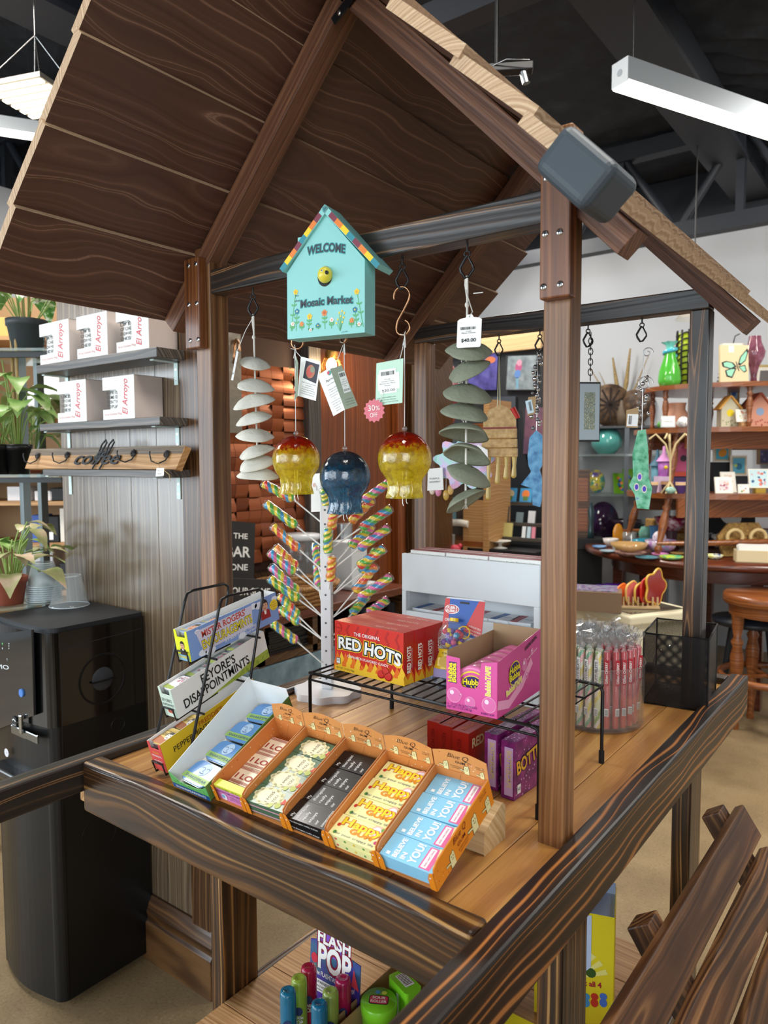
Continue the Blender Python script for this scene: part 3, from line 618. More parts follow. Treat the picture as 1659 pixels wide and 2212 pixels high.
def f40(m, F, w, h, W_):
 barcode(m, F, w*.13, h*.64, w*.66, h*.1, n=21)
 m.text('310 004', (w*.38, h*.565), (w*.6, h*.565), .0013, INK, M=F); m.text('Moon Chimes', (w*.2, h*.5), (w*.78, h*.5), .0019, INK, M=F); m.text('$40.00', (w*.2, h*.2), (w*.8, h*.2), .0048, INK, M=F, off=.02)
bl, br, tr, tl = [ony(*c, .905) for c in ((986, 752), (1038, 749), (1037, 690), (984, 694))]
F = frame(bl, br-bl, tl-bl); w = (br-bl).length; h = (tl-bl).length
t = thing('price_tag', 'white notched price tag reading $40.00 on the shell chime', 'price tag', F, 'price tags')
m = MB(); m.prism([(0, .002), (.002, 0), (w-.002, 0), (w, .002), (w, h), (w*.9, h*1.06), (w*.66, h*1.1), (w*.6, h*1.2), (w*.4, h*1.2), (w*.34, h*1.1), (w*.1, h*1.06), (0, h)], -.0006, 0, PAPER)
m.disc((w*.5, h*1.13), .0011, INK); f40(m, None, w, h*1.02, F); m.build('card', t)
m = MB(); m.tube([(w*.5, h*1.13, .001), (w*.55, h*1.3, -.004), F.inverted() @ Vector((xs['shellg'], YF-.004, zc5-.02))], .0008, ROPE, 5); m.tube([(w*.62, h*1.95, 0), (w*1.0, h*1.95, 0)], .0007, PAPERW, 5); m.build('string', t)
facequad('price_tag', 'narrow white ticket seen edge on by the white chime', 'price tag', [((499, 821), 0), ((503, 822), -.02), ((515, 760), -.02), ((511, 757), 0)], .915, PAPER,
   lambda m, F, w, h, W_: m.text('$40', (w*.2, h*.2), (w*.8, h*.2), .003, INK, M=F), 'price tags', string=[ony(513, 757, .91), ony(530, 715, .92), ony(544, 690, .93)])
MINT = pm('bfe0cb', .6)
def f30(m, F, w, h, W_):
 m.poly([(w*.13, h*.34), (w*.93, h*.34), (w*.93, h*.72), (w*.13, h*.72)], PAPER, .0003, F); m.poly([(w*.2, h*.26), (w*.82, h*.26), (w*.82, h*.82), (w*.2, h*.82)], PAPER, .0004, F)
 barcode(m, F, w*.27, h*.68, w*.5, h*.09, .0006)
 for i, s in enumerate(('Orange', 'Octopus Hand', 'Blown Air Plant', 'Holder')): m.text(s, (w*(.5-.025*len(s)/1.3), h*(.58-.05*i)), (w*(.5+.025*len(s)/1.3), h*(.58-.05*i)), .0016, INK, M=F)
 m.text('$30.00', (w*.28, h*.3), (w*.76, h*.3), .0038, INK, M=F)
 for i, s in enumerate(('www.Apricot86nt.com', '11980 Arrow Route', 'Rancho Cucamonga CA 91739')): m.text(s, (w*.1, h*(.16-.055*i)), (w*(.78+.08*(i == 2)), h*(.16-.055*i)), .0014, INK, M=F)
facequad('price_card', 'mint green card priced $30.00 above the right glass', 'price card', [((811, 877), 0), ((869, 870), 0), ((871, 774), 0), ((813, 785), 0)], .905, MINT, f30, 'octopus price cards',
   string=[ony(863, 779, .904), ony(868, 760, .915), ony(874, 735, .93)])
def fpic(m, F, w, h, W_):
 m.poly([(w*.12, h*.48), (w*.86, h*.42), (w*.86, h*.9), (w*.12, h*.92)], pm('2b2833', .5), .0003, F); m.disc((w*.47, h*.68), h*.17, pm('b4623a', .4), .0005, F, 20, .9); m.disc((w*.42, h*.66), h*.12, pm('c03a2a', .4), .0006, F, 18, .8); m.disc((w*.56, h*.74), h*.08, pm('7d8468', .4), .0007, F, 14)
 for i, s in enumerate(('Each piece is uniquely', 'handcrafted', 'by skilled artisans', 'using the glassblowing', 'technique to create the', 'most long-lasting color')): m.text(s, (w*(.5-.017*len(s)), h*(.37-.055*i)), (w*(.5+.017*len(s)), h*(.36-.055*i)), .0014, INK, M=F)
facequad('price_card', 'white card with a glass ball picture above the left glass', 'price card', [((643, 855), 0), ((682, 866), .0), ((692, 781), 0), ((650, 770), 0)], .91, PAPER, fpic, 'octopus price cards', string=[ony(650, 771, .909), ony(640, 760, .92), ony(636, 745, .93)])
facequad('price_card', 'flowery folded card edge beside the picture card', 'price card', [((636, 866), -.012), ((643, 856), .0), ((655, 785), 0), ((640, 770), -.012)], .909, pm('cfe3cf', .6),
   lambda m, F, w, h, W_: [m.disc((w*a, h*b), w*.16, pm(c, .5), .0003, F, 10) for a, b, c in ((.4, .3, 'b6446a'), (.55, .48, 'd98a3c'), (.4, .62, '6f9a55'), (.5, .16, '8b3a5a'), (.6, .78, '7aa86a'))], 'octopus price cards')
GRY = pm('8f9a86', .6)
def fapr(m, F, w, h, W_):
 m.disc((w*.62, h*.9), .004, pm('3f9d94', .5), .0004, F); m.disc((w*.56, h*.91), .0028, pm('c9485a', .5), .0006, F)
 m.text('Apricot', (w*.22, h*.74), (w*1.0, h*.74), .004, INK, M=F); m.text('Color Makes', (w*.2, h*.66), (w*.8, h*.66), .0016, INK, M=F)
 for i, s in enumerate(('Making life', 'in life and', 'memories with', 'hand blown', 'art', 'inspiring you', 'with Apricot', 'colorful and', 'fashion', 'MADE IN')): m.text(s, (w*(.5-.025*len(s)), h*(.55-.055*i)), (w*(.5+.025*len(s)), h*(.55-.055*i)), .0014, INK, M=F)
def fapr2(m, F, w, h, W_):
 m.poly([(w*.3, h*.36), (w*.82, h*.36), (w*.82, h*.86), (w*.3, h*.86)], pm('d8dbd4', .6), .0003, F); barcode(m, F, w*.34, h*.74, w*.42, h*.09, .0006)
 for i, s in enumerate(('Pik Blue', 'Octopus Hand', 'Blown Air Plant', 'Holder')): m.text(s, (w*(.56-.015*len(s)), h*(.66-.05*i)), (w*(.56+.015*len(s)), h*(.66-.05*i)), .0012, INK, M=F)
 m.text('$30.00', (w*.36, h*.4), (w*.78, h*.4), .0035, INK, M=F)
 for i, s in enumerate(('www.Apricot86nt.com', '11980 Arrow Route', 'Rancho Cucamonga')): m.text(s, (w*.2, h*(.2-.06*i)), (w*.85, h*(.2-.06*i)), .0012, INK, M=F)
facequad('price_card', 'white printed card hanging tilted above the blue glass', 'price card', [((720, 899), 0), ((748, 883), .0), ((718, 790), 0), ((686, 811), 0)], .902, PAPER, fapr, 'octopus price cards', string=[ony(716, 793, .902), ony(730, 775, .915), ony(741, 745, .93)])
facequad('price_card', 'grey card priced $30.00 folded over the white printed card', 'price card', [((745, 885), 0), ((773, 876), .012), ((738, 789), .012), ((713, 797), .0)], .899, GRY, fapr2, 'octopus price cards')
C0 = ony(808, 887, .899); F = frame(C0, (math.cos(.2), math.sin(.2), 0), (0, 0, 1)); w = Rpx(C0, 26)
m = MB(); P = []
for i in range(28): r = w*(1.0 if i % 2 else .84); P.append((r*math.cos(math.pi*i/14), r*math.sin(math.pi*i/14)))
m.prism(P, -.0006, 0, pm('d8707e', .5)); m.text('30', (-w*.52, -w*.02), (w*.12, w*.02), w*.46, PAPER); m.text('%', (w*.18, w*.02), (w*.55, w*.05), w*.36, PAPER); m.text('OFF', (-w*.36, -w*.55), (w*.34, -w*.52), w*.36, PAPER)
m.tube([(w*.5, w*.7, 0), (w*.9, w*1.6, -.002)], .0005, PAPERW, 4)
solo(m, 'discount_badge', 'pink star badge reading 30% OFF under the mint card', 'badge', F)
# things on the back beam
YK = 1.653
def kx(x): return ony(x, 740, YK).x
zk = 1.8115
clip(kx(1078), YK, zk, 'black snap clip carrying the layered resin sandwich', 10, 1.05); clip(kx(1166), YK, zk, 'black snap clip beside the front right post, blue ornament', 30, 1.05)
clip(kx(1270), YK, zk, 'black snap clip just right of the front post', 40, 1.05); clip(kx(1386), YK, zk, 'black snap clip carrying the green glass drop', 25, 1.05); clip(kx(995), YK, zk, 'black snap clip behind the grey green chime', 10, 1.05)
P = ony(1078, 945, YK); t = thing('resin_ornament', 'tan layered resin ornament with long drips', 'ornament', TR(P) @ RZ(20)); R = Rpx(P, 1)
TAN = speck('resin_tan', [(.3, 'b08a52'), (.6, 'd0aa6e'), (.8, 'e0c596')], 0, .35, 90, coat=.3); AMB = pm('cdae5e', .2, coat=.5)
m = MB(); m.prism([(-34*R, 20*R), (36*R, 20*R), (36*R, 40*R), (24*R, 60*R), (4*R, 70*R), (-20*R, 60*R), (-33*R, 40*R)], -.008, .008, TAN, RX(90)); m.build('body', t, bevel=.003)
for i, (z0, z1) in enumerate(((-2, 19), (-22, -3), (-42, -23))): m = MB(); m.box((-36-i)*R, (38+i)*R, -.009, .009, z0*R, z1*R, TAN); m.build('layer', t, bevel=.002)
m = MB(); m.box(-35*R, 37*R, -.0095, .0095, 18*R, 22*R, pm('8a3a36', .4)); m.box(20*R, 37*R, -.0098, .0098, 36*R, 62*R, pm('c8261e', .4), RY(20) @ TR((8*R, 0, 6*R))) if False else None; m.tube([(28*R, 0, 62*R), (37*R, 0, 44*R), (38*R, 0, 40*R)], 7*R, pm('c8261e', .45), 8); m.build('red_trim', t)
for x, l in ((-22, 90), (-2, 55), (16, 45), (33, 42)): m = MB(); m.tube([(x*R, 0, -40*R), (x*R, 0, (-40-l*.5)*R), ((x-1)*R, 0, (-40-l)*R)], 4*R, AMB, 8, radii=[6*R, 4*R, 6*R]); m.ball(((x-1)*R, 0, (-40-l)*R), 6*R, AMB, 10, 8); m.build('drip', t)
m = MB(); m.tube([(-4*R, 0, 62*R), (-1*R, 0, 190*R), (2*R, 0, 62*R)], .0014, pm('d8d6b8', .7), 6); m.build('ribbon', t)
P = ony(1158, 1000, YK); t = thing('bead_ornament', 'silver bead strand with blue resin leaf beside the post', 'ornament', TR(P) @ RZ(15)); R = Rpx(P, 1)
BLUR = speck('resin_blue', [(.3, '2f6fa6'), (.55, '5fa3cf'), (.8, '8cc4e0')], 0, .3, 60, coat=.5)
m = MB(); m.prism([(-18*R, 40*R), (-14*R, 80*R), (0, 95*R), (18*R, 80*R), (20*R, 30*R), (8*R, 10*R), (20*R, -30*R), (10*R, -70*R), (-6*R, -66*R), (-8*R, -30*R), (-32*R, -22*R), (-10*R, 6*R), (-16*R, 20*R)], -.004, .004, BLUR, RX(90) @ TR((0, -25*R, 0))); m.build('leaf', t, bevel=.002)
m = MB()
for i in range(26): m.ball((random.uniform(-12, 8)*R, random.uniform(-6, 6)*R, (75+i*6.2)*R), random.uniform(3, 6.5)*R, STEEL if i % 3 else pm('8d8d92', .3, .8), 8, 6)
m.tube([(0, 0, 70*R), (2*R, 0, 160*R), (0, 0, 240*R)], .001, STEEL, 5); m.build('beads', t)
tg = facequad('price_tag', 'brown ticket with white sticker on the silver beads', 'price tag', [((1139, 898), 0), ((1156, 893), 0), ((1158, 856), 0), ((1141, 858), 0)], YK-.02, pm('b3946a', .7),
   lambda m, F, w, h, W_: (m.poly([(w*.1, h*.08), (w*.9, h*.08), (w*.9, h*.8), (w*.1, h*.8)], pm('cfe6f0', .6), .0003, F), barcode(m, F, w*.45, h*.2, w*.3, h*.5, .0006, 7)), 'price tags')
P = ony(1274, 888, YK); t = thing('glass_suncatcher', 'pressed flower glass square on a black chain beside front post', 'ornament', TR(P) @ RZ(42)); R = Rpx(P, 1)
m = MB(); m.box(-26*R, 22*R, -.0035, .0035, -66*R, 62*R, pm('23211f', .5)); m.build('frame', t, bevel=.001)
m = MB(); m.box(-24*R, 20*R, -.0042, .0042, -62*R, 58*R, pm('aebcc4', .12, .0, coat=.8)); m.box(-14*R, 10*R, -.0046, .0046, -40*R, 40*R, speck('pressed_flowers', [(.35, 'b8c4bb'), (.5, '6f7a6a'), (.7, 'd9d3b0')], 0, .3, 220)); m.build('glass', t)
m = MB()
for i in range(9): m.tube([(6*R*math.cos(a*.785)*(1 if i % 2 else .4), 6*R*math.cos(a*.785)*(.4 if i % 2 else 1), (72+i*11+8*math.sin(a*.785))*R) for a in range(8)], .0012, BLK, 5, True)
m.build('chain', t)
P = ony(1386, 960, YK); t = thing('glass_drop', 'green glass feather drop under curled silver beads', 'ornament', TR(P) @ RZ(10)); R = Rpx(P, 1)
GG = speck('glass_green', [(.3, '2f8f5f'), (.5, '6fc79a'), (.7, '9adcbc'), (.85, '5a3ec2')], 0, .12, 70, coat=.8)
m = MB(); m.prism([(-18*R, -20*R), (-8*R, 30*R), (8*R, 32*R), (14*R, -10*R), (16*R, -70*R), (24*R, -95*R), (18*R, -140*R), (-6*R, -138*R), (-12*R, -108*R), (-24*R, -88*R), (-16*R, -70*R)], -.004, .004, GG, RX(90)); m.build('glass_body', t, bevel=.002)
m = MB()
for cx, cy, c in ((-8, -92, '4a35c4'), (8, -96, '4a35c4'), (-2, -70, '6a45d0')):
 m.disc((cx*R, cy*R), 9*R, pm('e9e4d6', .3, coat=.5), .0048, frame((0, 0, 0), (1, 0, 0), (0, 0, 1)), 14, .6); m.disc((cx*R, cy*R), 6*R, pm(c, .2, coat=.6), .0052, frame((0, 0, 0), (1, 0, 0), (0, 0, 1)), 14, .6)
m.build('feather_eyes', t)
m = MB()
for i in range(30): m.ball((random.uniform(-13, 13)*R, random.uniform(-6, 6)*R, (40+i*3.6)*R), random.uniform(3, 6)*R, STEEL if i % 2 else CLEAR, 8, 6)
def spiral(cx, cz, r0, turns, n=26): return [((cx+r0*(1-i/n*.8)*math.cos(i/n*turns*6.28))*R, 0, (cz+r0*(1-i/n*.8)*math.sin(i/n*turns*6.28))*R) for i in range(n)]
m.tube(spiral(4, 130, 17, 1.6), .0012, STEEL, 6); m.tube(spiral(-16, 60, 14, 1.2), .0012, STEEL, 6); m.tube(spiral(8, 195, 12, 1.3), .0012, STEEL, 6); m.tube([(0, 0, 25*R), (0, 0, 190*R), (4*R, 0, 205*R)], .001, STEEL, 5); m.build('silver_swirl', t)
facequad('price_tag', 'brown ticket with white sticker on the green glass drop', 'price tag', [((1352, 923), 0), ((1378, 924), 0), ((1379, 880), 0), ((1353, 886), 0)], YK-.03, pm('b3946a', .7),
   lambda m, F, w, h, W_: (m.poly([(w*.05, h*.08), (w*.95, h*.08), (w*.95, h*.78), (w*.05, h*.78)], PAPER, .0003, F), barcode(m, F, w*.2, h*.18, w*.25, h*.5, .0006, 9)), 'price tags')
P = ony(1002, 1000, YK); t = thing('resin_cloud', 'lilac iridescent resin cloud with hanging charms behind grey chime', 'ornament', TR(P) @ RZ(15)); R = Rpx(P, 1)
m, n_, L_, b_ = new_mat('iridescent_resin'); tc = n_.new('ShaderNodeTexCoord'); nz = n_.new('ShaderNodeTexNoise'); nz.inputs['Scale'].default_value = 22; L_.new(tc.outputs['Object'], nz.inputs['Vector'])
r_ = ramp(n_, [(.3, 'b79fd6'), (.42, '8fd6c8'), (.52, 'c6b4e4'), (.62, 'e8a6c8'), (.72, '9cc0ea')]); L_.new(nz.outputs[0], r_.inputs[0]); L_.new(r_.outputs[0], b_.inputs['Base Color']); b_.inputs['Roughness'].default_value = .2; b_.inputs['Coat Weight'].default_value = .6; IRI = m
m = MB(); pl = []
for i in range(60): a = i/60*6.283; pl.append(((62+9*math.sin(a*9))*math.cos(a)*R, (52+8*math.sin(a*9))*math.sin(a)*R))
m.prism(pl, -.004, .004, IRI, RX(90)); m.build('cloud', t, bevel=.0015)
for i, (x, z, c) in enumerate(((-58, -62, 'd98ab0'), (-40, -70, 'c9a24a'), (-72, -58, 'e8d9c8'), (-30, -58, 'd9b36a'))): m = MB(); m.ball((x*R, 0, z*R), 9*R, pm(c, .3, coat=.4), 10, 8, (.8, .5, 1.3)); m.tube([(x*R, 0, z*R), (x*R, 0, -30*R)], .0008, STEEL, 4); m.build('charm', t)
m = MB(); m.tube([(0, 0, 45*R), (-8*R, 0, 270*R)], .0012, PAPERW, 5)
for i in range(14): m.ball((random.uniform(-12, 0)*R, 0, (80+i*13)*R), random.uniform(3, 6)*R, STEEL, 8, 6)
m.build('bead_strand', t)
facequad('price_card', 'white notched ticket behind the grey green chime', 'price card', [((1020, 1003), 0), ((1055, 1006), 0), ((1053, 972), 0), ((1032, 960), 0)], YK-.03, PAPER, lambda m, F, w, h, W_: None)
facequad('price_card', 'white Purple ornament card behind the right octopus glass', 'price card', [((923, 1060), 0), ((958, 1058), 0), ((956, 1010), 0), ((924, 1013), 0)], YK-.03, PAPER, lambda m, F, w, h, W_: (m.text('PURPLE', (w*.2, h*.5), (w*.8, h*.5), .004, INK, M=F), m.text('ORNAMENT', (w*.15, h*.35), (w*.85, h*.35), .004, INK, M=F)))
# goods on the deck
# tilted gum display boxes and their wooden chock
GT = math.radians(22.5); GV = Vector((0, math.cos(GT), math.sin(GT))); GN = Vector((0, -math.sin(GT), math.cos(GT)))
def gframe(x, y=.708, z=.9885): return frame((x, y, z), (1, 0, 0), GV)          # local: x right, y up the slope, z out of the tray
KRAFT = speck('printed_orange_card', [(.0, 'd08a48'), (1, 'd69250')], 0, .6, 40); KRI = pm('cd8140', .6); ORNG = pm('e2861a', .5); RAW = pm('e9d9bd', .7)
CREAM = pm('e6dba0', .55); DOTS = [pm(c, .6) for c in ('f0d9a8', 'e8b74d', 'a8341f', 'e9e2cf')]
GD, GH = .148, .036
def dots(m, F, w, h, n, seed):
 rr = random.Random(seed)
 for i in range(n): m.disc((rr.uniform(.05, .95)*w, rr.uniform(.1, .9)*h), rr.uniform(.0007, .0011), DOTS[rr.randrange(4)], .0003, F, 8, .8, rr.random())
def gumfolk(m, F, x, y, s, seed):
 """a cream stick of chewing gum with a face and an outstretched arm"""
 P = [(-.35, 0), (-.33, 1.0), (-.2, 1.25), (0, 1.2), (.18, 1.38), (.3, 1.15), (.33, .0)]
 m.poly([(x+a*s*1.12, y-.05*s+b*s*1.06) for a, b in P[::-1]], INK, .0003, F); m.poly([(x+a*s, y+b*s) for a, b in P[::-1]], CREAM, .0005, F)
 m.line([(x-.95*s, y+.65*s), (x-.6*s, y+.6*s), (x-.3*s, y+.5*s)], s*.24, INK, .0003, F); m.line([(x-.95*s, y+.65*s), (x-.6*s, y+.6*s), (x-.3*s, y+.5*s)], s*.15, CREAM, .0005, F)
 for e in (-.1, .12): m.disc((x+e*s, y+.95*s), s*.07, INK, .0007, F, 8, .7)
 m.line([(x-.12*s, y+.72*s), (x+.02*s, y+.66*s), (x+.14*s, y+.74*s)], s*.05, INK, .0007, F)
BX = [(-.857, -.789), (-.787, -.707), (-.705, -.629), (-.627, -.545), (-.543, -.459)]
GL = ['leftmost orange gum tray holding cream and red striped packs', 'orange gum tray holding green and cream I MISS YOU packs', 'middle orange gum tray holding black packs', 'orange gum tray holding yellow flowery packs', 'rightmost orange gum tray holding pale blue packs']
def gum_tray(i):
 x0, x1 = BX[i]; w = x1-x0; F = gframe(x0); t = thing('gum_tray', GL[i], 'gum display', F, 'orange gum trays')
 m = MB(); m.box(0, w, 0, GD, 0, .0008, KRI)
 for xs_, inner in ((0, 1), (w-.0008, -1)):
  m.prism([(0, 0), (GD, 0), (GD, GH+.004), (.012, GH), (.003, GH-.004), (0, GH-.014)], 0, .0008, ORNG if False else KRI, frame((xs_, 0, 0), (0, 1, 0), (0, 0, 1)) if True else None)
 m.box(0, w, GD-.0008, GD, 0, GH+.002, KRI)
 for xs_, sg in ((0, 1), (w, -1)):
  Fw = frame((xs_+sg*.0010, 0, 0), (0, sg, 0), (0, 0, 1));
  Fi = frame((xs_+.0009, 0, 0), (0, 1, 0), (0, 0, 1)) if sg > 0 else frame((xs_-.0009, GD, 0), (0, -1, 0), (0, 0, 1))
  dots(m, Fi, GD, GH, 16, i*7+sg);
  m.line([(.003, GH-.0045), (.012, GH-.0004), (GD, GH+.0036)] if sg > 0 else [(GD-.003, GH-.0045), (GD-.012, GH-.0004), (0, GH+.0036)], .0008, RAW, .0004, Fi)
 dots(m, frame((0, GD-.0009, 0), (1, 0, 0), (0, 0, 1)), w, GH, 9, i+50)
 m.build('tray', t)
 for xs_, sg in ((0, 1), (w, -1)):
  m = MB(); q = .0085 if i else .007; P = [(0, 0), (q, 0), (q, .018), (q*.6, .027), (0, .0295)]
  if sg < 0: P = [(-a, b) for a, b in P][::-1]
  m.prism(P, 0, .0008, ORNG, frame((xs_, 0, 0), (1, 0, 0), (0, 0, 1))); m.disc((sg*q*.5, .021), .0012, PAPER, .0014, frame((xs_, 0, 0), (1, 0, 0), (0, 0, 1)), 10); m.build('front_flap', t)
 Fh = frame((0, GD, GH), (1, 0, 0), (0, .14, 1)); m = MB(); hh = .034
 P = [(0, 0), (w, 0), (w, hh*.8)]+[(w*(1-k/10), hh*(.8+.2*math.sin(math.pi*k/10))) for k in range(1, 10)]+[(0, hh*.8)]
 m.prism(P, -.0008, 0, KRAFT, Fh); s = w/.078
 dots(m, Fh, w, hh*.9, 12, i+90)
 m.text('Blue', (w*.28, hh*.66), (w*.52, hh*.66), .0062*s, INK, M=Fh, shear=.35, off=-.012); m.text('Q', (w*.56, hh*.64), (w*.68, hh*.64), .0072*s, INK, M=Fh, shear=.35, off=-.012); m.line([(w*.6, hh*.65), (w*.72, hh*.57)], .0005, INK, .0006, Fh)
 m.text('GUM', (w*.42, hh*.46), (w*.6, hh*.46), .0034*s, INK, M=Fh, off=.01)
 m.text('EVERYONE\'S', (w*.32, hh*.28), (w*.52, hh*.28), .0014*s, INK, M=Fh); m.text('INVITED!', (w*.34, hh*.2), (w*.5, hh*.2), .0014*s, INK, M=Fh); m.text('FULL OF', (w*.8, hh*.5), (w*.95, hh*.5), .0014*s, INK, M=Fh); m.text('FLAVOR', (w*.8, hh*.42), (w*.95, hh*.42), .0014*s, INK, M=Fh)
 for fx in (.23, .62, .9): gumfolk(m, Fh, w*fx, 0.0, .0105*s*(.8 if fx > .8 else 1), 0)
 m.build('header_flap', t)
 if i == 4:                                                     # printed outer side
  Fs = frame((w+.0009, 0, 0), (0, 1, 0), (0, 0, 1)); m = MB(); m.prism([(0, 0), (GD, 0), (GD, GH+.004), (.012, GH), (.003, GH-.004), (0, GH-.014)], -.0006, 0, ORNG, Fs)
  m.text('Blue Q', (GD*.32, GH*.72), (GD*.54, GH*.76), .0085, pm('7a1f16', .5), M=Fs, shear=.35); m.text('GUM', (GD*.37, GH*.45), (GD*.5, GH*.47), .0055, pm('7a1f16', .5), M=Fs, off=.01)
  m.text("EVERYONE'S", (GD*.37, GH*.25), (GD*.55, GH*.27), .0028, pm('7a1f16', .5), M=Fs); m.text('INVITED!', (GD*.39, GH*.12), (GD*.53, GH*.14), .0028, pm('7a1f16', .5), M=Fs); m.text('FULL OF', (GD*.8, GH*.92), (GD*.92, GH*.94), .0026, pm('7a1f16', .5), M=Fs); m.text('FLAVOR', (GD*.8, GH*.8), (GD*.92, GH*.82), .0026, pm('7a1f16', .5), M=Fs)
  for fx, k in ((.27, .016), (.66, .019), (.9, .016)): gumfolk(m, Fs, GD*fx, .001, k, 0)
  dots(m, Fs, GD*.2, GH*.8, 9, 4); m.build('printed_side', t)
 return F, w
TX = {0: pm('a3322b', .5), 1: pm('b83b2b', .5)}
def pack(i, F, w, k, n, lay, zt, pw, pd):
 """one pack of gum; k counts from the front, lay from the top"""
 th = 0; base = {0: 'ecdcc0', 1: '4f6f54', 2: '141416', 3: 'f3eda6', 4: '8cc8e6'}[i]; th = .0105 if (k == 0 or i == 0) else .0215
 jit = random.uniform(-.0012, .0012); y0 = .002+k*(pd+.0008); x0 = (w-pw)/2+jit; z = zt-th*(lay+1)-.0004*lay
 M = F @ TR((x0, y0, z)) @ RZ(random.uniform(-2, 2)); col = pm(base, .3, coat=.25)
 where = ['at the front', 'second from the front', 'third from the front', 'at the back'][min(k, 3)] if n > 1 else ''
 nm = ['red striped gum pack', 'green I MISS YOU gum pack', 'black gum pack', 'yellow flowery gum pack', 'pale blue gum pack'][i]
 lab = '%s %s of its tray%s' % (nm, where, (', lower of two' if lay else ', upper of two') if (k == 0 and i) else '')
 m = MB(); m.box(0, pw, 0, pd, 0, th, col)
 if i == 1: m.box(-.0001, pw+.0001, -.0001, pd+.0001, .002, .004, pm('d99ab0', .5))
 if lay == 0:
  T = frame((0, 0, th), (1, 0, 0), (0, 1, 0)); V = frame((pw, 0, th), (0, 1, 0), (-1, 0, 0))   # V: text runs up the slope, lines step right
  if i == 4:
   wht = pm('f2f6f6', .4)
   for s_, (a, b), y, c in (('I', (.12, .2), .84, .005), ('BELIEVE', (.08, .9), .70, .0066), ('IN', (.12, .38), .56, .0066), ('YOU!', (.10, .92), .36, .0105)): m.text(s_, (pd*a, pw*y), (pd*b, pw*y), c, wht, M=V, off=.03)
   m.poly([(pd*.05, pw*.08), (pd*.95, pw*.08), (pd*.95, pw*.28), (pd*.05, pw*.28)], pm('d96a9a', .4), .0003, V); m.poly([(pd*.1, pw*.15), (pd*.9, pw*.15), (pd*.9, pw*.25), (pd*.1, pw*.25)], wht, .0005, V); m.text('AND UNICORNS.', (pd*.14, pw*.175), (pd*.86, pw*.175), .003, pm('b0335f', .5), M=V, lift=.0008); m.poly([(pd*.2, 0), (pd, 0), (pd, pw*.12), (pd*.2, pw*.06)], CREAM, .0005, V); m.text('AND BUTENT', (pd*.3, pw*.02), (pd*.95, pw*.02), .0024, pm('b0783f', .5), M=V, lift=.0008)
  elif i == 3:
   m.disc((pw*.8, pd*.78), .009, pm('f0b9a0', .4), .0002, T); m.disc((pw*.8, pd*.76), .0065, pm('e8e0ee', .4), .0003, T)
   for a, b, c in ((.08, .5, 'c9302a'), (.92, .3, 'b8406a'), (.1, .15, '5f9a3f'), (.15, .85, '6aa348'), (.9, .9, '6aa348')): m.disc((pw*a, pd*b), .0028, pm(c, .4), .0003, T, 10)
   red = pm('d2502c', .4)
   m.text('Happy', (pw*.12, pd*.56), (pw*.95, pd*.56), .0115, red, .0004, T, off=.075); m.text('Happy', (pw*.12, pd*.56), (pw*.95, pd*.56), .0115, pm('f2d32a', .4), .0007, T, off=.03)
   m.text('GUM', (pw*.36, pd*.30), (pw*.82, pd*.30), .0075, pm('d98a1e', .4), .0006, T, off=.05); m.text('for your crappy life', (pw*.1, pd*.09), (pw*.93, pd*.09), .0036, pm('2a3f6b', .5), .0006, T)
  elif i == 2:
   for k_, (s_, e) in enumerate((('My', .3), ('therapist', .85), ('really', .55), ('enjoys', .62), ('our', .32), ('conversations', .95))): m.text(s_, (pd*.1, pw*(.85-.15*k_)), (pd*e, pw*(.85-.15*k_)), .0052, PAPER, .0005, V)
  elif i == 1:
   gold = pm('e6dfb0', .5)
   fl_ = k % 2
   m.disc((pw*.42, pd*.5), pd*.44, gold, .0003, T, 24, .78*pw/pd)
   for a in range(10): m.disc((pw*.42+pw*.33*math.cos(a*.628), pd*.5+pd*.42*math.sin(a*.628)), .0035, gold, .0003, T, 10)
   m.disc((pw*.42, pd*.5), pd*.34, pm('efe8c4', .5), .0005, T, 24, .8*pw/pd)
   m.text('I MISS', (pd*.2, pw*.52), (pd*.78, pw*.52), .0048, pm('5a4a3a', .5), .0007, V); m.text('YOU.', (pd*.28, pw*.38), (pd*.7, pw*.38), .0048, pm('5a4a3a', .5), .0007, V)
   m.poly([(pw*.78, pd*.3), (pw*.93, pd*.4), (pw*.8, pd*.62)], pm('c9402c', .4), .0007, T); m.disc((pw*.76, pd*.22), .005, pm('b9c26a', .5), .0006, T, 12); m.disc((pw*.6, pd*.12), .004, pm('c8cf7c', .5), .0006, T, 12)
   m.text('ALREADY', (pd*.15, pw*.06), (pd*.9, pw*.06), .003, pm('c9603a', .5), .0006, V)
  elif i == 0:
   for a in (.06, .11, .16, .84, .89, .94): m.poly([(pd*a, 0), (pd*(a+.025), 0), (pd*(a+.025), pw), (pd*a, pw)], TX[0], .0003, V)
   m.text('I LOVE', (pw*.06, pd*.3), (pw*.96, pd*.3), .0098, TX[0], .0005, T, off=.02)
 if i == 3: m.text('flowers', (.01, .002), (.011, .002), .0001, INK, M=frame((0, 0, 0), (1, 0, 0), (0, 0, 1))) if False else [m.disc((pw*a, .005), .002, pm(c, .4), .0003, frame((0, 0, 0), (1, 0, 0), (0, 0, 1)), 8) for a, c in ((.15, 'd9485a'), (.35, '6aa348'), (.55, 'e8c23a'), (.75, '6aa348'), (.9, 'd98a3a'))]
 if i == 2: m.text('My therapist really enjoys', (pw*.08, .004), (pw*.8, .004), .0028, PAPER, M=frame((0, 0, 0), (1, 0, 0), (0, 0, 1)))
 solo(m, 'gum_pack', lab, 'gum pack', M, nm+'s')
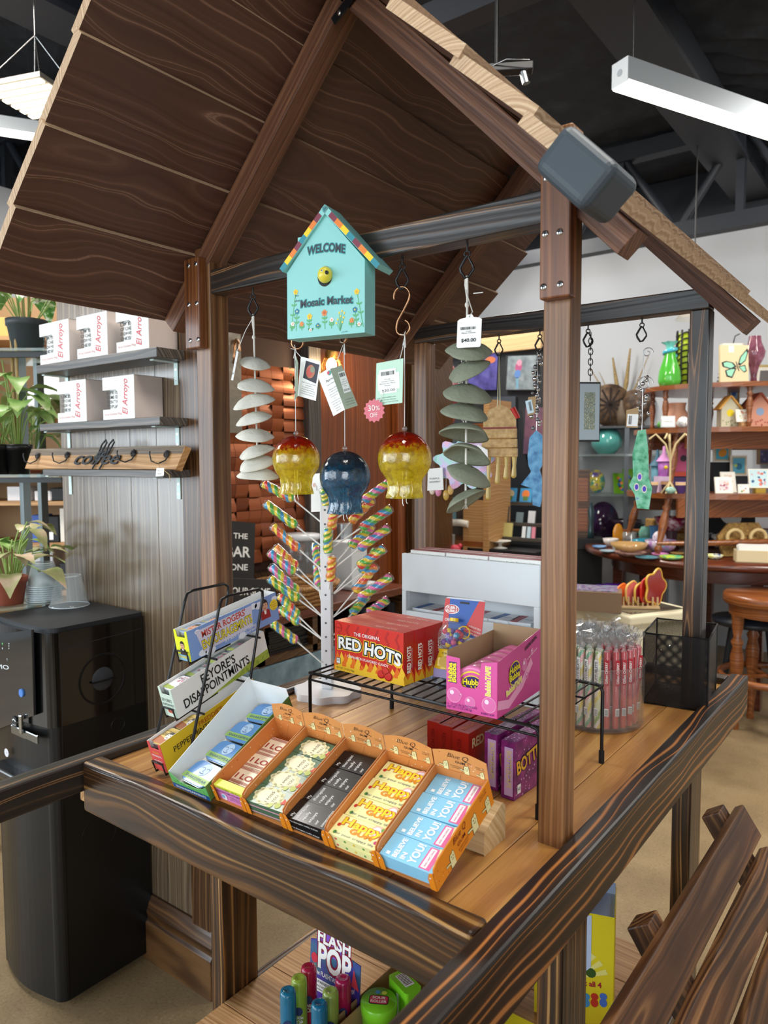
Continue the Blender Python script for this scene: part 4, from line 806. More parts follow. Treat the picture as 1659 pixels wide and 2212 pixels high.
for i in range(5):
 F, w = gum_tray(i); pw = w-.0045
 n, pd = {0: (3, .034), 1: (4, .0345), 2: (4, .0335), 3: (4, .0345), 4: (4, .0355)}[i]
 top = {0: .0125, 1: .0245, 2: .0235, 3: .0245, 4: .0245}[i]
 for k in range(n):
  if i:
   pack(i, F, w, k, n, 0, top, pw, pd); pack(i, F, w, k, n, 1, top, pw, pd) if k == 0 else None
 if i == 0:
  for k in range(3):
   Fk = F @ TR((0, .026, 0)); pack(0, Fk, w, k, 3, 0, .0125, pw, pd)
  m = MB(); m.box(0, pw, 0, .012, 0, .027, pm('d985c0', .4)); m.box(-.0002, pw+.0002, -.0002, .0122, .021, .0272, pm('d9dd4a', .4)); Ff = frame((0, -.0003, 0), (1, 0, 0), (0, 0, 1))
  m.text('ALWAYS BE YOURSELF', (.002, .0155), (pw-.002, .0155), .0032, INK, M=Ff); m.text('unless you can be', (pw*.45, .0115), (pw*.97, .0115), .0016, INK, M=Ff); m.text('a unicorn then', (pw*.45, .0085), (pw*.92, .0085), .0016, INK, M=Ff); m.text('be a unicorn', (pw*.45, .0055), (pw*.88, .0055), .0016, INK, M=Ff); m.disc((pw*.25, .0075), .006, pm('f4e6f0', .4), .0004, Ff, 16); m.disc((pw*.22, .008), .0035, pm('6fb6d8', .4), .0006, Ff, 12); m.text('be happy  be fun', (.008, .0225), (pw-.008, .0225), .003, INK, M=Ff)
  solo(m, 'gum_pack', 'pink and lime ALWAYS BE YOURSELF pack standing in leftmost tray', 'gum pack', F @ TR((.0022, .004, .0012)))
a = onz(1040, 1845, ZD);
m = MB(); m.prism([(0, 0), (.06, 0), (.06, .048), (.052, .056), (.0, .032)], -.018, .018, W_PINE, frame((0, 0, 0), (0, 1, 0), (0, 0, 1)))
solo(m, 'wood_chock', 'pale rough wooden block propping up the gum trays', 'wood block', TR((-.487, .838, ZD)), bevel=.004, seg=3)
# Shakespearmints box
xs0, xs1 = -.948, -.860; F = gframe(xs0, .700, .9885); w = xs1-xs0; D_ = .2; t = thing('mint_box', 'white lined green mint box left of the gum trays', 'mint display', F, 'cardboard mint boxes')
m = MB(); WI = pm('eef0f0', .5); GR1 = pm('58a85a', .45); BL1 = pm('1f4f8a', .45)
m.box(0, w, 0, D_, 0, .001, WI); m.prism([(0, 0), (D_, 0), (D_, .066), (0, .030)], 0, .001, WI, frame((0, 0, 0), (0, 1, 0), (0, 0, 1))); m.box(0, w, D_-.001, D_, 0, .06, WI)
m.prism([(0, 0), (D_, 0), (D_, .044), (0, .028)], -.001, 0, pm('5d7f3a', .5), frame((w, 0, 0), (0, 1, 0), (0, 0, 1))); m.build('tray', t)
m = MB(); Ff = frame((0, 0, 0), (1, 0, 0), (0, 0, 1)); P = [(0, 0), (w, 0), (w, .026), (w*.86, .019), (w*.7, .015), (w*.45, .015), (w*.25, .016), (0, .030)]
m.prism(P, 0, .001, GR1, Ff); m.poly([(0, 0), (w, 0), (w, .009), (0, .009)], BL1, .0014, Ff); m.text('SHAKESPEARMINTS', (.008, .0028), (w-.008, .0028), .004, PAPER, .0018, Ff)
for q in range(9): m.disc((.006+q*.0088, .0135+.003*(q % 2)), .0024, pm('a9d68f', .5), .0016, Ff, 10, .6, .4); m.disc((.006+q*.0088, .0135+.003*(q % 2)), .0015, GR1, .0018, Ff, 10, .6, .4)
m.build('printed_front', t)
def rrect(w, h, r, n=6):
 P = []
 for cx, cy, a0 in ((w-r, r, -90), (w-r, h-r, 0), (r, h-r, 90), (r, r, 180)):
  for k in range(n+1): a = math.radians(a0+90*k/n); P.append((cx+r*math.cos(a), cy+r*math.sin(a)))
 return P
def tin(M, w, h, base, label, grp, fn):
 m = MB(); P = rrect(w, h, min(w, h)*.28); m.prism(P, 0, .012, pm('aab0b4', .25, .9), M=None, smooth=False); Pi = [(.0012+x*(w-.0024)/w, .0012+y*(h-.0024)/h) for x, y in P]
 m.prism(Pi, .012, .0135, pm(base, .3, coat=.4)); fn(m, frame((0, 0, .0136), (1, 0, 0), (0, 1, 0)), w, h); solo(m, 'mint_tin', label, 'mint tin', M, grp)
def f_shake(m, F, w, h):
 m.poly([(0, h*.12), (w, h*.12), (w, h*.36), (0, h*.36)], pm('9fc46a', .4), .0002, F); m.text('SHAKESPEAR', (w*.1, h*.17), (w*.92, h*.17), .0055, pm('1f4f8a', .5), .0005, F); m.disc((w*.5, h*.66), h*.27, pm('b9d3ee', .4), .0003, F, 18, .85)
 m.line([(w*.36, h*.7), (w*.44, h*.74), (w*.48, h*.7)], .0009, BL1, .0006, F); m.line([(w*.54, h*.7), (w*.6, h*.74), (w*.66, h*.7)], .0009, BL1, .0006, F); m.line([(w*.5, h*.68), (w*.48, h*.56), (w*.54, h*.55)], .0008, BL1, .0006, F); m.line([(w*.42, h*.5), (w*.5, h*.47), (w*.58, h*.5)], .0012, BL1, .0006, F)
for k in range(4): tin(F @ TR((.010+.004*(k % 2), .006+k*.048, .002)) @ RZ(-4+3*k), .062, .046, '5f95d2', ['front bright blue mint tin in the white lined box', 'second bright blue mint tin, behind the front tin', 'third bright blue mint tin, mostly hidden in its box', 'rearmost bright blue mint tin in the white lined box'][k], 'bright blue mint tins', f_shake)
# wire rack with three mint boxes
XB = -1.012; WB = .035
rk = thing('wire_rack', 'black wire three tier rack holding mint boxes', 'display rack', (XB, .9, ZD))
def rkp(p): return Vector(p)-Vector((XB, .9, ZD))
for X in (-.984, -1.078):
 m = MB(); pts = [(X, .745, ZD+.003), (X, .76, ZD+.01)];
 pts = [(X, .905, ZD+.003), (X, .78, ZD+.003), (X, .757, ZD+.006), (X, .752, ZD+.02), (X, .825, 1.245), (X, .832, 1.262), (X, .845, 1.266), (X, .918, 1.268), (X, .928, 1.262), (X, .928, 1.25), (X, .868, ZD+.02), (X, .862, ZD+.003)]
 m.tube([rkp(p) for p in pts], .0026, BLK, 8); m.build('side_loop', rk)
boxes = []
for nm, bf, br_, hh in (('Q', (363.6, 1669.8), (561, 1521), .055), ('E', (386, 1552), (582, 1419), .055), ('M', (414, 1430), (603.6, 1337), .055)):
 a = onx(*bf, XB); b = onx(*br_, XB); F = frame((XB-WB, a.y, max(a.z, ZD+.006)), (1, 0, 0), b-a); boxes.append((nm, F, (b-a).length))
 m = MB(); M = rk.matrix_basis.inverted() @ F
 m.tube([(-.025, .03, -.003), (WB+.030, .03, -.003)], .002, BLK, 6, M=M); m.tube([(-.025, (b-a).length*.62, -.003), (WB+.030, (b-a).length*.62, -.003)], .002, BLK, 6, M=M)
 m.tube([(.004, .09, -.003), (.004, -.003, -.003), (.004, -.004, .018), (WB-.004, -.004, .018), (WB-.004, -.003, -.003), (WB-.004, .09, -.003)], .0018, BLK, 6, M=M); m.build('tier_wire', rk)
def mint_box(F, L, h, label, side, front, prints, frontprint, inside='ececea'):
 t = thing('mint_box', label, 'mint display', F, 'cardboard mint boxes'); th = .001; SI = pm(side, .45); FR = pm(front, .45); IN_ = pm(inside, .6)
 m = MB(); m.box(0, WB, 0, L, 0, th, IN_); m.box(0, th, 0, L, 0, h, IN_); m.box(0, WB, L-th, L, 0, h, IN_); m.box(WB-th, WB-.0002, 0, L, 0, h, IN_); m.build('tray', t)
 m = MB(); Fs = frame((WB+.0002, 0, 0), (0, 1, 0), (0, 0, 1)); m.prism([(0, 0), (L, 0), (L, h), (0, h)], -.0004, 0, SI, Fs); prints(m, F @ Fs, L, h, Fs); m.build('printed_side', t)
 m = MB(); Ff = frame((0, 0, 0), (1, 0, 0), (0, 0, 1)); w = WB; m.prism([(0, 0), (w, 0), (w, h), (w*.86, h), (w*.82, h*.78), (w*.2, h*.78), (w*.16, h), (0, h)], 0, .0008, FR, Ff); frontprint(m, Ff, w, h); m.build('printed_front', t)
 return t
def face(m, F, x, y, s, skin='d9a987', hair='2b2523', coat_=None, lift=.0006):
 if coat_: m.poly([(x-s*1.3, y-s*2.6), (x+s*1.3, y-s*2.6), (x+s*1.1, y-s*1.0), (x, y-s*.7), (x-s*1.1, y-s*1.0)], pm(coat_, .5), lift-.0002, F); m.poly([(x-s*.2, y-s*1.7), (x+s*.2, y-s*1.7), (x+s*.35, y-s*.8), (x-s*.35, y-s*.8)], PAPER, lift-.0001, F)
 m.disc((x, y+s*.25), s*1.05, pm(hair, .6), lift, F, 16, .85); m.disc((x, y), s, pm(skin, .5), lift+.0002, F, 16, .76); m.poly([(x-s*.7, y+s*.55), (x+s*.7, y+s*.55), (x+s*.5, y+s*1.1), (x-s*.5, y+s*1.1)], pm(hair, .6), lift+.0003, F)
 for e in (-.3, .3): m.disc((x+e*s, y+s*.15), s*.1, INK, lift+.0004, F, 8)
 m.line([(x-s*.3, y-s*.45), (x, y-s*.55), (x+s*.3, y-s*.45)], s*.13, pm('a0473c', .5), lift+.0004, F)
RED_ = pm('c0402c', .45); YEL_ = pm('f0dc3a', .45)
def q_side(m, FW, L, h, F):
 m.text("FREDDIE'S", (L*.37, h*.72), (L*.62, h*.72), .0085, pm('b5541a', .5), M=F, off=.01); m.text('PEPPERMINTS FIT FOR A', (L*.10, h*.48), (L*.78, h*.48), .0105, INK, M=F); m.text('QUEEN', (L*.34, h*.14), (L*.62, h*.14), .0140, INK, M=F)
 for k in range(16): a = -.6+k*.19; c = Vector((L*.86, h*.45)); m.poly([c+Vector((math.cos(a), math.sin(a)))*.014, c+Vector((math.cos(a-.04), math.sin(a-.04)))*.026, c+Vector((math.cos(a+.04), math.sin(a+.04)))*.026], pm('e9d24a', .5), .0003, F)
 face(m, F, L*.87, h*.42, .009, 'e6d7bd', '2a2422', '8f2f26'); m.poly([(L*.83, h*.62), (L*.91, h*.62), (L*.925, h*.85), (L*.89, h*.75), (L*.87, h*.9), (L*.85, h*.75), (L*.815, h*.85)], pm('a8341f', .5), .0012, F); m.line([(L*.835, h*.36), (L*.87, h*.39), (L*.905, h*.36)], .002, INK, .0014, F)
def q_front(m, F, w, h): m.text("FREDDIE'S", (w*.25, h*.62), (w*.75, h*.62), .0035, pm('e9b43a', .5), .0012, F); m.text('PEPPERMINTS', (w*.14, h*.5), (w*.86, h*.5), .0035, PAPER, .0012, F); m.text('QUEEN', (w*.2, h*.24), (w*.8, h*.24), .008, PAPER, .0012, F)
def e_side(m, FW, L, h, F):
 m.poly([(L*.3, 0), (L, 0), (L, h*.32), (L*.8, h*.28), (L*.55, h*.12)], speck('meadow_print', [(.3, '7d9a3a'), (.6, 'a9bd4a'), (.8, '8f8f3a')], 0, .5, 160), .0003, F)
 m.text("EEYORE'S", (L*.28, h*.58), (L*.64, h*.58), .0165, INK, M=F, off=.015); m.text('DISAPPOINTMINTS', (L*.08, h*.16), (L*.78, h*.26), .0165, INK, M=F, off=.015)
def e_front(m, F, w, h): m.text("EEYORE'S", (w*.1, h*.52), (w*.85, h*.52), .006, INK, .0012, F); m.text('DISAPPOINTMINTS', (w*.06, h*.38), (w*.94, h*.38), .0045, INK, .0012, F); m.disc((w*.45, h*.2), .004, RED_, .0012, F, 10, .7, .6); m.disc((w*.65, h*.2), .004, RED_, .0012, F, 10, .7, -.6)
def m_side(m, FW, L, h, F):
 for x, y, r in ((.12, .12, .006), (.2, .08, .008), (.72, .85, .006), (.78, .8, .007), (.1, .85, .004), (.55, .06, .006), (.97, .8, .005)): m.disc((L*x, h*y), r, pm('dfe6f2', .5), .0003, F, 14, 1.5)
 m.poly([(L*.13, h*.12), (L*.68, h*.22), (L*.70, h*.92), (L*.08, h*.88)], pm('cfcde0', .5), .0004, F)
 m.text("MISTER ROGERS'", (L*.14, h*.60), (L*.62, h*.70), .0115, RED_, M=F, off=.02); m.text('ENCOURAGEMINTS', (L*.13, h*.22), (L*.68, h*.36), .0158, INK, .0007, F, off=.045); m.text('ENCOURAGEMINTS', (L*.13, h*.22), (L*.68, h*.36), .0158, YEL_, .0010, F, off=.012)
 m.text("It's such a good feeling,", (L*.36, h*.10), (L*.72, h*.18), .0058, PAPER, .0008, F, shear=.2); m.text('a very good feeling.', (L*.50, h*.02), (L*.74, h*.07), .0058, PAPER, .0008, F, shear=.2)
 face(m, F, L*.845, h*.70, .0098, 'd9a98a', '2b2220', '9c2b26'); m.disc((L*.95, h*.6), .0105, YEL_, .0012, F, 20)
 for k, s_ in enumerate(('Why?', 'Because', 'I like', 'you!')): m.text(s_, (L*.95-.0012*len(s_), h*.6+.0042-.0042*k), (L*.95+.0012*len(s_), h*.6+.0042-.0042*k), .0028, RED_, .0016, F)
def m_front(m, F, w, h): face(m, F, w*.52, h*.5, .0066, 'd9a98a', '2b2220', '3a2c2c', .0012); m.poly([(w*.1, 0), (w*.9, 0), (w*.9, h*.2), (w*.1, h*.2)], pm('7fb0c9', .5), .0010, F); m.text('ENCOURAGEMINTS', (w*.14, h*.08), (w*.86, h*.08), .004, YEL_, .0014, F, off=.02)
def f_q(m, F, w, h): m.poly([(0, h*.05), (w, h*.05), (w, h*.3), (0, h*.45)], pm('b5642f', .4), .0002, F); m.text('FIT FOR A', (w*.1, h*.72), (w*.6, h*.72), .003, INK, .0005, F); m.text('QUEEN', (w*.1, h*.5), (w*.6, h*.5), .0065, INK, .0005, F); face(m, F, w*.72, h*.5, h*.2, 'e6e2dc', '55504c')
def f_e(m, F, w, h): m.text("EEYORE'S", (w*.2, h*.72), (w*.85, h*.72), .0045, INK, .0005, F); [m.disc((w*random.uniform(.4, .95), h*random.uniform(.45, .9)), .0012, pm('c04a7a', .5), .0004, F, 6) for _ in range(20)]; m.poly([(0, h*.06), (w, h*.06), (w, h*.2), (0, h*.3)], pm('9fb54a', .5), .0004, F)
def f_m(m, F, w, h): face(m, F, w*.6, h*.5, h*.26, 'd9a58a', '4a4038'); m.text('ENCOURAGE', (w*.08, h*.12), (w*.7, h*.12), .0045, YEL_, .0014, F, off=.03)
spec = {'Q': ('yellow and red mint box, lowest in the wire rack', 'd9b92a', 'd9504e', q_side, q_front, 'e0bd4f', 'yellow mint tin', f_q, 2), 'E': ('pale green and white mint box in the middle tier of the rack', 'e6e8e4', 'cfe2d2', e_side, e_front, '8f9a9c', 'grey mint tin', f_e, 4), 'M': ('sky blue mint box on the top tier of the rack', '7f9fd6', 'e6ea2f', m_side, m_front, '9fb8d8', 'pale blue portrait mint tin', f_m, 2)}
for nm, F, L in boxes:
 lb, sd, fr_, fs, ff, tb, tl_, tf, nt = spec[nm]; mint_box(F, L, .055, lb, sd, fr_, fs, ff)
 for k in range(nt):
  z = .037 if k == 0 else .034
  tin(F @ TR((.0022, .004+k*.047, z)) @ RZ(2*k), .0305, .045, 'f2eef0' if (nm == 'E' and k == 0) else tb, tl_+(' nearest the front of its box' if k == 0 else [' second from the box front', ' third from the box front', ' fourth from the box front'][k-1]), tl_+'s', tf)
  tin(F @ TR((.0022, .004+k*.047, .0015)), .0305, .045, tb, tl_+' in the bottom layer of its box'+['', ', second', ', third', ', fourth'][k], tl_+'s', lambda *a: None) if k == 0 else None
# white peg tree with twisted lollipops
TP = onz(708, 1500, ZD); TP.z = ZD
tr = thing('lollipop_stand', 'white square peg pole on a scalloped base holding twist lollipops', 'lollipop stand', TR(TP) @ RZ(28))
LAC = pm('eef1f4', .3, coat=.3);
m = MB(); n = 96; P = [(.073*(1+.07*math.cos(8*a)*.9)*math.cos(a), .073*(1+.07*math.cos(8*a)*.9)*math.sin(a)) for a in [2*math.pi*i/n for i in range(n)]]
m.prism(P, 0, .016, LAC); m.build('base', tr, bevel=.003, seg=3)
PW = .0118
m = MB(); m.box(-PW, PW, -PW, PW, .016, .50, LAC)
for z in [.04+.0318*k for k in range(15)]:
 for F in (frame((0, -PW, 0), (1, 0, 0), (0, 0, 1)), frame((-PW, 0, 0), (0, -1, 0), (0, 0, 1)), frame((PW, 0, 0), (0, 1, 0), (0, 0, 1))): m.disc((0, z), .0025, pm('5d6468', .7), .0003, F, 12)
m.build('pole', tr, bevel=.0015)
facequad('price_sign', 'clear sleeved white sign behind the lollipop pole', 'sign', [((672, 1106), .05), ((716, 1104), .05), ((716, 1020), .05), ((672, 1024), .05)], TP.y, PAPER, lambda m, F, w, h, W_: (m.text('1.50', (w*.35, h*.55), (w*.75, h*.55), .012, pm('a89a9a', .6), M=F), m.disc((w*.25, h*.7), .005, pm('d9b3a8', .5), .0005, F)))
CC = ['e8402f', 'f4d534', '3f9fd0', '58b84a', 'f08a2c', 'e86aa6', '9a5fc0']
SETS = [(2, 1, 3, 1, 0), (3, 1, 3, 2, 1), (0, 4, 2, 4, 1), (5, 3, 1, 5, 2), (4, 1, 0, 1, 4), (2, 1, 5, 3, 1), (1, 3, 2, 0, 3)]
def candy_mesh(ci, L=.078, R=.0102):
 cols = [pm(CC[c], .18, coat=.7) for c in SETS[ci]]; m = MB(); nz, na = 46, 20
 vs = []
 for j in range(nz+1):
  f = j/nz; z = f*L; env = min(1, (f/.06)**.5 if f < .06 else 1, ((1-f)/.05)**.5 if f > .95 else 1)*(1-.12*f)
  for i in range(na):
   a = 2*math.pi*i/na; r = R*env*(1+.13*math.cos(2*(a-z*150))); vs.append((r*math.cos(a), r*math.sin(a), z))
 by = {}
 for j in range(nz):
  for i in range(na):
   ph = ((i+.5)/na*2*math.pi-(j+.5)/nz*L*150)/(2*math.pi)*5; by.setdefault(int(math.floor(ph)) % 5, []).append((j*na+i, j*na+(i+1) % na, (j+1)*na+(i+1) % na, (j+1)*na+i))
 for k, fs in by.items():
  m.add(vs, fs, cols[k], None, True)
 return m
PROTO = {}
def lolly(tip, end, hole, ddep, label, ci, grp):
 dep = (TP+Vector((0, 0, .25))-CAM).dot(fwd)
 T = atd(*tip, dep+ddep); E_ = atd(*end, dep+ddep*.55); H_ = atd(*hole, dep+ (ddep*.06))
 d = (T-E_); L = d.length; d.normalize(); u, v = basis(d); M = Matrix(((u.x, v.x, d.x, E_.x), (u.y, v.y, d.y, E_.y), (u.z, v.z, d.z, E_.z), (0, 0, 0, 1)))
 t = thing('twist_lollipop', label, 'lollipop', M, grp)
 if ci not in PROTO:
  o = candy_mesh(ci).build('candy', t); w = MB(); w.lathe([(.0028, -.014), (.0038, -.010), (.0032, -.006), (.008, .001), (.0104, .006), (.0112, .012), (.0113, .074), (.0095, .0795), (.002, .081)], CLEAR, 14, None, lambda a, f: .05*math.sin(5*a+f*9)); wr = w.build('wrapper', t); PROTO[ci] = (o.data, wr.data); parts = (o, wr)
 else:
  parts = []
  for nm, me in zip(('candy', 'wrapper'), PROTO[ci]): o = bpy.data.objects.new(nm, me); COL.objects.link(o); o.parent = t; parts.append(o)
 for o in parts: o.matrix_basis = Matrix.Diagonal((1, 1, L/.078, 1))
 m = MB(); m.tube([(0, 0, .0), M.inverted() @ H_], .0017, pm('f2f2ee', .4), 8); m.build('stick', t)
def cpx(x, y): return (480+x/3.456, 880+y/3.456)
LL = [((300, 565), (535, 690), (740, 860), 0, 0), ((320, 715), (558, 890), (740, 1035), .01, 1), ((372, 882), (578, 1065), (740, 1210), -.01, 2), ((395, 1040), (560, 1195), (745, 1385), .03, 4), ((350, 1078), (545, 1238), (745, 1387), -.01, 3), ((360, 1185), (575, 1385), (745, 1560), .03, 3), ((350, 1275), (575, 1438), (745, 1562), -.01, 1), ((425, 1400), (570, 1560), (750, 1735), .01, 0), ((430, 1500), (578, 1612), (750, 1737), .04, 6), ((372, 1608), (560, 1750), (740, 1905), 0, 5)]
OW = ['first', 'second', 'third', 'fourth', 'fifth', 'sixth', 'seventh', 'eighth', 'ninth', 'tenth', 'eleventh']
for k, (a, b, h, dd_, ci) in enumerate(LL): lolly(cpx(*a), cpx(*b), cpx(*h), dd_, 'twist lollipop left of the white pole, %s from the top' % OW[k], ci, 'twist lollipops')
LR = [((1250, 555), (1050, 700), (833, 842), .0, 3), ((1125, 690), (955, 860), (833, 1005), .05, 4), ((1262, 752), (1030, 905), (830, 1040), -.01, 6), ((1125, 885), (950, 1042), (845, 1165), .05, 5), ((1245, 895), (1015, 1060), (850, 1190), 0, 3), ((1212, 1048), (1012, 1192), (832, 1390), -.01, 0), ((1150, 1060), (1040, 1240), (835, 1392), .05, 1), ((1152, 1180), (980, 1380), (832, 1560), .03, 2), ((1262, 1260), (1015, 1432), (830, 1565), -.01, 3), ((1085, 1405), (965, 1545), (832, 1700), .06, 1), ((1235, 1432), (1085, 1540), (835, 1735), .03, 3)]
for k, (a, b, h, dd_, ci) in enumerate(LR): lolly(cpx(*a), cpx(*b), cpx(*h), dd_, 'twist lollipop right of the white pole, %s from the top' % OW[k], ci, 'twist lollipops')
LF = [((760, 610), (782, 725), (790, 880), -.05, 1), ((838, 742), (815, 910), (792, 1060), -.05, 4), ((790, 905), (787, 1085), (790, 1230), -.05, 1), ((822, 1115), (806, 1295), (790, 1390), -.05, 4)]
for k, (a, b, h, dd_, ci) in enumerate(LF): lolly(cpx(*a), cpx(*b), cpx(*h), dd_, 'twist lollipop on the pole face toward the camera, %s from the top' % OW[k], ci, 'twist lollipops')
for k, (a, b, h, dd_, ci) in enumerate([((690, 1020), (716, 1180), (745, 1300), .09, 5), ((705, 1160), (720, 1340), (745, 1470), .09, 5)]): lolly(cpx(*a), cpx(*b), cpx(*h), dd_, '%s pink twist lollipop peeping out behind the white pole' % ('upper', 'lower')[k], ci, 'twist lollipops')
# black wire shelf
ZW = 1.111; ws = thing('wire_shelf', 'black wire shelf riser under the red candy boxes', 'wire shelf', (-.69, 1.11, ZD)); wo = Vector((-.69, 1.11, ZD))
X0, X1, Y0, Y1 = -.921, -.456, .985, 1.240
m = MB(); pr = [Vector(p)-wo for p in ((X0, Y0, ZW-.003), (X1, Y0-.008, ZW-.003), (X1, Y1-.01, ZW-.003), (X0, Y1, ZW-.003))]; m.tube(pr, .003, BLK, 8, True)
m.tube([Vector((X0, Y0, ZW-.016))-wo, Vector((X1, Y0-.008, ZW-.016))-wo], .0022, BLK, 8)
for i in range(1, 22): x = X0+(X1-X0)*i/22; m.tube([Vector((x, Y0, ZW-.0015))-wo, Vector((x, Y1-.005, ZW-.0015))-wo], .0016, BLK, 6)
for f in (.33, .66): y = Y0+(Y1-Y0)*f; m.tube([Vector((X0, y, ZW-.005))-wo, Vector((X1, y, ZW-.005))-wo], .0018, BLK, 6)
m.build('shelf_grid', ws)
for x, y in ((X0, Y0), (X1, Y0-.008), (X1, Y1-.01), (X0, Y1)):
 sx = .012 if x < -.7 else -.012
 m = MB(); m.tube([Vector((x+sx, y, ZW-.003))-wo, Vector((x+sx*.3, y, ZW-.005))-wo, Vector((x, y, ZW-.014))-wo, Vector((x, y, ZD+.012))-wo], .0032, BLK, 8); lg = m.build('leg', ws)
 m = MB(); m.cyl(Vector((x, y, ZD))-wo, Vector((x, y, ZD+.022))-wo, .0048, pm('111112', .7)); m.build('rubber_foot', lg)
# four cinnamon candy boxes
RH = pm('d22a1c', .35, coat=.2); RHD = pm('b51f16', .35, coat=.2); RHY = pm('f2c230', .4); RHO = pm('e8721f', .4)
a = onz(724, 1446, ZW); b = onz(872, 1483, ZW); FRH = frame((a.x, a.y, ZW+.0006), (b.x-a.x, b.y-a.y, 0), (0, 0, 1)); RW, RHH, RT = .164, .0925, .0295
def redhots(k):
 F = FRH @ TR((0, 0, -k*(RT+.0012))) @ TR((random.uniform(-.001, .001) if k else 0, 0, 0))
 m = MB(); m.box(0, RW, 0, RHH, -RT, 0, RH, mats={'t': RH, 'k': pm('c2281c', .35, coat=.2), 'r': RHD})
 if k == 0:
  A = frame((0, 0, 0), (1, 0, 0), (0, 1, 0)); rr = random.Random(5)
  for i in range(16):
   x = RW*(i+.5)/16; hh = RHH*rr.uniform(.2, .34)*(1+.35*abs(i/8-1)); m.poly([(x-.008, 0), (x+.008, 0), (x+.006, hh*.4), (x+.009, hh*.6), (x+.001, hh), (x-.004, hh*.55), (x-.007, hh*.45)], RHY if i % 2 else RHO, .0002+.00003*i, A)
  m.poly([(0, 0), (RW, 0), (RW, RHH*.12), (0, RHH*.10)], RHY, .0008, A)
  for i in range(7): x = RW*(i+.3)/7; m.line([(x, RHH*.55), (x+.006, RHH*.72), (x-.001, RHH*.84), (x+.006, RHH*.96)], .0045, pm('b3201a', .4), .0003, A)
  m.disc((RW*.06, RHH*.87), .0085, pm('a81c18', .4), .0006, A, 24); m.disc((RW*.06, RHH*.87), .0072, RH, .0007, A, 24); m.text('FERRARA', (RW*.02, RHH*.855), (RW*.1, RHH*.855), .003, pm('8a1512', .4), .0009, A)
  m.text('THE ORIGINAL', (RW*.30, RHH*.77), (RW*.68, RHH*.77), .0062, PAPER, .0012, A, off=.01)
  for o_, c_, l_ in ((.15, RHY, .0010), (.10, INK, .0012), (.03, PAPER, .0014)): m.text('RED', (RW*.07, RHH*.47), (RW*.40, RHH*.47), .0200, c_, l_, A, off=o_, arc=.001); m.text('HOTS', (RW*.46, RHH*.45), (RW*.96, RHH*.36), .0215, c_, l_, A, off=o_, arc=.002)
  m.text('CINNAMON FLAVORED CANDY', (RW*.20, RHH*.31), (RW*.80, RHH*.29), .0048, PAPER, .0012, A, off=.01); m.text('NET WT 5.5 OZ (156g)', (RW*.03, RHH*.04), (RW*.3, RHH*.04), .0035, INK, .0012, A)
  m.poly([(RW*.03, RHH*.14), (RW*.09, RHH*.14), (RW*.09, RHH*.26), (RW*.03, RHH*.26)], INK, .0012, A); m.poly([(RW*.034, RHH*.15), (RW*.086, RHH*.15), (RW*.086, RHH*.25), (RW*.034, RHH*.25)], PAPER, .0013, A); m.text('60', (RW*.04, RHH*.19), (RW*.08, RHH*.19), .0045, INK, .0015, A)
  for x, y in ((.70, .13), (.80, .11), (.76, .19)): m.disc((RW*x, RHH*y), .0078, pm('a31512', .3), .0014, A, 18, 1.25, .3); m.disc((RW*x-.001, RHH*y+.001), .0064, pm('d63a34', .25, coat=.6), .0016, A, 18, 1.25, .3)
 B = frame((RW, 0, -RT), (0, 1, 0), (0, 0, 1)) ; B = frame((RW, 0, 0), (0, 0, -1), (0, 1, 0))
 m.poly([(0, 0), (RT, 0), (RT, RHH*.12), (RT*.6, RHH*.34), (RT*.3, RHH*.15), (0, RHH*.3)], RHO, .0003, B); m.poly([(0, 0), (RT, 0), (RT*.7, RHH*.2), (RT*.4, RHH*.08), (RT*.1, RHH*.2)], RHY, .0004, B)
 V = frame((RW, 0, -RT), (0, 1, 0), (0, 0, 1)); m.text('RED HOTS', (RHH*.22, RT*.36), (RHH*.72, RT*.36), RT*.34, PAPER, .0008, V, off=.04); m.text('CINNAMON FLAVORED', (RHH*.3, RT*.2), (RHH*.68, RT*.2), RT*.09, PAPER, .0008, V)
 Tp = frame((0, RHH, 0), (1, 0, 0), (0, 0, -1)); m.text('RED HOTS', (RW*.55, RT*.3), (RW*.85, RT*.3), RT*.26, pm('e8b0a0', .4), .0005, Tp, off=.02); m.text('CINNAMON FLAVORED CANDY', (RW*.08, RT*.4), (RW*.45, RT*.4), RT*.14, pm('e8803a', .4), .0005, Tp)
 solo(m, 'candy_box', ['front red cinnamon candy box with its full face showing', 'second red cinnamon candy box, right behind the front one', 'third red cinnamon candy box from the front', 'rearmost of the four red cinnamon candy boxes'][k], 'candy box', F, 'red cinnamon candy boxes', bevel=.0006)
for k in range(4): redhots(k)
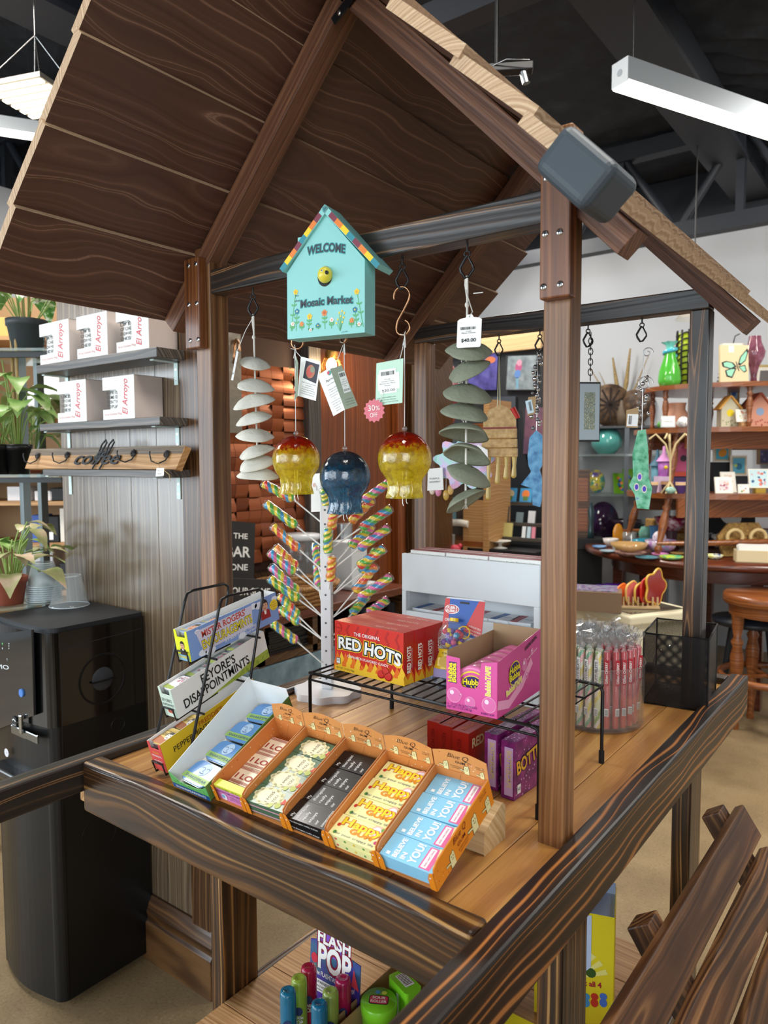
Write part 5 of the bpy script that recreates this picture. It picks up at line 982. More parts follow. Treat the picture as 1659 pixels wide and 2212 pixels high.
# bubble tape display box
HP = pm('e05aa2', .35, coat=.2); HPD = pm('cf4791', .35, coat=.2); HPL = pm('f3a3cb', .3, coat=.3); VIO = pm('3a1f72', .4); HY = pm('f3e032', .4)
a = onz(964.6, 1531, ZW); b = onz(1073.7, 1554, ZW); HWD = (b-a).length; FH = frame((a.x, a.y, ZW+.0006), (b.x-a.x, b.y-a.y, 0), (0, 0, 1)); HH, HD = .0868, .168
t = thing('bubble_tape_box', 'pink open display box of round bubble gum tapes', 'candy display', FH)
m = MB(); CARD = pm('a98f6c', .7)
m.box(0, HWD, 0, .001, -HD, 0, CARD); m.box(0, .0009, 0, .093, -HD, -.0006, CARD); m.box(HWD-.0009, HWD-.0001, 0, .080, -HD, -.0006, CARD); m.box(0, HWD, 0, .105, -HD, -HD+.0009, CARD); m.build('tray', t)
def bubb(m, F, pts):
 for x, y, r in pts: m.disc((x, y), r, HPL, .0004, F, 20); m.disc((x, y), r*.9, pm('e678b4', .3, coat=.3), .0006, F, 20); m.disc((x-r*.3, y+r*.35), r*.3, pm('fbe3f0', .3), .0008, F, 12)
def hublogo(m, F, cx, cy, s, rot=0):
 m.disc((cx, cy), s*1.0, HY, .0009, F, 26, 1.15, rot); m.disc((cx, cy), s*.92, VIO, .0011, F, 26, 1.15, rot)
 for i, w_ in enumerate(('Hubba', 'Bubba')): y = cy+s*(.12-.62*i); m.text(w_, (cx-s*.95, y-s*.04), (cx+s*.95, y+s*.12), s*.52, INK, .0013, F, off=.08); m.text(w_, (cx-s*.95, y-s*.04), (cx+s*.95, y+s*.12), s*.52, HY, .0016, F, off=.03)
m = MB(); Ff = frame((0, 0, 0), (1, 0, 0), (0, 1, 0)); w = HWD; h = HH
P = [(0, 0), (w, 0), (w, h), (w*.70, h*.94), (w*.63, h*.52), (w*.57, h*.46), (w*.33, h*.46), (w*.29, h*.52), (w*.27, h*.96), (0, h*.98)]
m.prism(P, 0, .0008, HP, Ff); FfL = Ff @ TR((0, 0, .0008))
bubb(m, FfL, ((w*.16, h*.28, .012), (w*.48, h*.2, .009), (w*.85, h*.22, .0122), (w*.3, h*.3, .003), (w*.68, h*.5, .0)))
V = frame((0, 0, .0008), (0, 1, 0), (-1, 0, 0)); m.poly([(h*.5, -w*.21), (h*.88, -w*.21), (h*.88, -w*.06), (h*.5, -w*.06)], VIO, .0005, V); m.text('Hubba', (h*.52, -w*.125), (h*.86, -w*.125), .0075, HY, .0008, V, off=.04); m.text('Bubba', (h*.52, -w*.2), (h*.86, -w*.2), .0075, HY, .0008, V, off=.04)
m.text('BubbleTAPE', (h*.38, -w*.88), (h*.9, -w*.88), .0085, PAPER, .0007, V, off=.07); m.text('BubbleTAPE', (h*.38, -w*.88), (h*.9, -w*.88), .0085, HY, .0010, V, off=.02)
m.text('6 - 2.0 OZ (56.7g) PACKAGES', (w*.03, h*.09), (w*.62, h*.1), .0036, VIO, .0008, FfL); m.text('NET WT 12 OZ (340.2g)', (w*.03, h*.035), (w*.52, h*.045), .0036, VIO, .0008, FfL); m.text('BUBBLE GUM', (w*.70, h*.035), (w*.95, h*.035), .0032, VIO, .0008, FfL); m.build('printed_front', t)
m = MB(); Fs = frame((w, 0, 0), (0, 0, -1), (0, 1, 0)); m.prism([(0, 0), (HD, 0), (HD, .105), (HD*.97, .105), (0, h)], -.0002, .0006, HPD, Fs); FsL = Fs @ TR((0, 0, .0006))
m.line([(.0, .02), (.04, .012), (.09, .03), (.13, .06)], .014, HPL, .0003, FsL); bubb(m, FsL, ((.10, .06, .010), (.13, .075, .006), (.015, .045, .0), (.11, .04, .006)))
hublogo(m, FsL, .060, .056, .019, .2); m.text('BubbleTAPE', (.03, .026), (.088, .036), .009, PAPER, .0012, FsL, off=.07); m.text('BubbleTAPE', (.03, .026), (.088, .036), .009, HY, .0014, FsL, off=.02); m.text('AWESOME ORIGINAL', (.10, .082), (.15, .094), .006, INK, .0010, FsL, off=.03); m.text('6 FEET OF GUM', (.11, .065), (.15, .075), .003, PAPER, .0010, FsL); m.build('printed_side', t)
for k in range(6):
 R = .0355; c = FH @ Vector((HWD*.5, R+.0018, -.006-.027*k)); m = MB(); M = FH @ TR((HWD*.5, R+.0018, -.004-.0272*k)); PK = pm('ea7fb4', .25, coat=.4)
 prof = [(.001, -.0255), (R*.86, -.0255), (R*.97, -.024), (R, -.021), (R, -.005), (R*.97, -.0015), (R*.86, 0), (R*.80, -.0012), (.001, -.0012)]
 m.lathe(prof, PK, 40, None, lambda a, f: .012*math.sin(30*a) if .2 < f < .8 else 0); A = frame((0, 0, -.001), (1, 0, 0), (0, 1, 0)); m.disc((0, 0), R*.78, pm('f4e53e', .35), .0002, A, 30); m.disc((0, 0), R*.72, HP, .0004, A, 30)
 if k == 0: hublogo(m, A, 0, .004, .017); m.text('BubbleTAPE', (-.02, -.021), (.022, -.019), .008, PAPER, .0014, A, off=.06); m.text('BubbleTAPE', (-.02, -.021), (.022, -.019), .008, HY, .0018, A, off=.02)
 solo(m, 'bubble_tape', 'pink round bubble tape dispenser %s in the display box' % ['at the front', 'second from the front', 'third from the front', 'fourth from the front', 'fifth from the front', 'at the back'][k], 'bubble gum tape', M, 'bubble tape dispensers')
# gumball machine on a blister card
p0 = onz(948, 1466, ZW); FG = frame((p0.x-.008, p0.y+.004, ZW+.001), (1, .12, 0), (.02, .28, 1)); w, h = .078, .145
t = thing('gumball_toy', 'toy yellow gumball machine on a red and blue card', 'candy toy', FG)
m = MB(); m.prism(rrect(w, h, .006), -.001, 0, pm('c9cdd2', .4)); m.poly([(0, h*.62), (w, h*.5), (w, h*.98), (0, h*.98)], pm('2b58a8', .4), .0003); m.poly([(w*.55, h*.60), (w, h*.52), (w, h*.98), (w*.85, h*.98)], pm('c83a3a', .4), .0004); m.poly([(0, h*.6), (w*.16, h*.6), (w*.12, h*.98), (0, h*.98)], pm('c83a3a', .4), .0004)
def dlogo(cx, cy, s): m.disc((cx, cy), s, PAPER, .0006, None, 24, 1.7); m.disc((cx, cy), s*.88, pm('c6353c', .4), .0008, None, 24, 1.75); m.text('DUBBLE', (cx-s*1.25, cy+s*.08), (cx+s*1.25, cy+s*.08), s*.55, PAPER, .0011, off=.03); m.text('BUBBLE', (cx-s*1.25, cy-s*.62), (cx+s*1.25, cy-s*.62), s*.55, PAPER, .0011, off=.03)
dlogo(w*.2, h*.85, .0085); m.text('ORIGINAL', (w*.05, h*.7), (w*.4, h*.7), .005, PAPER, .0008, off=.02); m.text('ASSORTED', (w*.66, h*.66), (w*.96, h*.62), .0032, PAPER, .0008); m.text('FRUIT FLAVORED', (w*.62, h*.62), (w*.97, h*.58), .0028, PAPER, .0008); m.text('GUM BALLS', (w*.66, h*.58), (w*.96, h*.54), .003, PAPER, .0008); m.disc((w*.82, h*.4), .004, pm('c6353c', .4), .0006); m.text('1.13oz (32g)', (w*.9, h*.2), (w*.96, h*.42), .004, INK, .0008)
m.poly([(w*.38, h*.93), (w*.62, h*.93), (w*.62, h*.955), (w*.38, h*.955)], pm('30333a', .6), .0006); m.build('card', t)
m = MB()
for k in range(26):
 a = random.uniform(0, 6.28); r = .017*math.sqrt(random.random()); m.ball((w*.36+r*math.cos(a), h*.52+r*math.sin(a)-.004, .012+random.uniform(-.006, .008)), .0058, pm(random.choice(['d23a5a', 'e46a9a', '3f8fc0', '5f3fa0', 'e8c43a', '7a4fb0']), .25, coat=.5), 10, 8)
m.build('gumballs', t)
m = MB(); m.ball((w*.36, h*.52, .013), .027, clearm('ffffff', .1, .03, fres=1.6), 24, 14, (1, 1, .85)); m.build('globe', t)
m = MB(); gy = pm('e8c31c', .35, coat=.3); dz = frame((0, 0, 0), (1, 0, 0), (0, 0, -1))
m.lathe([(.001, h*.11), (.024, h*.11), (.0235, h*.14), (.018, h*.32), (.021, h*.35), (.001, h*.36)], gy, 28, TR((w*.30, 0, .014)) @ RX(-90) @ Matrix.Diagonal((1, .8, 1, 1)) if False else TR((w*.32, 0, .014)) @ Matrix(((1, 0, 0, 0), (0, 0, 1, 0), (0, -.7, 0, 0), (0, 0, 0, 1)))); m.box(w*.32-.012, w*.32+.012, h*.14, h*.25, .022, .031, gy); m.disc((w*.32, h*.2), .009, pm('d3a80f', .4), .0312, None, 20); m.text('PUSH', (w*.25, h*.29), (w*.38, h*.29), .003, INK, .0302); m.build('machine_base', t, bevel=.0008)
m = MB(); m.cyl((w*.36, h*.70, .013), (w*.36, h*.74, .013), .008, gy); m.tube([(w*.6+.012*math.cos(a*.63), h*.58+.011*math.sin(a*.63), .008) for a in range(10)], .0014, gy, 6, True); m.build('cap_ring', t)
m = MB(); m.prism([(w*.05, .001), (w*.55, .001), (w*.58, h*.12), (w*.04, h*.12)], .001, .022, pm('6a4a9a', .3, coat=.3)); m.build('candy_tray', t, bevel=.002)
# white counter dispenser behind
Yd = 1.42; dA = ony(868, 1195, Yd); dB = ony(1163, 1222, Yd); zt_ = dA.z; xl, xr = dA.x, dB.x+.004; t = thing('box_dispenser', 'white painted wooden dispenser full of red candy boxes', 'candy dispenser', (xl, Yd, ZD))
WP = pm('e4ecf0', .5, bump=.08, bscale=60); w = xr-xl; hz = zt_-ZD; zo1 = ony(1000, 1292, Yd).z-ZD; zo0 = ony(1000, 1336, Yd).z-ZD
m = MB(); m.box(0, w, 0, .012, zo1, hz, WP); m.build('front_panel', t, bevel=.0015)
m = MB(); m.box(.0, .012, .0121, .11, 0, hz-.002, WP); m.box(w-.014, w, .0121, .11, 0, hz-.002, WP); m.box(0, .012, 0, .012, 0, zo1, WP); m.box(w-.014, w, 0, .012, 0, zo1, WP); m.box(.012, w-.014, .0, .012, 0, zo0, WP); m.box(.012, w-.014, .098, .11, 0, hz-.002, WP); m.box(.012, w-.014, .012, .098, zo0-.015, zo0-.008, WP); m.build('case', t, bevel=.0015)
m = MB()
gr = 'candy boxes standing in the white dispenser'
for k, (u0, u1) in enumerate(((.045, .315), (.325, .63), (.64, .985))):
 for r in range(2):
  m = MB(); L = w*(u1-u0); m.box(0, L, 0, .034, 0, .10, pm('e9e4e2', .45), mats={'t': pm('9c2a32', .4), 'f': pm('e9e4e2', .45)}); m.box(.001, L-.001, -.0004, .0, .085, .098, PAPER); m.text('Nutrition Facts  Serving Size', (.004, .090), (L*.9, .090), .003, INK, .0008, frame((0, 0, 0), (1, 0, 0), (0, 0, 1)))
  m.line([(0.004, .017), (L-.004, .017)], .003, pm('c25a60', .4), .0005, frame((0, 0, .10), (1, 0, 0), (0, 1, 0))); solo(m, 'candy_box', 'red topped white candy box %s in the dispenser top, %s row' % (('at left', 'in the middle', 'at right')[k], ('front', 'back')[r]), 'candy box', TR((xl+w*u0, Yd+.014+r*.038, ZD+hz-.092)), gr)
for k in range(6):
 x = xl+.02+k*(w-.05)/6; m = MB(); m.box(0, .052, 0, .07, 0, .012, pm('e6eaee', .3, coat=.3)); m.box(.004, .02, -.0003, .07, .0119, .0123, pm(('3a6fb0', 'b03a42')[k % 2], .4)); m.text('GUM', (.024, .03), (.048, .03), .006, pm('3a6fb0', .4), .0126, None); solo(m, 'candy_packet', 'white and blue packet in the dispenser opening, %s from the left' % OW[k], 'candy packet', TR((x, Yd+.015, ZD+zo0-.007)) @ RZ(random.uniform(-7, 7)), 'packets in the dispenser opening')
# purple and red theatre boxes under the shelf
PUR = speck('printed_purple_fizz', [(.3, '4a1548'), (.5, '7a1f6a'), (.65, '9a2f7c'), (.8, 'b5569a')], 0, .35, 45, coat=.2)
def bottlecaps(x, y, label):
 m = MB(); T, L, H = .0235, .15, .092; m.box(0, T, 0, L, 0, H, PUR); rr = random.Random(3)
 A = frame((T, 0, 0), (0, 1, 0), (0, 0, 1)); B = frame((0, 0, 0), (1, 0, 0), (0, 0, 1)); C_ = frame((0, 0, H), (1, 0, 0), (0, 1, 0)); PL = pm('d9a8d8', .35)
 for F_, w_, h_ in ((A, L, H), (C_, T, L)):
  for i in range(70): m.disc((rr.uniform(.02, .98)*w_, rr.uniform(.02, .98)*h_), rr.uniform(.0006, .0018), PL, .0003, F_, 8)
 m.poly([(T*.25, H*.06), (T*.9, H*.06), (T*.9, H*.9), (T*.25, H*.9)], pm('c9a6cf', .4), .0004, B); V = frame((0, 0, 0), (0, 0, -1), (1, 0, 0)); m.text('BOTTLECAPS', (-H*.84, T*.42), (-H*.2, T*.42), T*.36, pm('d9c089', .4), .0007, V, off=.03); m.text('The Soda Pop Candy', (-H*.7, T*.62), (-H*.3, T*.62), T*.13, INK, .0007, V)
 m.text('BOTTLECAPS', (L*.06, H*.42), (L*.98, H*.66), .021, INK, .0006, A, off=.07); m.text('BOTTLECAPS', (L*.06, H*.42), (L*.98, H*.66), .021, pm('e8b03a', .4), .0009, A, off=.03); m.poly([(L*.06, H*.08), (L*.13, H*.08), (L*.13, H*.24), (L*.06, H*.24)], PAPER, .0006, A); m.text('60', (L*.07, H*.14), (L*.12, H*.14), .005, INK, .0009, A)
 solo(m, 'candy_box', label, 'candy box', TR((x, y, ZD+.0005)) @ RZ(-3), 'purple candy boxes', bevel=.0006)
bottlecaps(-.5345, 1.008, 'right one of the two purple fizzy patterned candy boxes'); bottlecaps(-.572, 1.022, 'left one of the two purple fizzy patterned candy boxes')
for k, (px, py, wd) in enumerate(((923, 1555, .028), (945.6, 1563, .03), (977, 1576, .032))):
 p = onz(px, py, ZD+.074); m = MB(); m.box(0, wd, 0, .13, 0, .073, RHD, mats={'t': pm('b8281e', .35, coat=.2)}); V = frame((0, 0, .073), (0, 1, 0), (-1, 0, 0)); m.text('BRIGHT IN EACH', (.012, -wd*.6), (.11, -wd*.6), wd*.3, pm('e0764a', .4), .0005, V, off=.03); m.text('RED', (.012, .045), (.05, .045), .016, pm('f2d9a0', .4), .0005, frame((wd, 0, 0), (0, 1, 0), (0, 0, 1)), off=.03)
 V2 = frame((0, 0, 0), (0, 0, -1), (1, 0, 0)); m.text('RED HOTS', (-.06, wd*.3), (-.02, wd*.3), wd*.26, pm('7a1512', .4), .0005, V2); solo(m, 'candy_box', ['leftmost red candy box under the wire shelf', 'middle red candy box under the wire shelf', 'rightmost red candy box, beside the purple boxes under the shelf'][k], 'candy box', TR((p.x, p.y, ZD+.0005)), 'red candy boxes under the shelf', bevel=.0006)
# clear tubs
def tub(C_, R, H, name, label, tint='eef2f6'):
 m = MB(); m.lathe([(.002, .002), (R*.95, .0), (R, .006), (R*1.02, H*.97), (R*1.045, H), (R*1.03, H), (R*.995, H*.96), (R*.975, .008), (.002, .006)], clearm(tint, .08, .04), 56); return solo(m, name, label, 'candy tub', TR(C_))
JC = Vector((-.542, 1.437, ZD+.0005)); JR, JH = .088, .128
tub(JC, JR, JH, 'clear_tub', 'round clear tub packed with wrapped candy sticks')
WRAPC = clearm('ffffff', .10, .12, fres=1.5, key='clear_wrap')
def stick_proto(kind):
 m = MB(); R = .0062; L = .15
 if kind == 'red': m.cyl((0, 0, 0), (0, 0, L), R, pm('c4222e', .25, coat=.6), n=12)
 else:
  cols = [pm(c, .25, coat=.6) for c in {'fruit': ('e8e0c4', 'e9d04a', 'e8e0c4', '6fb08a', 'e9a0a0'), 'lime': ('dfe6b8', 'dfe6b8', '8fb85a', 'f0e6d0', 'e9d04a')}[kind]]; nz, na = 40, 15
  vs = [(R*math.cos(2*math.pi*i/na), R*math.sin(2*math.pi*i/na), L*j/nz) for j in range(nz+1) for i in range(na)]
  for k in range(5): m.add(vs, [(j*na+i, j*na+(i+1) % na, (j+1)*na+(i+1) % na, (j+1)*na+i) for j in range(nz) for i in range(na) if int(math.floor((i/na-j/nz*2.2)*5)) % 5 == k], cols[k], None, True)
  m.disc((0, 0), R, cols[0], L, None, 12)
 o = m.build('candy', None); w = MB(); prof = [(R*1.25, -.001), (R*1.28, L*.98), (R*.5, L+.006), (R*.45, L+.010), (R*1.5, L+.020), (R*1.9, L+.03)]; w.lathe(prof, WRAPC, 10, None, lambda a, f: .35*math.sin(3*a+f*5)*max(0, f-.4)); wo_ = w.build('wrapper', None)
 l = MB(); A = [(-.004, .0), (.004, .0)]; F_ = frame((0, -R*1.34, .085), (0, 0, 1), (-1, 0, 0))
 l.poly([(0, -.0045), (.05, -.0045), (.05, .0045), (0, .0045)], PAPER if kind != 'red' else pm('b81f2b', .4), .0, F_); l.text({'red': 'Gilliam CHERRY', 'fruit': 'TUTTI FRUITTI', 'lime': 'TUTTI FRUITTI'}[kind], (.004, -.0022), (.046, -.0022), .005, INK if kind != 'red' else PAPER, .0004, F_, off=.02)
 l.poly([(-.06, -.004), (-.045, -.004), (-.045, .004), (-.06, .004)], PAPER, .0, F_); [l.poly([(-.059+.0018*q, -.0035), (-.0582+.0018*q, -.0035), (-.0582+.0018*q, .0035), (-.059+.0018*q, .0035)], INK, .0003, F_) for q in range(7)]
 lb = l.build('label', None); res = (o.data, wo_.data, lb.data)
 for x in (o, wo_, lb): bpy.data.objects.remove(x)
 return res
SP = {k: stick_proto(k) for k in ('red', 'fruit', 'lime')}
lab = {'red': 'red cherry candy stick in clear wrap in the round tub', 'fruit': 'striped tutti frutti candy stick in clear wrap in the round tub', 'lime': 'pale yellow green candy stick in clear wrap in the round tub'}
def put_stick(kind, x, y, lean, dirn, turn):
 M = TR((JC.x+x, JC.y+y, JC.z+.008)) @ RZ(dirn) @ RY(lean) @ RZ(turn-dirn); t = thing('candy_stick', lab[kind], 'candy stick', M, {'red': 'red candy sticks', 'fruit': 'striped candy sticks', 'lime': 'yellow green candy sticks'}[kind])
 for nm, me in zip(('candy', 'wrapper', 'label'), SP[kind]): o = bpy.data.objects.new(nm, me); COL.objects.link(o); o.parent = t
rr = random.Random(11); cnt = 0
vd = math.atan2(-JC.y, -JC.x)
for ring, nn in ((.072, 26), (.055, 18), (.036, 11), (.016, 5)):
 for i in range(nn):
  a = 2*math.pi*i/nn+ring*30; rel = math.atan2(math.sin(a-vd), math.cos(a-vd))
  kind = 'red' if (rel > .15) else ('fruit' if i % 3 else 'lime')
  put_stick(kind, ring*math.cos(a), ring*math.sin(a), rr.uniform(-2, 1.5) if ring > .06 else rr.uniform(-3, 3), math.degrees(a)+(90 if rel < .15 else 0) if False else math.degrees(a), math.degrees(vd)+90+rr.uniform(-40, 40))
m = MB()                                                                     # crinkled wrapper ends above the sticks
for i in range(150):
 a = rr.uniform(0, 6.28); r = .08*math.sqrt(rr.random()); c = Vector((r*math.cos(a), r*math.sin(a), rr.uniform(.162, .198))); vs = []
 for q in range(6): vs.append(c+Vector((rr.uniform(-.011, .011), rr.uniform(-.011, .011), rr.uniform(-.010, .012))))
 m.add(vs, [(0, 1, 2), (1, 3, 2), (2, 3, 4), (3, 5, 4)], WRAPC, None, False)
solo(m, 'wrapper_ends', 'crinkled clear wrapper ends above the candy sticks', 'wrapper', TR(JC)).__setitem__('kind', 'stuff')
m = MB();
tub(Vector((-.905, 1.415, ZD+.0005)), .098, .13, 'clear_tub', 'clear tub of blue wrapped sweets behind the red candy boxes')
m = MB()
for i in range(42):
 a = rr.uniform(0, 6.28); r = .076*math.sqrt(rr.random()); c = Vector((r*math.cos(a), r*math.sin(a), rr.uniform(.018, .15)))
 t = MB(); d = Vector((rr.uniform(-1, 1), rr.uniform(-1, 1), rr.uniform(-.6, .6))).normalized(); col = pm(rr.choice(['7f9fc4', 'a9bfd6', 'dfe7ee', '5f84b4']), .2, coat=.6)
 t.tube([c-d*.018, c-d*.011, c-d*.008, c, c+d*.008, c+d*.011, c+d*.018], .006, col, 8, radii=[.007, .0025, .006, .0075, .006, .0025, .007]); solo(t, 'wrapped_sweet', 'pale blue twist wrapped sweet in the clear tub', 'sweet', TR((-.905, 1.415, ZD)), 'blue wrapped sweets')
# black mesh basket behind the rear post
def meshmat():
 m, n, L, b = new_mat('black_wire_mesh'); out = n['Material Output']; b.inputs['Base Color'].default_value = hexc('141415'); b.inputs['Roughness'].default_value = .35; b.inputs['Metallic'].default_value = .3
 tc = n.new('ShaderNodeTexCoord'); sp = n.new('ShaderNodeSeparateXYZ'); L.new(tc.outputs['Object'], sp.inputs[0]); res = []
 sm = n.new('ShaderNodeMath'); L.new(sp.outputs[0], sm.inputs[0]); L.new(sp.outputs[1], sm.inputs[1])
 for op, k in (('ADD', 1), ('SUBTRACT', 1)):
  a = n.new('ShaderNodeMath'); a.operation = op; L.new(sm.outputs[0], a.inputs[0]); L.new(sp.outputs[2], a.inputs[1]); c = n.new('ShaderNodeMath'); c.operation = 'MULTIPLY'; c.inputs[1].default_value = 400; L.new(a.outputs[0], c.inputs[0])
  f = n.new('ShaderNodeMath'); f.operation = 'FRACT'; L.new(c.outputs[0], f.inputs[0]); g = n.new('ShaderNodeMath'); g.operation = 'LESS_THAN'; g.inputs[1].default_value = .5; L.new(f.outputs[0], g.inputs[0]); res.append(g)
 mx = n.new('ShaderNodeMath'); mx.operation = 'MAXIMUM'; L.new(res[0].outputs[0], mx.inputs[0]); L.new(res[1].outputs[0], mx.inputs[1]); tr_ = n.new('ShaderNodeBsdfTransparent'); s = n.new('ShaderNodeMixShader'); L.new(mx.outputs[0], s.inputs[0]); L.new(tr_.outputs[0], s.inputs[1]); L.new(b.outputs[0], s.inputs[2]); L.new(s.outputs[0], out.inputs[0]); return m
MESH = meshmat(); c = [onz(x, y, 1.128) for x, y in ((1391, 1365), (1532, 1380), (1572, 1351), (1434, 1335))]; o_ = c[0].copy(); o_.z = ZD+.001; u_ = (c[1]-c[0]); F = frame(o_, u_, u_.cross(Vector((0, 0, -1)))) ; bw = u_.length; bd = min(abs((F.inverted() @ c[3]).y), .2)
F = frame(o_, u_, Vector((-u_.y, u_.x, 0))); H = .155; t = thing('mesh_basket', 'black wire mesh basket behind the rear right post', 'basket', F)
m = MB()
for A, B in (((0, 0), (bw, 0)), ((bw, 0), (bw, bd)), ((bw, bd), (0, bd)), ((0, bd), (0, 0))): m.add([(A[0], A[1], 0), (B[0], B[1], 0), (B[0], B[1], H), (A[0], A[1], H)], [(0, 1, 2, 3)], MESH)
m.add([(0, 0, .001), (bw, 0, .001), (bw, bd, .001), (0, bd, .001)], [(0, 1, 2, 3)], MESH); m.build('mesh_sides', t)
m = MB(); m.tube([(0, 0, H), (bw, 0, H), (bw, bd, H), (0, bd, H)], .0022, BLK, 6, True); m.tube([(0, 0, 0.002), (bw, 0, .002), (bw, bd, .002), (0, bd, .002)], .002, BLK, 6, True)
for x, y in ((0, 0), (bw, 0), (bw, bd), (0, bd)): m.tube([(x, y, 0), (x, y, H)], .002, BLK, 6)
m.build('rim_wire', t)
m = MB(); m.ball((bw*.42, bd*.5, .062), .05, WRAPC, 20, 12, (1.0, .6, 1.1)); solo(m, 'plastic_bag', 'puffed clear plastic bag lying in the black mesh basket', 'bag', F)
# left: panelled column with shelves
YC = 1.286; xl = ony(140, 1200, YC).x; xr = ony(400, 1000, YC).x
m = MB(); Hc = 2.5
n = 5
for i in range(n): m.box(0, Hc, xl+(xr-xl)*i/n+.0006, xl+(xr-xl)*(i+1)/n-.0006, 0, .03, W_PANL, rnd=.19*i+.03)
Mu = Matrix(((0, 1, 0, 0), (0, 0, -1, YC+.03), (1, 0, 0, 0), (0, 0, 0, 1)))
struct('wall_panelled', m, Mu, bevel=.001)
m = MB(); m.box(xl+.004, xr-.004, YC+.032, YC+.066, 0, Hc, W_DARK); struct('wall_column', m)
xt = ony(433, 1000, YC-.012).x
m = MB(); m.box(0, Hc, xr+.0005, xt, 0, .08, W_DARK); struct('trim_31', m, Matrix(((0, 1, 0, 0), (0, 0, -1, YC+.068), (1, 0, 0, 0), (0, 0, 0, 1))), bevel=.002)
P = [(0, 0), (.03, 0), (.03, .115), (.022, .125), (.026, .15), (.016, .175), (.006, .19), (0, .19)]
m = MB(); vs = [(x, YC-.001-a, b) for x in (xl, xt+.02) for a, b in P]; k = len(P)
m.add(vs, [tuple(range(k)), tuple(range(2*k-1, k-1, -1))]+[(i, i+k, (i+1) % k+k, (i+1) % k) for i in range(k)], W_DARK); struct('baseboard_column', m)
SH = []
for k, (pf, thk, xa, nm) in enumerate((((338, 752), .026, 78, 'topmost grey wooden shelf on the panelled column'), ((345, 903), .022, 80, 'middle grey wooden shelf on the panelled column'), ((352, 1019), .020, 84, 'lowest grey wooden shelf on the panelled column'))):
 yf = 1.186; P = ony(*pf, yf); x0 = ony(xa, 780, yf).x; z = P.z+.004; SH.append((z, yf, P.x))
 t = thing('wall_shelf', nm, 'shelf', ((x0+P.x)/2, (yf+YC)/2, z), 'grey shelves on the column'); o = t.matrix_basis.inverted()
 m = MB(); w = P.x-x0; m.box(-w/2, w/2, -(YC-yf)/2, (YC-yf)/2-.001, -thk, 0, W_SHLF); m.build('board', t, bevel=.0015)
 for x in (ony(441-300+8, 1000, YC).x, ony(388, 1000, YC).x-.012):
  m = MB(); m.box(x, x+.016, YC-.003, YC-.001, z-thk-.062, z-thk, pm('cfe6e4', .4), o); m.box(x, x+.016, YC-.08, YC-.001, z-thk-.003, z-thk-.0002, pm('cfe6e4', .4), o)
  for q in (.02, .048): m.disc((x+.008, z-thk-q), .003, STEEL, .0004, o @ frame((0, YC-.003, 0), (1, 0, 0), (0, 0, 1)), 10)
  m.build('bracket', t)
def mug_box(tl, tr, br, bl, z, label, words):
 A = ony(*bl, 1.192); B = ony(*br, 1.192); T_ = ony(*tl, 1.192); w = B.x-A.x; h = T_.z-A.z; h = max(h, .085); F = frame((A.x, 1.192, z+.0006), (1, 0, 0), (0, 0, 1)); d = .092
 t = thing('mug_box', label, 'mug box', F, 'white mug boxes'); WB = pm('dcdcd8', .5); PK_ = pm('cbbdb6', .5)
 m = MB()
 P = [(0, 0), (w, 0), (w, h), (0, h), (0, h*.70), (w*.42, h*.70), (w*.48, h*.64), (w*.48, h*.30), (w*.42, h*.24), (0, h*.24)]
 m.prism(P, -.001, 0, WB); m.box(w-.001, w, 0, h, -d, -.001, PK_); m.box(0, w, h-.001, h, -d, -.001, WB); m.box(0, w, 0, .001, -d, -.001, WB); m.box(0, w, 0, h, -d, -d+.001, WB)
 m.add([(0, 0, 0), (0, 0, -d), (0, h*.24, -d), (0, h*.24, 0)], [(0, 1, 2, 3)], WB); m.add([(0, h*.7, 0), (0, h*.7, -d), (0, h, -d), (0, h, 0)], [(0, 1, 2, 3)], WB)
 V = frame((0, 0, 0), (0, 1, 0), (-1, 0, 0)); m.text('El Arroyo', (h*.10, -w*.78), (h*.92, -w*.80), w*.16, pm('c8394a', .5), .0005, V, shear=.3, off=.005); m.text('16 oz Ceramic Mug', (w*.06, h*.10), (w*.6, h*.11), h*.05, pm('d08a8e', .5)); m.build('carton', t)
 m = MB(); R = w*.36; MUGM = pm('eef0ee', .2, coat=.5); m.lathe([(.001, h*.17), (R*.95, h*.17), (R, h*.2), (R, h*.74), (R*.96, h*.745), (R*.94, h*.72)], MUGM, 28, TR((w*.30, 0, -R-.003)) @ Matrix(((1, 0, 0, 0), (0, 0, 1, 0), (0, -1, 0, 0), (0, 0, 0, 1))) if False else TR((w*.30, 0, -R-.003)) @ Matrix(((1, 0, 0, 0), (0, 0, 1, 0), (0, 1, 0, 0), (0, 0, 0, 1))) @ Matrix(((1, 0, 0, 0), (0, 1, 0, 0), (0, 0, 1, 0), (0, 0, 0, 1))) @ Matrix(((1, 0, 0, 0), (0, 1, 0, 0), (0, 0, 1, 0), (0, 0, 0, 1))))
 for i, s_ in enumerate(words): m.text(s_, (w*.12, h*(.60-.11*i)), (w*(.12+.052*len(s_)), h*(.60-.11*i)), h*.075, INK, -.0022, off=.01)
 m.build('mug', t); return t
z1, z2 = SH[0][0], SH[1][0]
W1 = ('  LIKE', 'OF CHESS', 'KNOW HOW', ' CHESS')
mug_box((84, 687), (146, 679), (150, 768), (87, 774), z1, 'white mug box with red script at the left end of the top shelf', W1)
mug_box((165, 674), (229, 664), (232.6, 758), (167, 765), z1, 'white mug box with red script in the middle of the top shelf', W1)
mug_box((249, 662), (320, 655), (322, 748), (252, 756), z1, 'white mug box with red script at the right end of the top shelf', W1)
mug_box((123, 809), (184.5, 806), (187, 893), (125, 896.5), z2, 'left white mug box on the second shelf', W1)
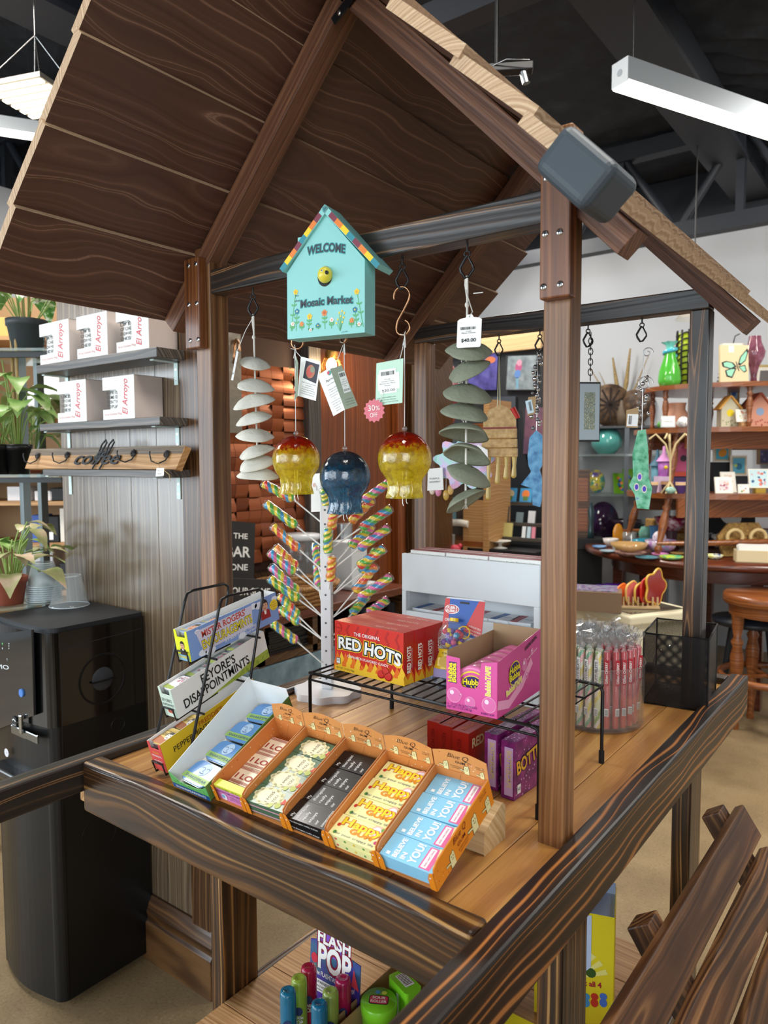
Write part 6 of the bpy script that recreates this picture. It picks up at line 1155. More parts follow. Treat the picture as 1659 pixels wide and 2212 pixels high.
mug_box((221.5, 801), (290.5, 797), (291, 889.5), (223, 892), z2, 'right white mug box on the second shelf, LIFE IS mug', ('LIFE IS', 'GAME OF', "DON'T KN", 'TO PLAY'))
z3, y3, _ = SH[2]; A = onz(57, 1014.5, z3+.001); A.y = 1.215; B = ony(384, 1019, 1.215); A = ony(57, 1014, 1.215)
F = frame((A.x, 1.212, z3+.002), (1, 0, 0), (0, .28, 1)); w = B.x-A.x; h = .058*1.0
h = (ony(400, 962, 1.23).z-z3)*1.0
t = thing('coffee_hook_rail', 'wooden coffee rail with four black scroll hooks on lowest shelf', 'hook rail', F)
m = MB(); m.prism([(-.003, 0), (w-.004, 0), (w+.016, h*.95), (w+.010, h), (.012, h)], -.02, 0, W_OAK); m.prism([(.006, h*.66), (w+.008, h*.66), (w+.013, h*.97), (w+.006, h+.0006), (.0115, h+.0006)], -.0204, .0004, W_PANL); m.build('board', t, bevel=.001)
m = MB(); cw = fpx(F, 160, 1004); ce = fpx(F, 263, 1003); s = (ce.x-cw.x)/6.0; x0 = cw.x; y0 = cw.y-.002
m.text('coffee', (cw.x+.006, cw.y), (ce.x-.008, ce.y), h*.62, BLK, .004, shear=.45, off=.012)
for dx in (2.6, 3.5): m.line([(x0+dx*s, y0-h*.28), (x0+(dx+.55)*s, y0+h*.35), (x0+(dx+1.2)*s, y0+h*1.05), (x0+(dx+1.0)*s, y0+h*1.18), (x0+(dx+.62)*s, y0+h*.95), (x0+(dx+.3)*s, y0+h*.2)], .0042, BLK, .0045)
m.build('coffee_script', t, solid=.003, label='black wire lettering that reads coffee')
for px, py in ((83, 985), (147, 984), (290, 980), (362, 982)):
 c = fpx(F, px, py); m = MB(); R = h*.17
 m.tube([(c.x+R*(1-.8*i/22)*math.cos(i*.75), c.y+R*(1-.8*i/22)*math.sin(i*.75), .004+.004*i/22) for i in range(23)], .0017, BLK, 6)
 m.tube([(c.x+R, c.y, .004), (c.x+R*.3, c.y-R*1.6, .006), (c.x-R*1.2, c.y-R*2.6, .014), (c.x-R*2.8, c.y-R*2.2, .024), (c.x-R*3.3, c.y-R*.6, .030), (c.x-R*3.4, c.y+R*.1, .030)], .0021, BLK, 6); m.build('scroll_hook', t)
tg = ony(343, 1020, 1.17); m = MB(); Ft = frame(tg-Vector((.014, 0, .011)), (1, .1, 0), (.05, .1, 1)); m.prism([(0, 0), (.030, .002), (.030, .022), (.002, .022)], -.0006, 0, PAPER); m.text('coffee rail', (.005, .014), (.026, .0145), .0022, INK); m.text('84.00', (.008, .005), (.022, .0055), .0028, INK); m.tube([(.015, .022, 0), (.022, .034, .012), (.016, .036, .02)], .0008, pm('b59a6a', .8), 5); m.tube([(.03, .016, 0), (.05, .005, 0), (.056, -.012, 0)], .0008, pm('b59a6a', .8), 5)
solo(m, 'price_tag', 'small white ticket on twine hanging off the coffee rail', 'price tag', Ft, 'price tags')
# water cooler
XC = -1.858; ZC = 1.058; YC0 = .985; t = thing('water_cooler', 'tall glossy black bottom loading water cooler', 'water cooler', (-2.02, 1.13, 0)); o = t.matrix_basis.inverted()
GB = pm('08090a', .12, coat=.6); GB2 = pm('0c0d0e', .32); GM = pm('15171a', .22, coat=.4); xL = -2.19
def rprof(x0, x1, y0, y1, r, bulge, n=8):
 P = [(x0, y1)]
 for i in range(n+1): a = math.radians(180+90*i/n); P.append((x0+r+r*math.cos(a), y0+r+r*math.sin(a)))
 for i in range(1, 12): f = i/12; P.append((x0+r+(x1-x0-2*r)*f, y0-bulge*math.sin(math.pi*f)))
 for i in range(n+1): a = math.radians(270+90*i/n); P.append((x1-r+r*math.cos(a), y0+r+r*math.sin(a)))
 return P+[(x1, y1)]
m = MB(); m.prism(rprof(xL, XC, YC0, 1.279, .03, .022), .02, .60, GB2, o, smooth=False); m.build('lower_door', t, bevel=.003)
m = MB(); m.prism(rprof(xL, XC, YC0+.004, 1.279, .03, .016), .604, .79, GB2, o); m.build('bay_housing', t, bevel=.002)
m = MB(); m.prism(rprof(xL, XC, YC0, 1.279, .028, .014), .79, 1.046, GB, o); m.build('upper_housing', t, bevel=.006, seg=3)
m = MB(); m.prism(rprof(xL+.006, XC-.006, YC0+.01, 1.275, .03, .008), 1.046, ZC, pm('1c1e22', .55), o); m.build('top_plate', t, bevel=.004)
m = MB(); Fs = o @ frame((XC, YC0, 0), (0, 1, 0), (0, 0, 1)); m.line([(.03, 1.0), (.285, 1.012)], .002, pm('2a2c30', .3), .0006, Fs); m.line([(.03, 1.0), (.028, .62)], .002, pm('2a2c30', .3), .0006, Fs); m.line([(.03, .58), (.026, .03)], .002, pm('050506', .3), .0006, Fs)
P_ = onx(222, 1466, XC); c = (P_.y-YC0, P_.z); m.lathe([(.066, -.0005), (.069, .002), (.073, .0005)], GB2, 36, Fs @ TR((c[0], c[1], 0))); m.ball((c[0], c[1], -.016), .046, pm('33363b', .35), 28, 12, (1, 1.0, .5), Fs); m.box(c[0]-.036, c[0]+.036, c[1]-.006, c[1]-.002, .004, .010, pm('0c0c0e', .4), Fs)
for (px, py, r) in ((255, 1565, .02), (215, 1800, .05)): Q = onx(px, py, XC); m.lathe([(r, .0002), (r*1.05, .0018), (r*1.1, .0002)], GB2, 30, Fs @ TR((Q.y-YC0, Q.z, 0)))
m.build('side_panel', t)
Ff = o @ frame((xL, YC0-.016, 0), (1, 0, 0), (0, 0, 1)); FW = frame((xL, YC0-.016, 0), (1, 0, 0), (0, 0, 1))
def fq(x, y): return fpx(FW, x, y)
m = MB(); P = [fq(70, 1360), fq(75, 1545), fq(-70, 1600), fq(-70, 1380)]; m.prism([tuple(p) for p in P[::-1]], -.004, .003, pm('1b2026', .08, coat=.8), Ff); m.build('control_panel', t, bevel=.002)
m = MB(); a = fq(-26, 1440); b = fq(22, 1446); m.text('PRIMO', a, b, .012, pm('dfe4e8', .4), .0036, Ff, off=.01); q1 = fq(18, 1425); m.disc(q1, .004, pm('dfe4e8', .4), .0036, Ff, 16, .6); m.disc((q1.x, q1.y-.001), .0028, pm('20262c', .3), .0038, Ff, 16, .6); m.disc(fq(8, 1390), .003, pm('5fd06a', .4), .0036, Ff, 10); m.disc(fq(8, 1400), .0025, pm('dfe4e8', .4), .0036, Ff, 10)
for k in range(3): m.disc(fq(22, 1390+5*k), .002, pm('dfe4e8', .4), .0036, Ff, 10)
m.build('printed_marks', t)
m = MB(); c = fq(50, 1496); m.cyl((c.x, c.y, .001), (c.x, c.y, .007), .011, pm('4a86d8', .3, coat=.4), M=Ff, n=20); m.build('blue_button', t)
m = MB(); a = fq(28, 1580); b = fq(85, 1600); m.box(a.x, b.x, b.y-.01, a.y+.022, .0005, .006, pm('9aa2a8', .1, 1), Ff); q = fq(54, 1575); m.box(q.x-.008, q.x+.006, q.y-.01, q.y+.042, .006, .014, pm('c2c7ca', .08, 1), Ff); m.build('steel_spout_plate', t, bevel=.003)
m = MB(); a = fq(36, 1558); m.box(a.x-.012, a.x+.012, a.y-.014, a.y+.014, .0062, .007, pm('20252b', .4), Ff); m.text('HOT', (a.x-.009, a.y-.010), (a.x+.009, a.y-.010), .004, PAPER, .0075, Ff); m.line([(a.x-.009, a.y+.003), (a.x-.002, a.y+.008), (a.x+.009, a.y+.003)], .003, PAPER, .0075, Ff); m.build('caution_label', t)
m = MB(); m.disc(fq(17, 1625), .012, pm('e6e6ee', .4), .004, Ff, 24); m.text('1', (fq(17, 1625).x-.001, fq(17, 1625).y-.003), (fq(17, 1625).x+.001, fq(17, 1625).y-.003), .006, pm('9a9aa6', .5), .0045, Ff); m.build('round_sticker', t)
m = MB(); a = fq(95, 1745); m.box(xL+.06, XC-.03, YC0-.045, YC0, .62, .645, GM, o); m.lathe([(.001, .647), (.02, .647), (.024, .6455)], BLKM, 20, o @ TR((-1.93, YC0-.025, 0))); m.build('drip_tray', t, bevel=.005)
for (px, py, pt, n, lab_) in ((96, 1306, 1215, 9, 'upturned clear plastic cup in the taller stack on the cooler'), (150, 1314, 1243, 1, 'single upturned clear plastic cup right of the tall stack')):
 C_ = onz(px, py-6, ZC+.001); ht = vert(px, pt, C_).z-ZC; R = Rpx(C_, 38 if n == 1 else 33)
 CW = clearm('e9f4f8', .3, .05, fres=1.6)
 for k in range(n):
  zz = (ht*.42)*k/max(1, n-1); hh = ht-(ht*.42 if n > 1 else 0); m = MB(); m.lathe([(R*1.06, zz+.0), (R*1.08, zz+.003), (R, zz+.006), (R*.68, zz+hh-.002), (R*.6, zz+hh), (.001, zz+hh-.001)], CW, 32); m.tube([(R*1.07*math.cos(a*.21), R*1.07*math.sin(a*.21), zz+.0015) for a in range(30)], .0011, pm('dfeaf0', .15, coat=.5), 5, True); m.tube([(R*.66*math.cos(a*.21), R*.66*math.sin(a*.21), zz+hh-.001) for a in range(30)], .0009, pm('dfeaf0', .15, coat=.5), 5, True); solo(m, 'plastic_cup', lab_, 'cup', TR(C_), 'clear plastic cups on the cooler')
# plants
def leaf(m, base, tip, wdt, mat, droop=.15, vein=None):
 base = Vector(base); tip = Vector(tip); d = tip-base; L = d.length; u = d.normalized(); s = u.cross(Vector((0, 0, 1))); s = s.normalized() if s.length > .01 else Vector((1, 0, 0)); nrm = s.cross(u)
 vs = []; prof = (0.05, .62, 1.0, .95, .7, .36, .03)
 for i, wd in enumerate(prof):
  f = i/(len(prof)-1); c = base+u*(L*f)+nrm*(-droop*L*(f-.3)**2*1.6)
  vs += [c-s*(wd*wdt/2)+nrm*(.12*wd*wdt), c, c+s*(wd*wdt/2)+nrm*(.12*wd*wdt)]
 fs = []
 for i in range(len(prof)-1):
  for k in (0, 1): a = i*3+k; fs.append((a, a+1, a+4, a+3))
 m.add(vs, fs, mat, None, True)
LGR = speck('leaf_variegated', [(.40, '3f7a2c'), (.5, '6fa048'), (.56, 'e6ead0'), (.7, 'f1f2e0')], 0, .4, 34, coat=.2); LG2 = speck('leaf_pale_green', [(.3, '5c8c3a'), (.55, '93b566'), (.75, 'c9d3a4')], 0, .4, 18, coat=.15); LGP = speck('leaf_pink_green', [(.3, '7d8a4c'), (.5, 'a9a678'), (.7, 'd6b5a4')], 0, .45, 16); LGD = pm('2f7d26', .35, coat=.2)
def plant(C_, R, h, pot, n, spread, lm, label, seed, potname='pot', stems=None, lsize=.08, height=.25, stake=0, low=0.2):
 rr = random.Random(seed); t = thing('potted_plant', label, 'plant', C_)
 m = MB(); m.lathe([(.001, 0), (R*.72, 0), (R*.94, h*.8), (R, h*.8), (R*1.02, h), (R*.92, h), (R*.88, h*.82), (.001, h*.8)], pot, 30); m.build(potname, t)
 m = MB(); lf = MB()
 for i in range(n):
  a = rr.uniform(0, 6.28); q = rr.uniform(.2, 1); top = Vector((math.cos(a)*spread*q, math.sin(a)*spread*q, h+height*rr.uniform(low, 1)*(1.15-.4*q))); b = Vector((math.cos(a)*R*.3, math.sin(a)*R*.3, h*.8))
  mid = (b+top)/2+Vector((0, 0, .04)); m.tube([b, mid, top], .0022, pm('7f9a4a', .5), 5)
  out = Vector((math.cos(a+rr.uniform(-.6, .6)), math.sin(a+rr.uniform(-.6, .6)), rr.uniform(-.4, .5))); ls = lsize*rr.uniform(.7, 1.25); leaf(lf, top, top+out.normalized()*ls, ls*.62, lm if rr.random() < .8 else LG2, .5)
 m.build('stems', t); lf.build('foliage', t)
 for k in range(stake): m = MB(); x = R*.5*(k-.5)*1.2; m.tube([(x, 0, h*.8), (x*1.1, 0, h+height*1.3)], .006, pm('a88c5c', .7), 7); m.build('stake', t)
 return t
DE = 2.75; ZG1 = atd(60, 768, DE).z; ZG2 = atd(60, 1030, DE).z
cz = atd(20, 900, DE); cz.z = 0; et = thing('glass_etagere', 'steel and glass shelf stand holding plants by the column', 'shelf stand', cz); eo = et.matrix_basis.inverted()
for px in (52, 90, -60): P = atd(px, 1000, DE+(.25 if px == 90 else 0)); m = MB(); m.box(P.x-.014, P.x+.014, P.y-.014, P.y+.014, 0, ZG1+(.0 if px != 200 else 0), pm('8f9a9c', .3, .8), eo); m.build('post', et)
GLS = clearm('bfe6de', .22, .03, fres=1.5)
E1 = atd(-90, 768, DE-.12); E2 = atd(118, 758, DE-.12); dirv = (E2-E1); dirv.z = 0; dirv.normalize(); per = Vector((-dirv.y, dirv.x, 0))
for z, nm in ((ZG1, 0), (ZG2, 0)):
 m = MB(); p = [E1, E2, E2+per*.42, E1+per*.42]; m.add([eo @ Vector((q.x, q.y, zz)) for zz in (z, z+.010) for q in p], [(3, 2, 1, 0), (4, 5, 6, 7), (0, 1, 5, 4), (1, 2, 6, 5), (2, 3, 7, 6), (3, 0, 4, 7)], GLS); m.build('glass_shelf', et)
for z in (ZG1, ZG2): m = MB(); m.box(0, (E2-E1).length, .02, .04, z-.02, z-.001, pm('2a2d2f', .4), eo @ frame((E1.x, E1.y, 0), dirv, per)); m.build('shelf_rail', et)
def onshelf(px, z, dep): P = atd(px, 900, dep); P.z = z+.0105; return P
DKG = pm('3c4145', .5); BKP = pm('0d0d0f', .35); TER = pm('9a4f3a', .7)
plant(onshelf(65, ZG1, DE+.02), .072, .12, DKG, 16, .17, LGR, 'white and green plant in a grey pot on the top glass shelf', 2, lsize=.17, height=.26, stake=2)
plant(onshelf(36, ZG2, DE-.02), .05, .11, BKP, 18, .17, LG2, 'green plant in the black pot on the lower glass shelf', 5, lsize=.12, height=.30, stake=2)
plant(onshelf(-8, ZG2, DE-.04), .05, .11, BKP, 12, .15, LG2, 'plant in a second black pot cut by the photo edge', 6, lsize=.13, height=.27, stake=1)
plant(onshelf(66, ZG2, DE+.14), .045, .085, TER, 20, .15, LGP, 'pink leaved plant in terracotta pot behind the coffee rail', 9, lsize=.12, height=.26)
C_ = onz(22, 1300, ZC+.012); m = MB(); m.lathe([(.001, 0), (.1, .0), (.118, .008), (.12, .011), (.098, .006), (.001, .005)], clearm('cfeae2', .25, .03, fres=1.6), 40); solo(m, 'glass_plate', 'clear glass plate under the terracotta pot on the cooler', 'plate', TR((C_.x, C_.y, ZC+.0005)))
m = MB(); m.lathe([(.085, .0), (.095, .003), (.1, .006)], pm('c07a3a', .5), 30)
plant(Vector((C_.x, C_.y, ZC+.0065)), .052, .085, TER, 26, .13, LGP, 'pink and green plant in terracotta pot on the cooler', 12, lsize=.10, height=.18, low=.1)
m = MB(); b = onz(112, 1290, ZC); b.y += .06; m.tube([Vector((0, 0, .004)), Vector((.005, .02, .07)), Vector((.0, .03, .12))], .0022, LGD, 6); lf = MB(); leaf(m, (0, .03, .12), (.05, .0, .13), .05, LGD, .4); leaf(m, (.0, .03, .12), (.02, .02, .075), .035, LGD, .3); leaf(m, (.003, .02, .07), (-.045, 0, .13), .018, LG2, .3); solo(m, 'plant_cutting', 'single leafy green cutting standing behind the clear cups', 'plant', TR(b))
# far left clutter behind the stand
DB = 3.7; P0 = atd(-150, 700, DB); P1 = atd(170, 700, DB); dv = P1-P0; dv.z = 0; Lb = dv.length; dv.normalize(); pv = Vector((-dv.y, dv.x, 0)); Fb = frame((P0.x, P0.y, 0), dv, pv)
t = thing('oak_bookcase', 'pale oak shelf unit behind the plants at far left', 'bookcase', Fb)
m = MB(); m.box(0, Lb, .34, .36, 0, 2.4, pm('a4825a', .6)); m.build('back_panel', t)
bz = [atd(60, y, DB).z for y in (1285, 1178, 1085, 1030, 895, 725)]
for z in bz: m = MB(); m.box(0, Lb, 0, .34, z-.02, z, W_OAK); m.build('shelf', t)
for x in (0, Lb-.02): m = MB(); m.box(x, x+.02, 0, .34, 0, 2.4, W_OAK); m.build('side_panel', t)
def bitem(name, label, cat, px, py0, py1, pw, col, dy=.05, depth=.12, fn=None, group=None):
 P = atd(px, py1, DB-.02); xb = (Fb.inverted() @ P).x; s = (DB)/FPX; z = min(bz, key=lambda q: abs(q-P.z)); h = (py1-py0)*s; w = pw*s; m = MB(); m.box(-w/2, w/2, 0, depth, 0, h, pm(col, .55)); F = frame((-w/2, -.0005, 0), (1, 0, 0), (0, 0, 1))
 if fn: fn(m, F, w, h)
 return solo(m, name, label, cat, Fb @ TR((xb, dy, z+.001)), group, bevel=.004)
bitem('cloth_bag', 'cream tote printed I HAVE ACE left of the column', 'bag', 125, 1100, 1176, 44, 'e8e2d6', fn=lambda m, F, w, h: [m.text(s_, (w*.4, h*(.72-.2*i)), (w*(.4+.13*len(s_)), h*(.72-.2*i)), h*.13, INK, M=F) for i, s_ in enumerate(('I W', 'HAV', 'ACE'))])
bitem('storage_box', 'black carton with white label behind the stand posts', 'box', 82, 1120, 1178, 36, '131416', fn=lambda m, F, w, h: m.poly([(w*.2, h*.1), (w*.65, h*.1), (w*.65, h*.4), (w*.2, h*.4)], PAPER, .0005, F))
bitem('storage_box', 'flat black carton on the upper oak shelf', 'box', 112, 1052, 1080, 60, '131416', fn=lambda m, F, w, h: m.poly([(w*.7, h*.4), (w*.95, h*.4), (w*.95, h*.9), (w*.7, h*.9)], PAPER, .0005, F))
bitem('paper_stack', 'fanned stack of white papers at the left photo edge', 'papers', 12, 1048, 1080, 50, 'dcdcde')
bitem('storage_box', 'blue and white carton behind the terracotta plant', 'box', 52, 1115, 1176, 24, '3f5fae')
bitem('storage_box', 'white and orange carton beside the blue carton', 'box', 68, 1098, 1120, 40, 'e9e4e2')
bitem('storage_box', 'white carton low behind the cups', 'box', 55, 1195, 1284, 60, 'd8d9dc')
bitem('storage_box', 'dark carton low behind the cups', 'box', 120, 1225, 1284, 40, '23252b')
P = atd(88, 890, DB-.04); m = MB(); m.lathe([(.001, 0), (.10, 0), (.15, .06), (.14, .13), (.07, .2), (.001, .22)], pm('dfe0e4', .4), 24); P.z = bz[4]+.001; solo(m, 'cloth_bundle', 'white and red rounded bundle behind the stand posts', 'cloth', TR(P+pv*.2))
P = atd(112, 892, DB-.1); m = MB(); m.lathe([(.001, 0), (.06, 0), (.07, .04), (.05, .07), (.001, .08)], pm('a8242c', .5), 20); P.z = bz[4]+.001; solo(m, 'red_bowl', 'dark red bowl beside the white bundle at far left', 'bowl', TR(P+pv*.12))
m = MB(); P = atd(20, 720, DB-.05); P.z = bz[5]+.001; m.box(-.12, .1, 0, .1, 0, .1, pm('c9a55a', .6)); solo(m, 'wood_crate', 'yellow wooden crate behind the grey plant pot', 'crate', TR(P+pv*.1) @ RZ(40), bevel=.004)
# behind the cart: coffee corner
XW = -2.6
Ya = onx(468, 950, XW).y; Yb_ = onx(641, 950, XW).y; Yc = onx(672, 950, XW).y; Yd_ = onx(905, 950, XW).y
COPP = pm('9a5430', .38, .35);
m = MB(); ts = .078; ny = int((Yb_-Ya)/ts)+1; nz_ = 15
def tile_z(i, j, u, v):
 return 0
for i in range(ny):
 for j in range(nz_):
  rr = random.Random(i*31+j); y0 = Ya+i*ts; z0 = 1.02+j*ts*.8; up = rr.choice((0, 1)); a, b = (.002, .016) if up else (.016, .002); N = 5; vs = []
  for q in range(N+1):
   f = q/N; dx = a+(b-a)*f+.004*math.sin(f*math.pi); vs += [(XW+.02+dx, y0+.001, z0+(ts*.8-.002)*f+.001), (XW+.02+dx, y0+ts-.001, z0+(ts*.8-.002)*f+.001)]
  m.add(vs, [(2*q, 2*q+1, 2*q+3, 2*q+2) for q in range(N)], COPP if rr.random() < .7 else pm('7d4124', .4, .35))
  m.add([(XW+.015, y0+.001, z0+ts*.8-.001), (XW+.015, y0+ts-.001, z0+ts*.8-.001), vs[-1], vs[-2]], [(0, 1, 2, 3)], pm('5e2f1a', .6)); m.add([(XW+.015, y0+.001, z0+.001), (XW+.015, y0+ts-.001, z0+.001), vs[1], vs[0]], [(3, 2, 1, 0)], pm('5e2f1a', .6))
m.box(XW, XW+.016, Ya-.02, Ya+ny*ts, .98, 2.3, pm('3a1d10', .7))
solo(m, 'copper_tile_panel', 'panel of curved copper tiles behind the white chime', 'tile panel', None).__setitem__('kind', 'structure')
m = MB(); m.box(XW-.1, XW-.002, Ya-.6, Yd_+.4, 0, 2.6, W_DARK); struct('wall_coffee', m)
m = MB(); m.box(0, 1.75, Yc, Yd_, 0, .03, W_ORNG); struct('wall_orange_panel', m, Matrix(((0, 0, 1, XW), (0, 1, 0, 0), (1, 0, 0, .62), (0, 0, 0, 1))))
m = MB(); m.box(0, 2.4, -.045, .045, 0, .07, W_SHLF); struct('trim_41', m, Matrix(((0, 0, 1, XW+.001), (0, 1, 0, (Yb_+Yc)/2+.01), (1, 0, 0, 0), (0, 0, 0, 1))), bevel=.003)
for k, px in ((42, 858), (43, 888)): y = onx(px, 950, XW+.05).y; m = MB(); m.box(0, 2.4, -.03, .03, 0, .05, W_DARK if k == 43 else W_ORNG); struct('trim_%d' % k, m, Matrix(((0, 0, 1, XW+.031), (0, 1, 0, y), (1, 0, 0, 0), (0, 0, 0, 1))), bevel=.003)
P = onx(508, 790, XW+.06); m = MB(); m.box(-.006, .006, -.13, .03, -.3, .22, pm('8d8578', .35, .7, bump=.6, bscale=40)); m.tube([(.02+.02*math.cos(a*.5), -.01+.0*a, .06+.05*math.sin(a*.5)) for a in range(10)], .008, COPPER, 8)
solo(m, 'metal_artwork', 'hammered silver metal wall piece left of the copper tiles', 'artwork', TR(P))
P = onx(716, 790, XW+.09); t = thing('cage_lamp', 'lit wall lamp with brass wire cage below the birdhouse', 'wall lamp', P); BR = pm('8a6a36', .35, .8)
m = MB(); m.ball((0, 0, .0), .026, pm('ffe3a8', .5, emit=14), 16, 10, (1, 1, 1.5)); m.build('bulb', t)
m = MB(); m.lathe([(.03, .035), (.034, .06), (.025, .085), (.012, .09)], BR, 20); m.tube([(0, 0, .09), (0, 0, .11), (-.03, 0, .12), (-.058, 0, .11)], .008, BR, 8); m.build('socket', t)
m = MB()
for k in range(6): a = k*math.pi/3; m.tube([(.032*math.cos(a), .032*math.sin(a), .05), (.052*math.cos(a), .052*math.sin(a), .0), (.042*math.cos(a), .042*math.sin(a), -.06)], .0022, BR, 5)
for z, r in ((.02, .046), (-.03, .048), (-.06, .042)): m.tube([(r*math.cos(q*.42), r*math.sin(q*.42), z) for q in range(15)], .002, BR, 5, True)
m.lathe([(.05, -.058), (.078, -.082), (.08, -.084)], BR, 24); m.build('wire_cage', t)
l = bpy.data.lights.new('cage_bulb', 'POINT'); l.energy = 5; l.color = (1, .75, .45); l.shadow_soft_size = .03; lo = bpy.data.objects.new('cage_bulb', l); COL.objects.link(lo); lo.location = P+Vector((.085, 0, -.0))
XD = -2.1; ZK = onx(860, 1268, XD).z; Y0k, Y1k = 1.96, onx(880, 1265, XD).y; zS = onx(866, 1336, XD).z; cb = Vector((-2.34, (Y0k+Y1k)/2, 0)); t = thing('coffee_counter', 'dark brown wooden coffee counter with open shelves', 'counter', cb); ko = t.matrix_basis.inverted()
m = MB(); m.box(XW+.04, XD+.02, Y0k, Y1k, ZK-.035, ZK, W_RED, ko); m.build('counter_top', t, bevel=.003)
m = MB(); m.box(XW+.045, XD, Y0k, Y1k, zS-.03, zS, W_DARK, ko); m.build('shelf', t)
for y in (Y0k, onx(676, 1400, XD).y, Y1k-.03): m = MB(); m.box(XW+.045, XD, y, y+.03, 0, ZK-.036, W_DARK, ko); m.build('upright', t)
m = MB(); m.box(XW+.045, XW+.06, Y0k, Y1k, 0, ZK-.036, pm('1d120b', .6), ko); m.build('back_panel', t)
m = MB(); a = onx(628, 1440, XD).y; b = onx(688, 1400, XD).y; m.box(XD-.01, XD+.006, a-.3, b+.4, zS-.26, zS-.035, speck('washed_blue_board', [(.3, '4f6a78'), (.6, '7d97a3'), (.8, '9fb4bb')], 0, .5, 12), ko); m.build('drawer_front', t, bevel=.003, label='washed blue grey drawer front')
m = MB(); m.box(XD+.008, XD+.016, a+.0, b+.05, zS-.13, zS-.115, pm('3f5a78', .5), ko); m.build('drawer_shadow_gap', t) if False else None
def cx(px, off): return onx(px, 1250, XD-off)
def chalk(label, px0, px1, py0, py1, off, words, lean=.08):
 A = onx(px0, py1, XD-off); B = onx(px1, py1, XD-off); h = (py1-py0)*((A-CAM).dot(fwd))/FPX; F = frame((A.x, A.y, max(A.z, 0)), (B-A).normalized(), (-lean, 0, 1)); w = (B-A).length; m = MB(); m.prism([(0, 0), (w, 0), (w, h), (0, h)], -.02, 0, pm('2b2a2a', .7));
 for s_, u0, u1, v, c in words: m.text(s_, (w*u0, h*v), (w*u1, h*v), h*c, PAPER, M=F.inverted() @ F, off=.02)
 solo(m, 'chalk_sign', label, 'sign', F)
chalk('black sign lettered THE BAR ONE behind the front left post', 440, 548, 1120, 1258, .2, (('THE', .55, .84, .72, .09), ('BAR', .42, .9, .42, .17), ('ONE', .5, .86, .2, .10)))
chalk('low black sign lettered POUR SOME behind the mint rack', 470, 615, 1248, 1310, .06, (('POUR SOME', .12, .74, .42, .26), ('&', .86, .93, .42, .3)), .02)
def basket(label, px, py, R, sx, h, off):
 C_ = onx(px, py, XD-off); C_.z = ZK+.001; m = MB(); WK = speck('wicker', [(.3, '6a4520'), (.55, '9a6c38'), (.75, 'c19555')], 0, .7, 120, bump=.5)
 for k in range(5):
  z = h*k/4; f = 1+.06*k; m.tube([(R*f*math.cos(a*.26)*(1 if abs(math.cos(a*.26)) < .8 else .96), R*sx*f*math.sin(a*.26), z+.006+.004*(a % 2)) for a in range(24)], h/6, WK, 6, True)
 m.lathe([(.001, .004), (R*.95, .004)], WK, 20, Matrix.Diagonal((1, sx, 1, 1))); solo(m, 'wicker_basket', label, 'basket', TR(C_) @ RZ(8), 'wicker baskets on the counter')
basket('flat wicker tray behind the lollipop tree', 622, 1240, .17, 1.25, .055, .22); basket('coarse rope basket in front of the flat wicker tray', 648, 1270, .11, 1.3, .075, .10)
P = onx(648, 1230, XD-.32); P.z = ZK+.001; t = thing('glass_canister', 'clear lidded glass canister behind the lollipop tree', 'canister', P); R = Rpx(P, 42); m = MB(); m.lathe([(.001, 0), (R, 0), (R, .24), (R*.95, .25)], clearm('dfe6e8', .18, .05, fres=1.6), 30); m.build('glass_body', t); m = MB(); m.lathe([(.001, .27), (R*1.03, .27), (R*1.05, .25), (R*.98, .245)], pm('c9cdd0', .3), 30); m.build('lid', t)
P = onx(757, 1250, XD-.2); P.z = ZK+.001; m = MB(); m.box(-.08, .06, -.06, .06, 0, .225, pm('cfd4d6', .4)); m.box(-.1, .1, -.1, .1, 0, .02, pm('b9bec2', .4)); solo(m, 'grey_appliance', 'pale grey machine on the counter right of lollipop pole', 'appliance', TR(P), bevel=.006)
P = onx(745, 1200, XD-.3); P.z = ZK+.001; m = MB(); m.cyl((0, 0, 0), (0, 0, .3), .04, pm('b9bec2', .25, .8), n=24); solo(m, 'steel_thermos', 'brushed steel flask beside the pale grey machine', 'flask', TR(P))
m = MB(); y0 = onx(588, 1390, XD).y; y1 = onx(672, 1372, XD).y
for k in range(9): mm = MB(); w_ = .26; mm.box(-.13, .13, 0, y1-y0, 0, .009, pm('121214', .4)); solo(mm, 'black_folder', 'thin black menu folder in the pile under the counter', 'folder', TR((XD-.15, y0, zS+.001+k*.0105)) @ RZ(random.uniform(-2, 2)), 'black folders under the counter')
m = MB(); m.lathe([(.001, 0), (.07, 0), (.1, .02), (.09, .024), (.001, .01)], pm('d9dcd8', .3, coat=.4), 24); solo(m, 'white_plate', 'white plate resting on the black folders', 'plate', TR((XD-.12, (y0+y1)/2, zS+.1)))
for px, c, nm in ((800, '8d98a4', 'grey tin'), (842, '2b2a30', 'dark tin')): P = onx(px, 1330, XD-.1); m = MB(); m.cyl((0, 0, 0), (0, 0, .07), .05, pm(c, .35, .5), n=24); solo(m, 'storage_tin', nm+' on the counter shelf behind the red candy boxes', 'tin', TR((P.x, P.y, zS+.001)))
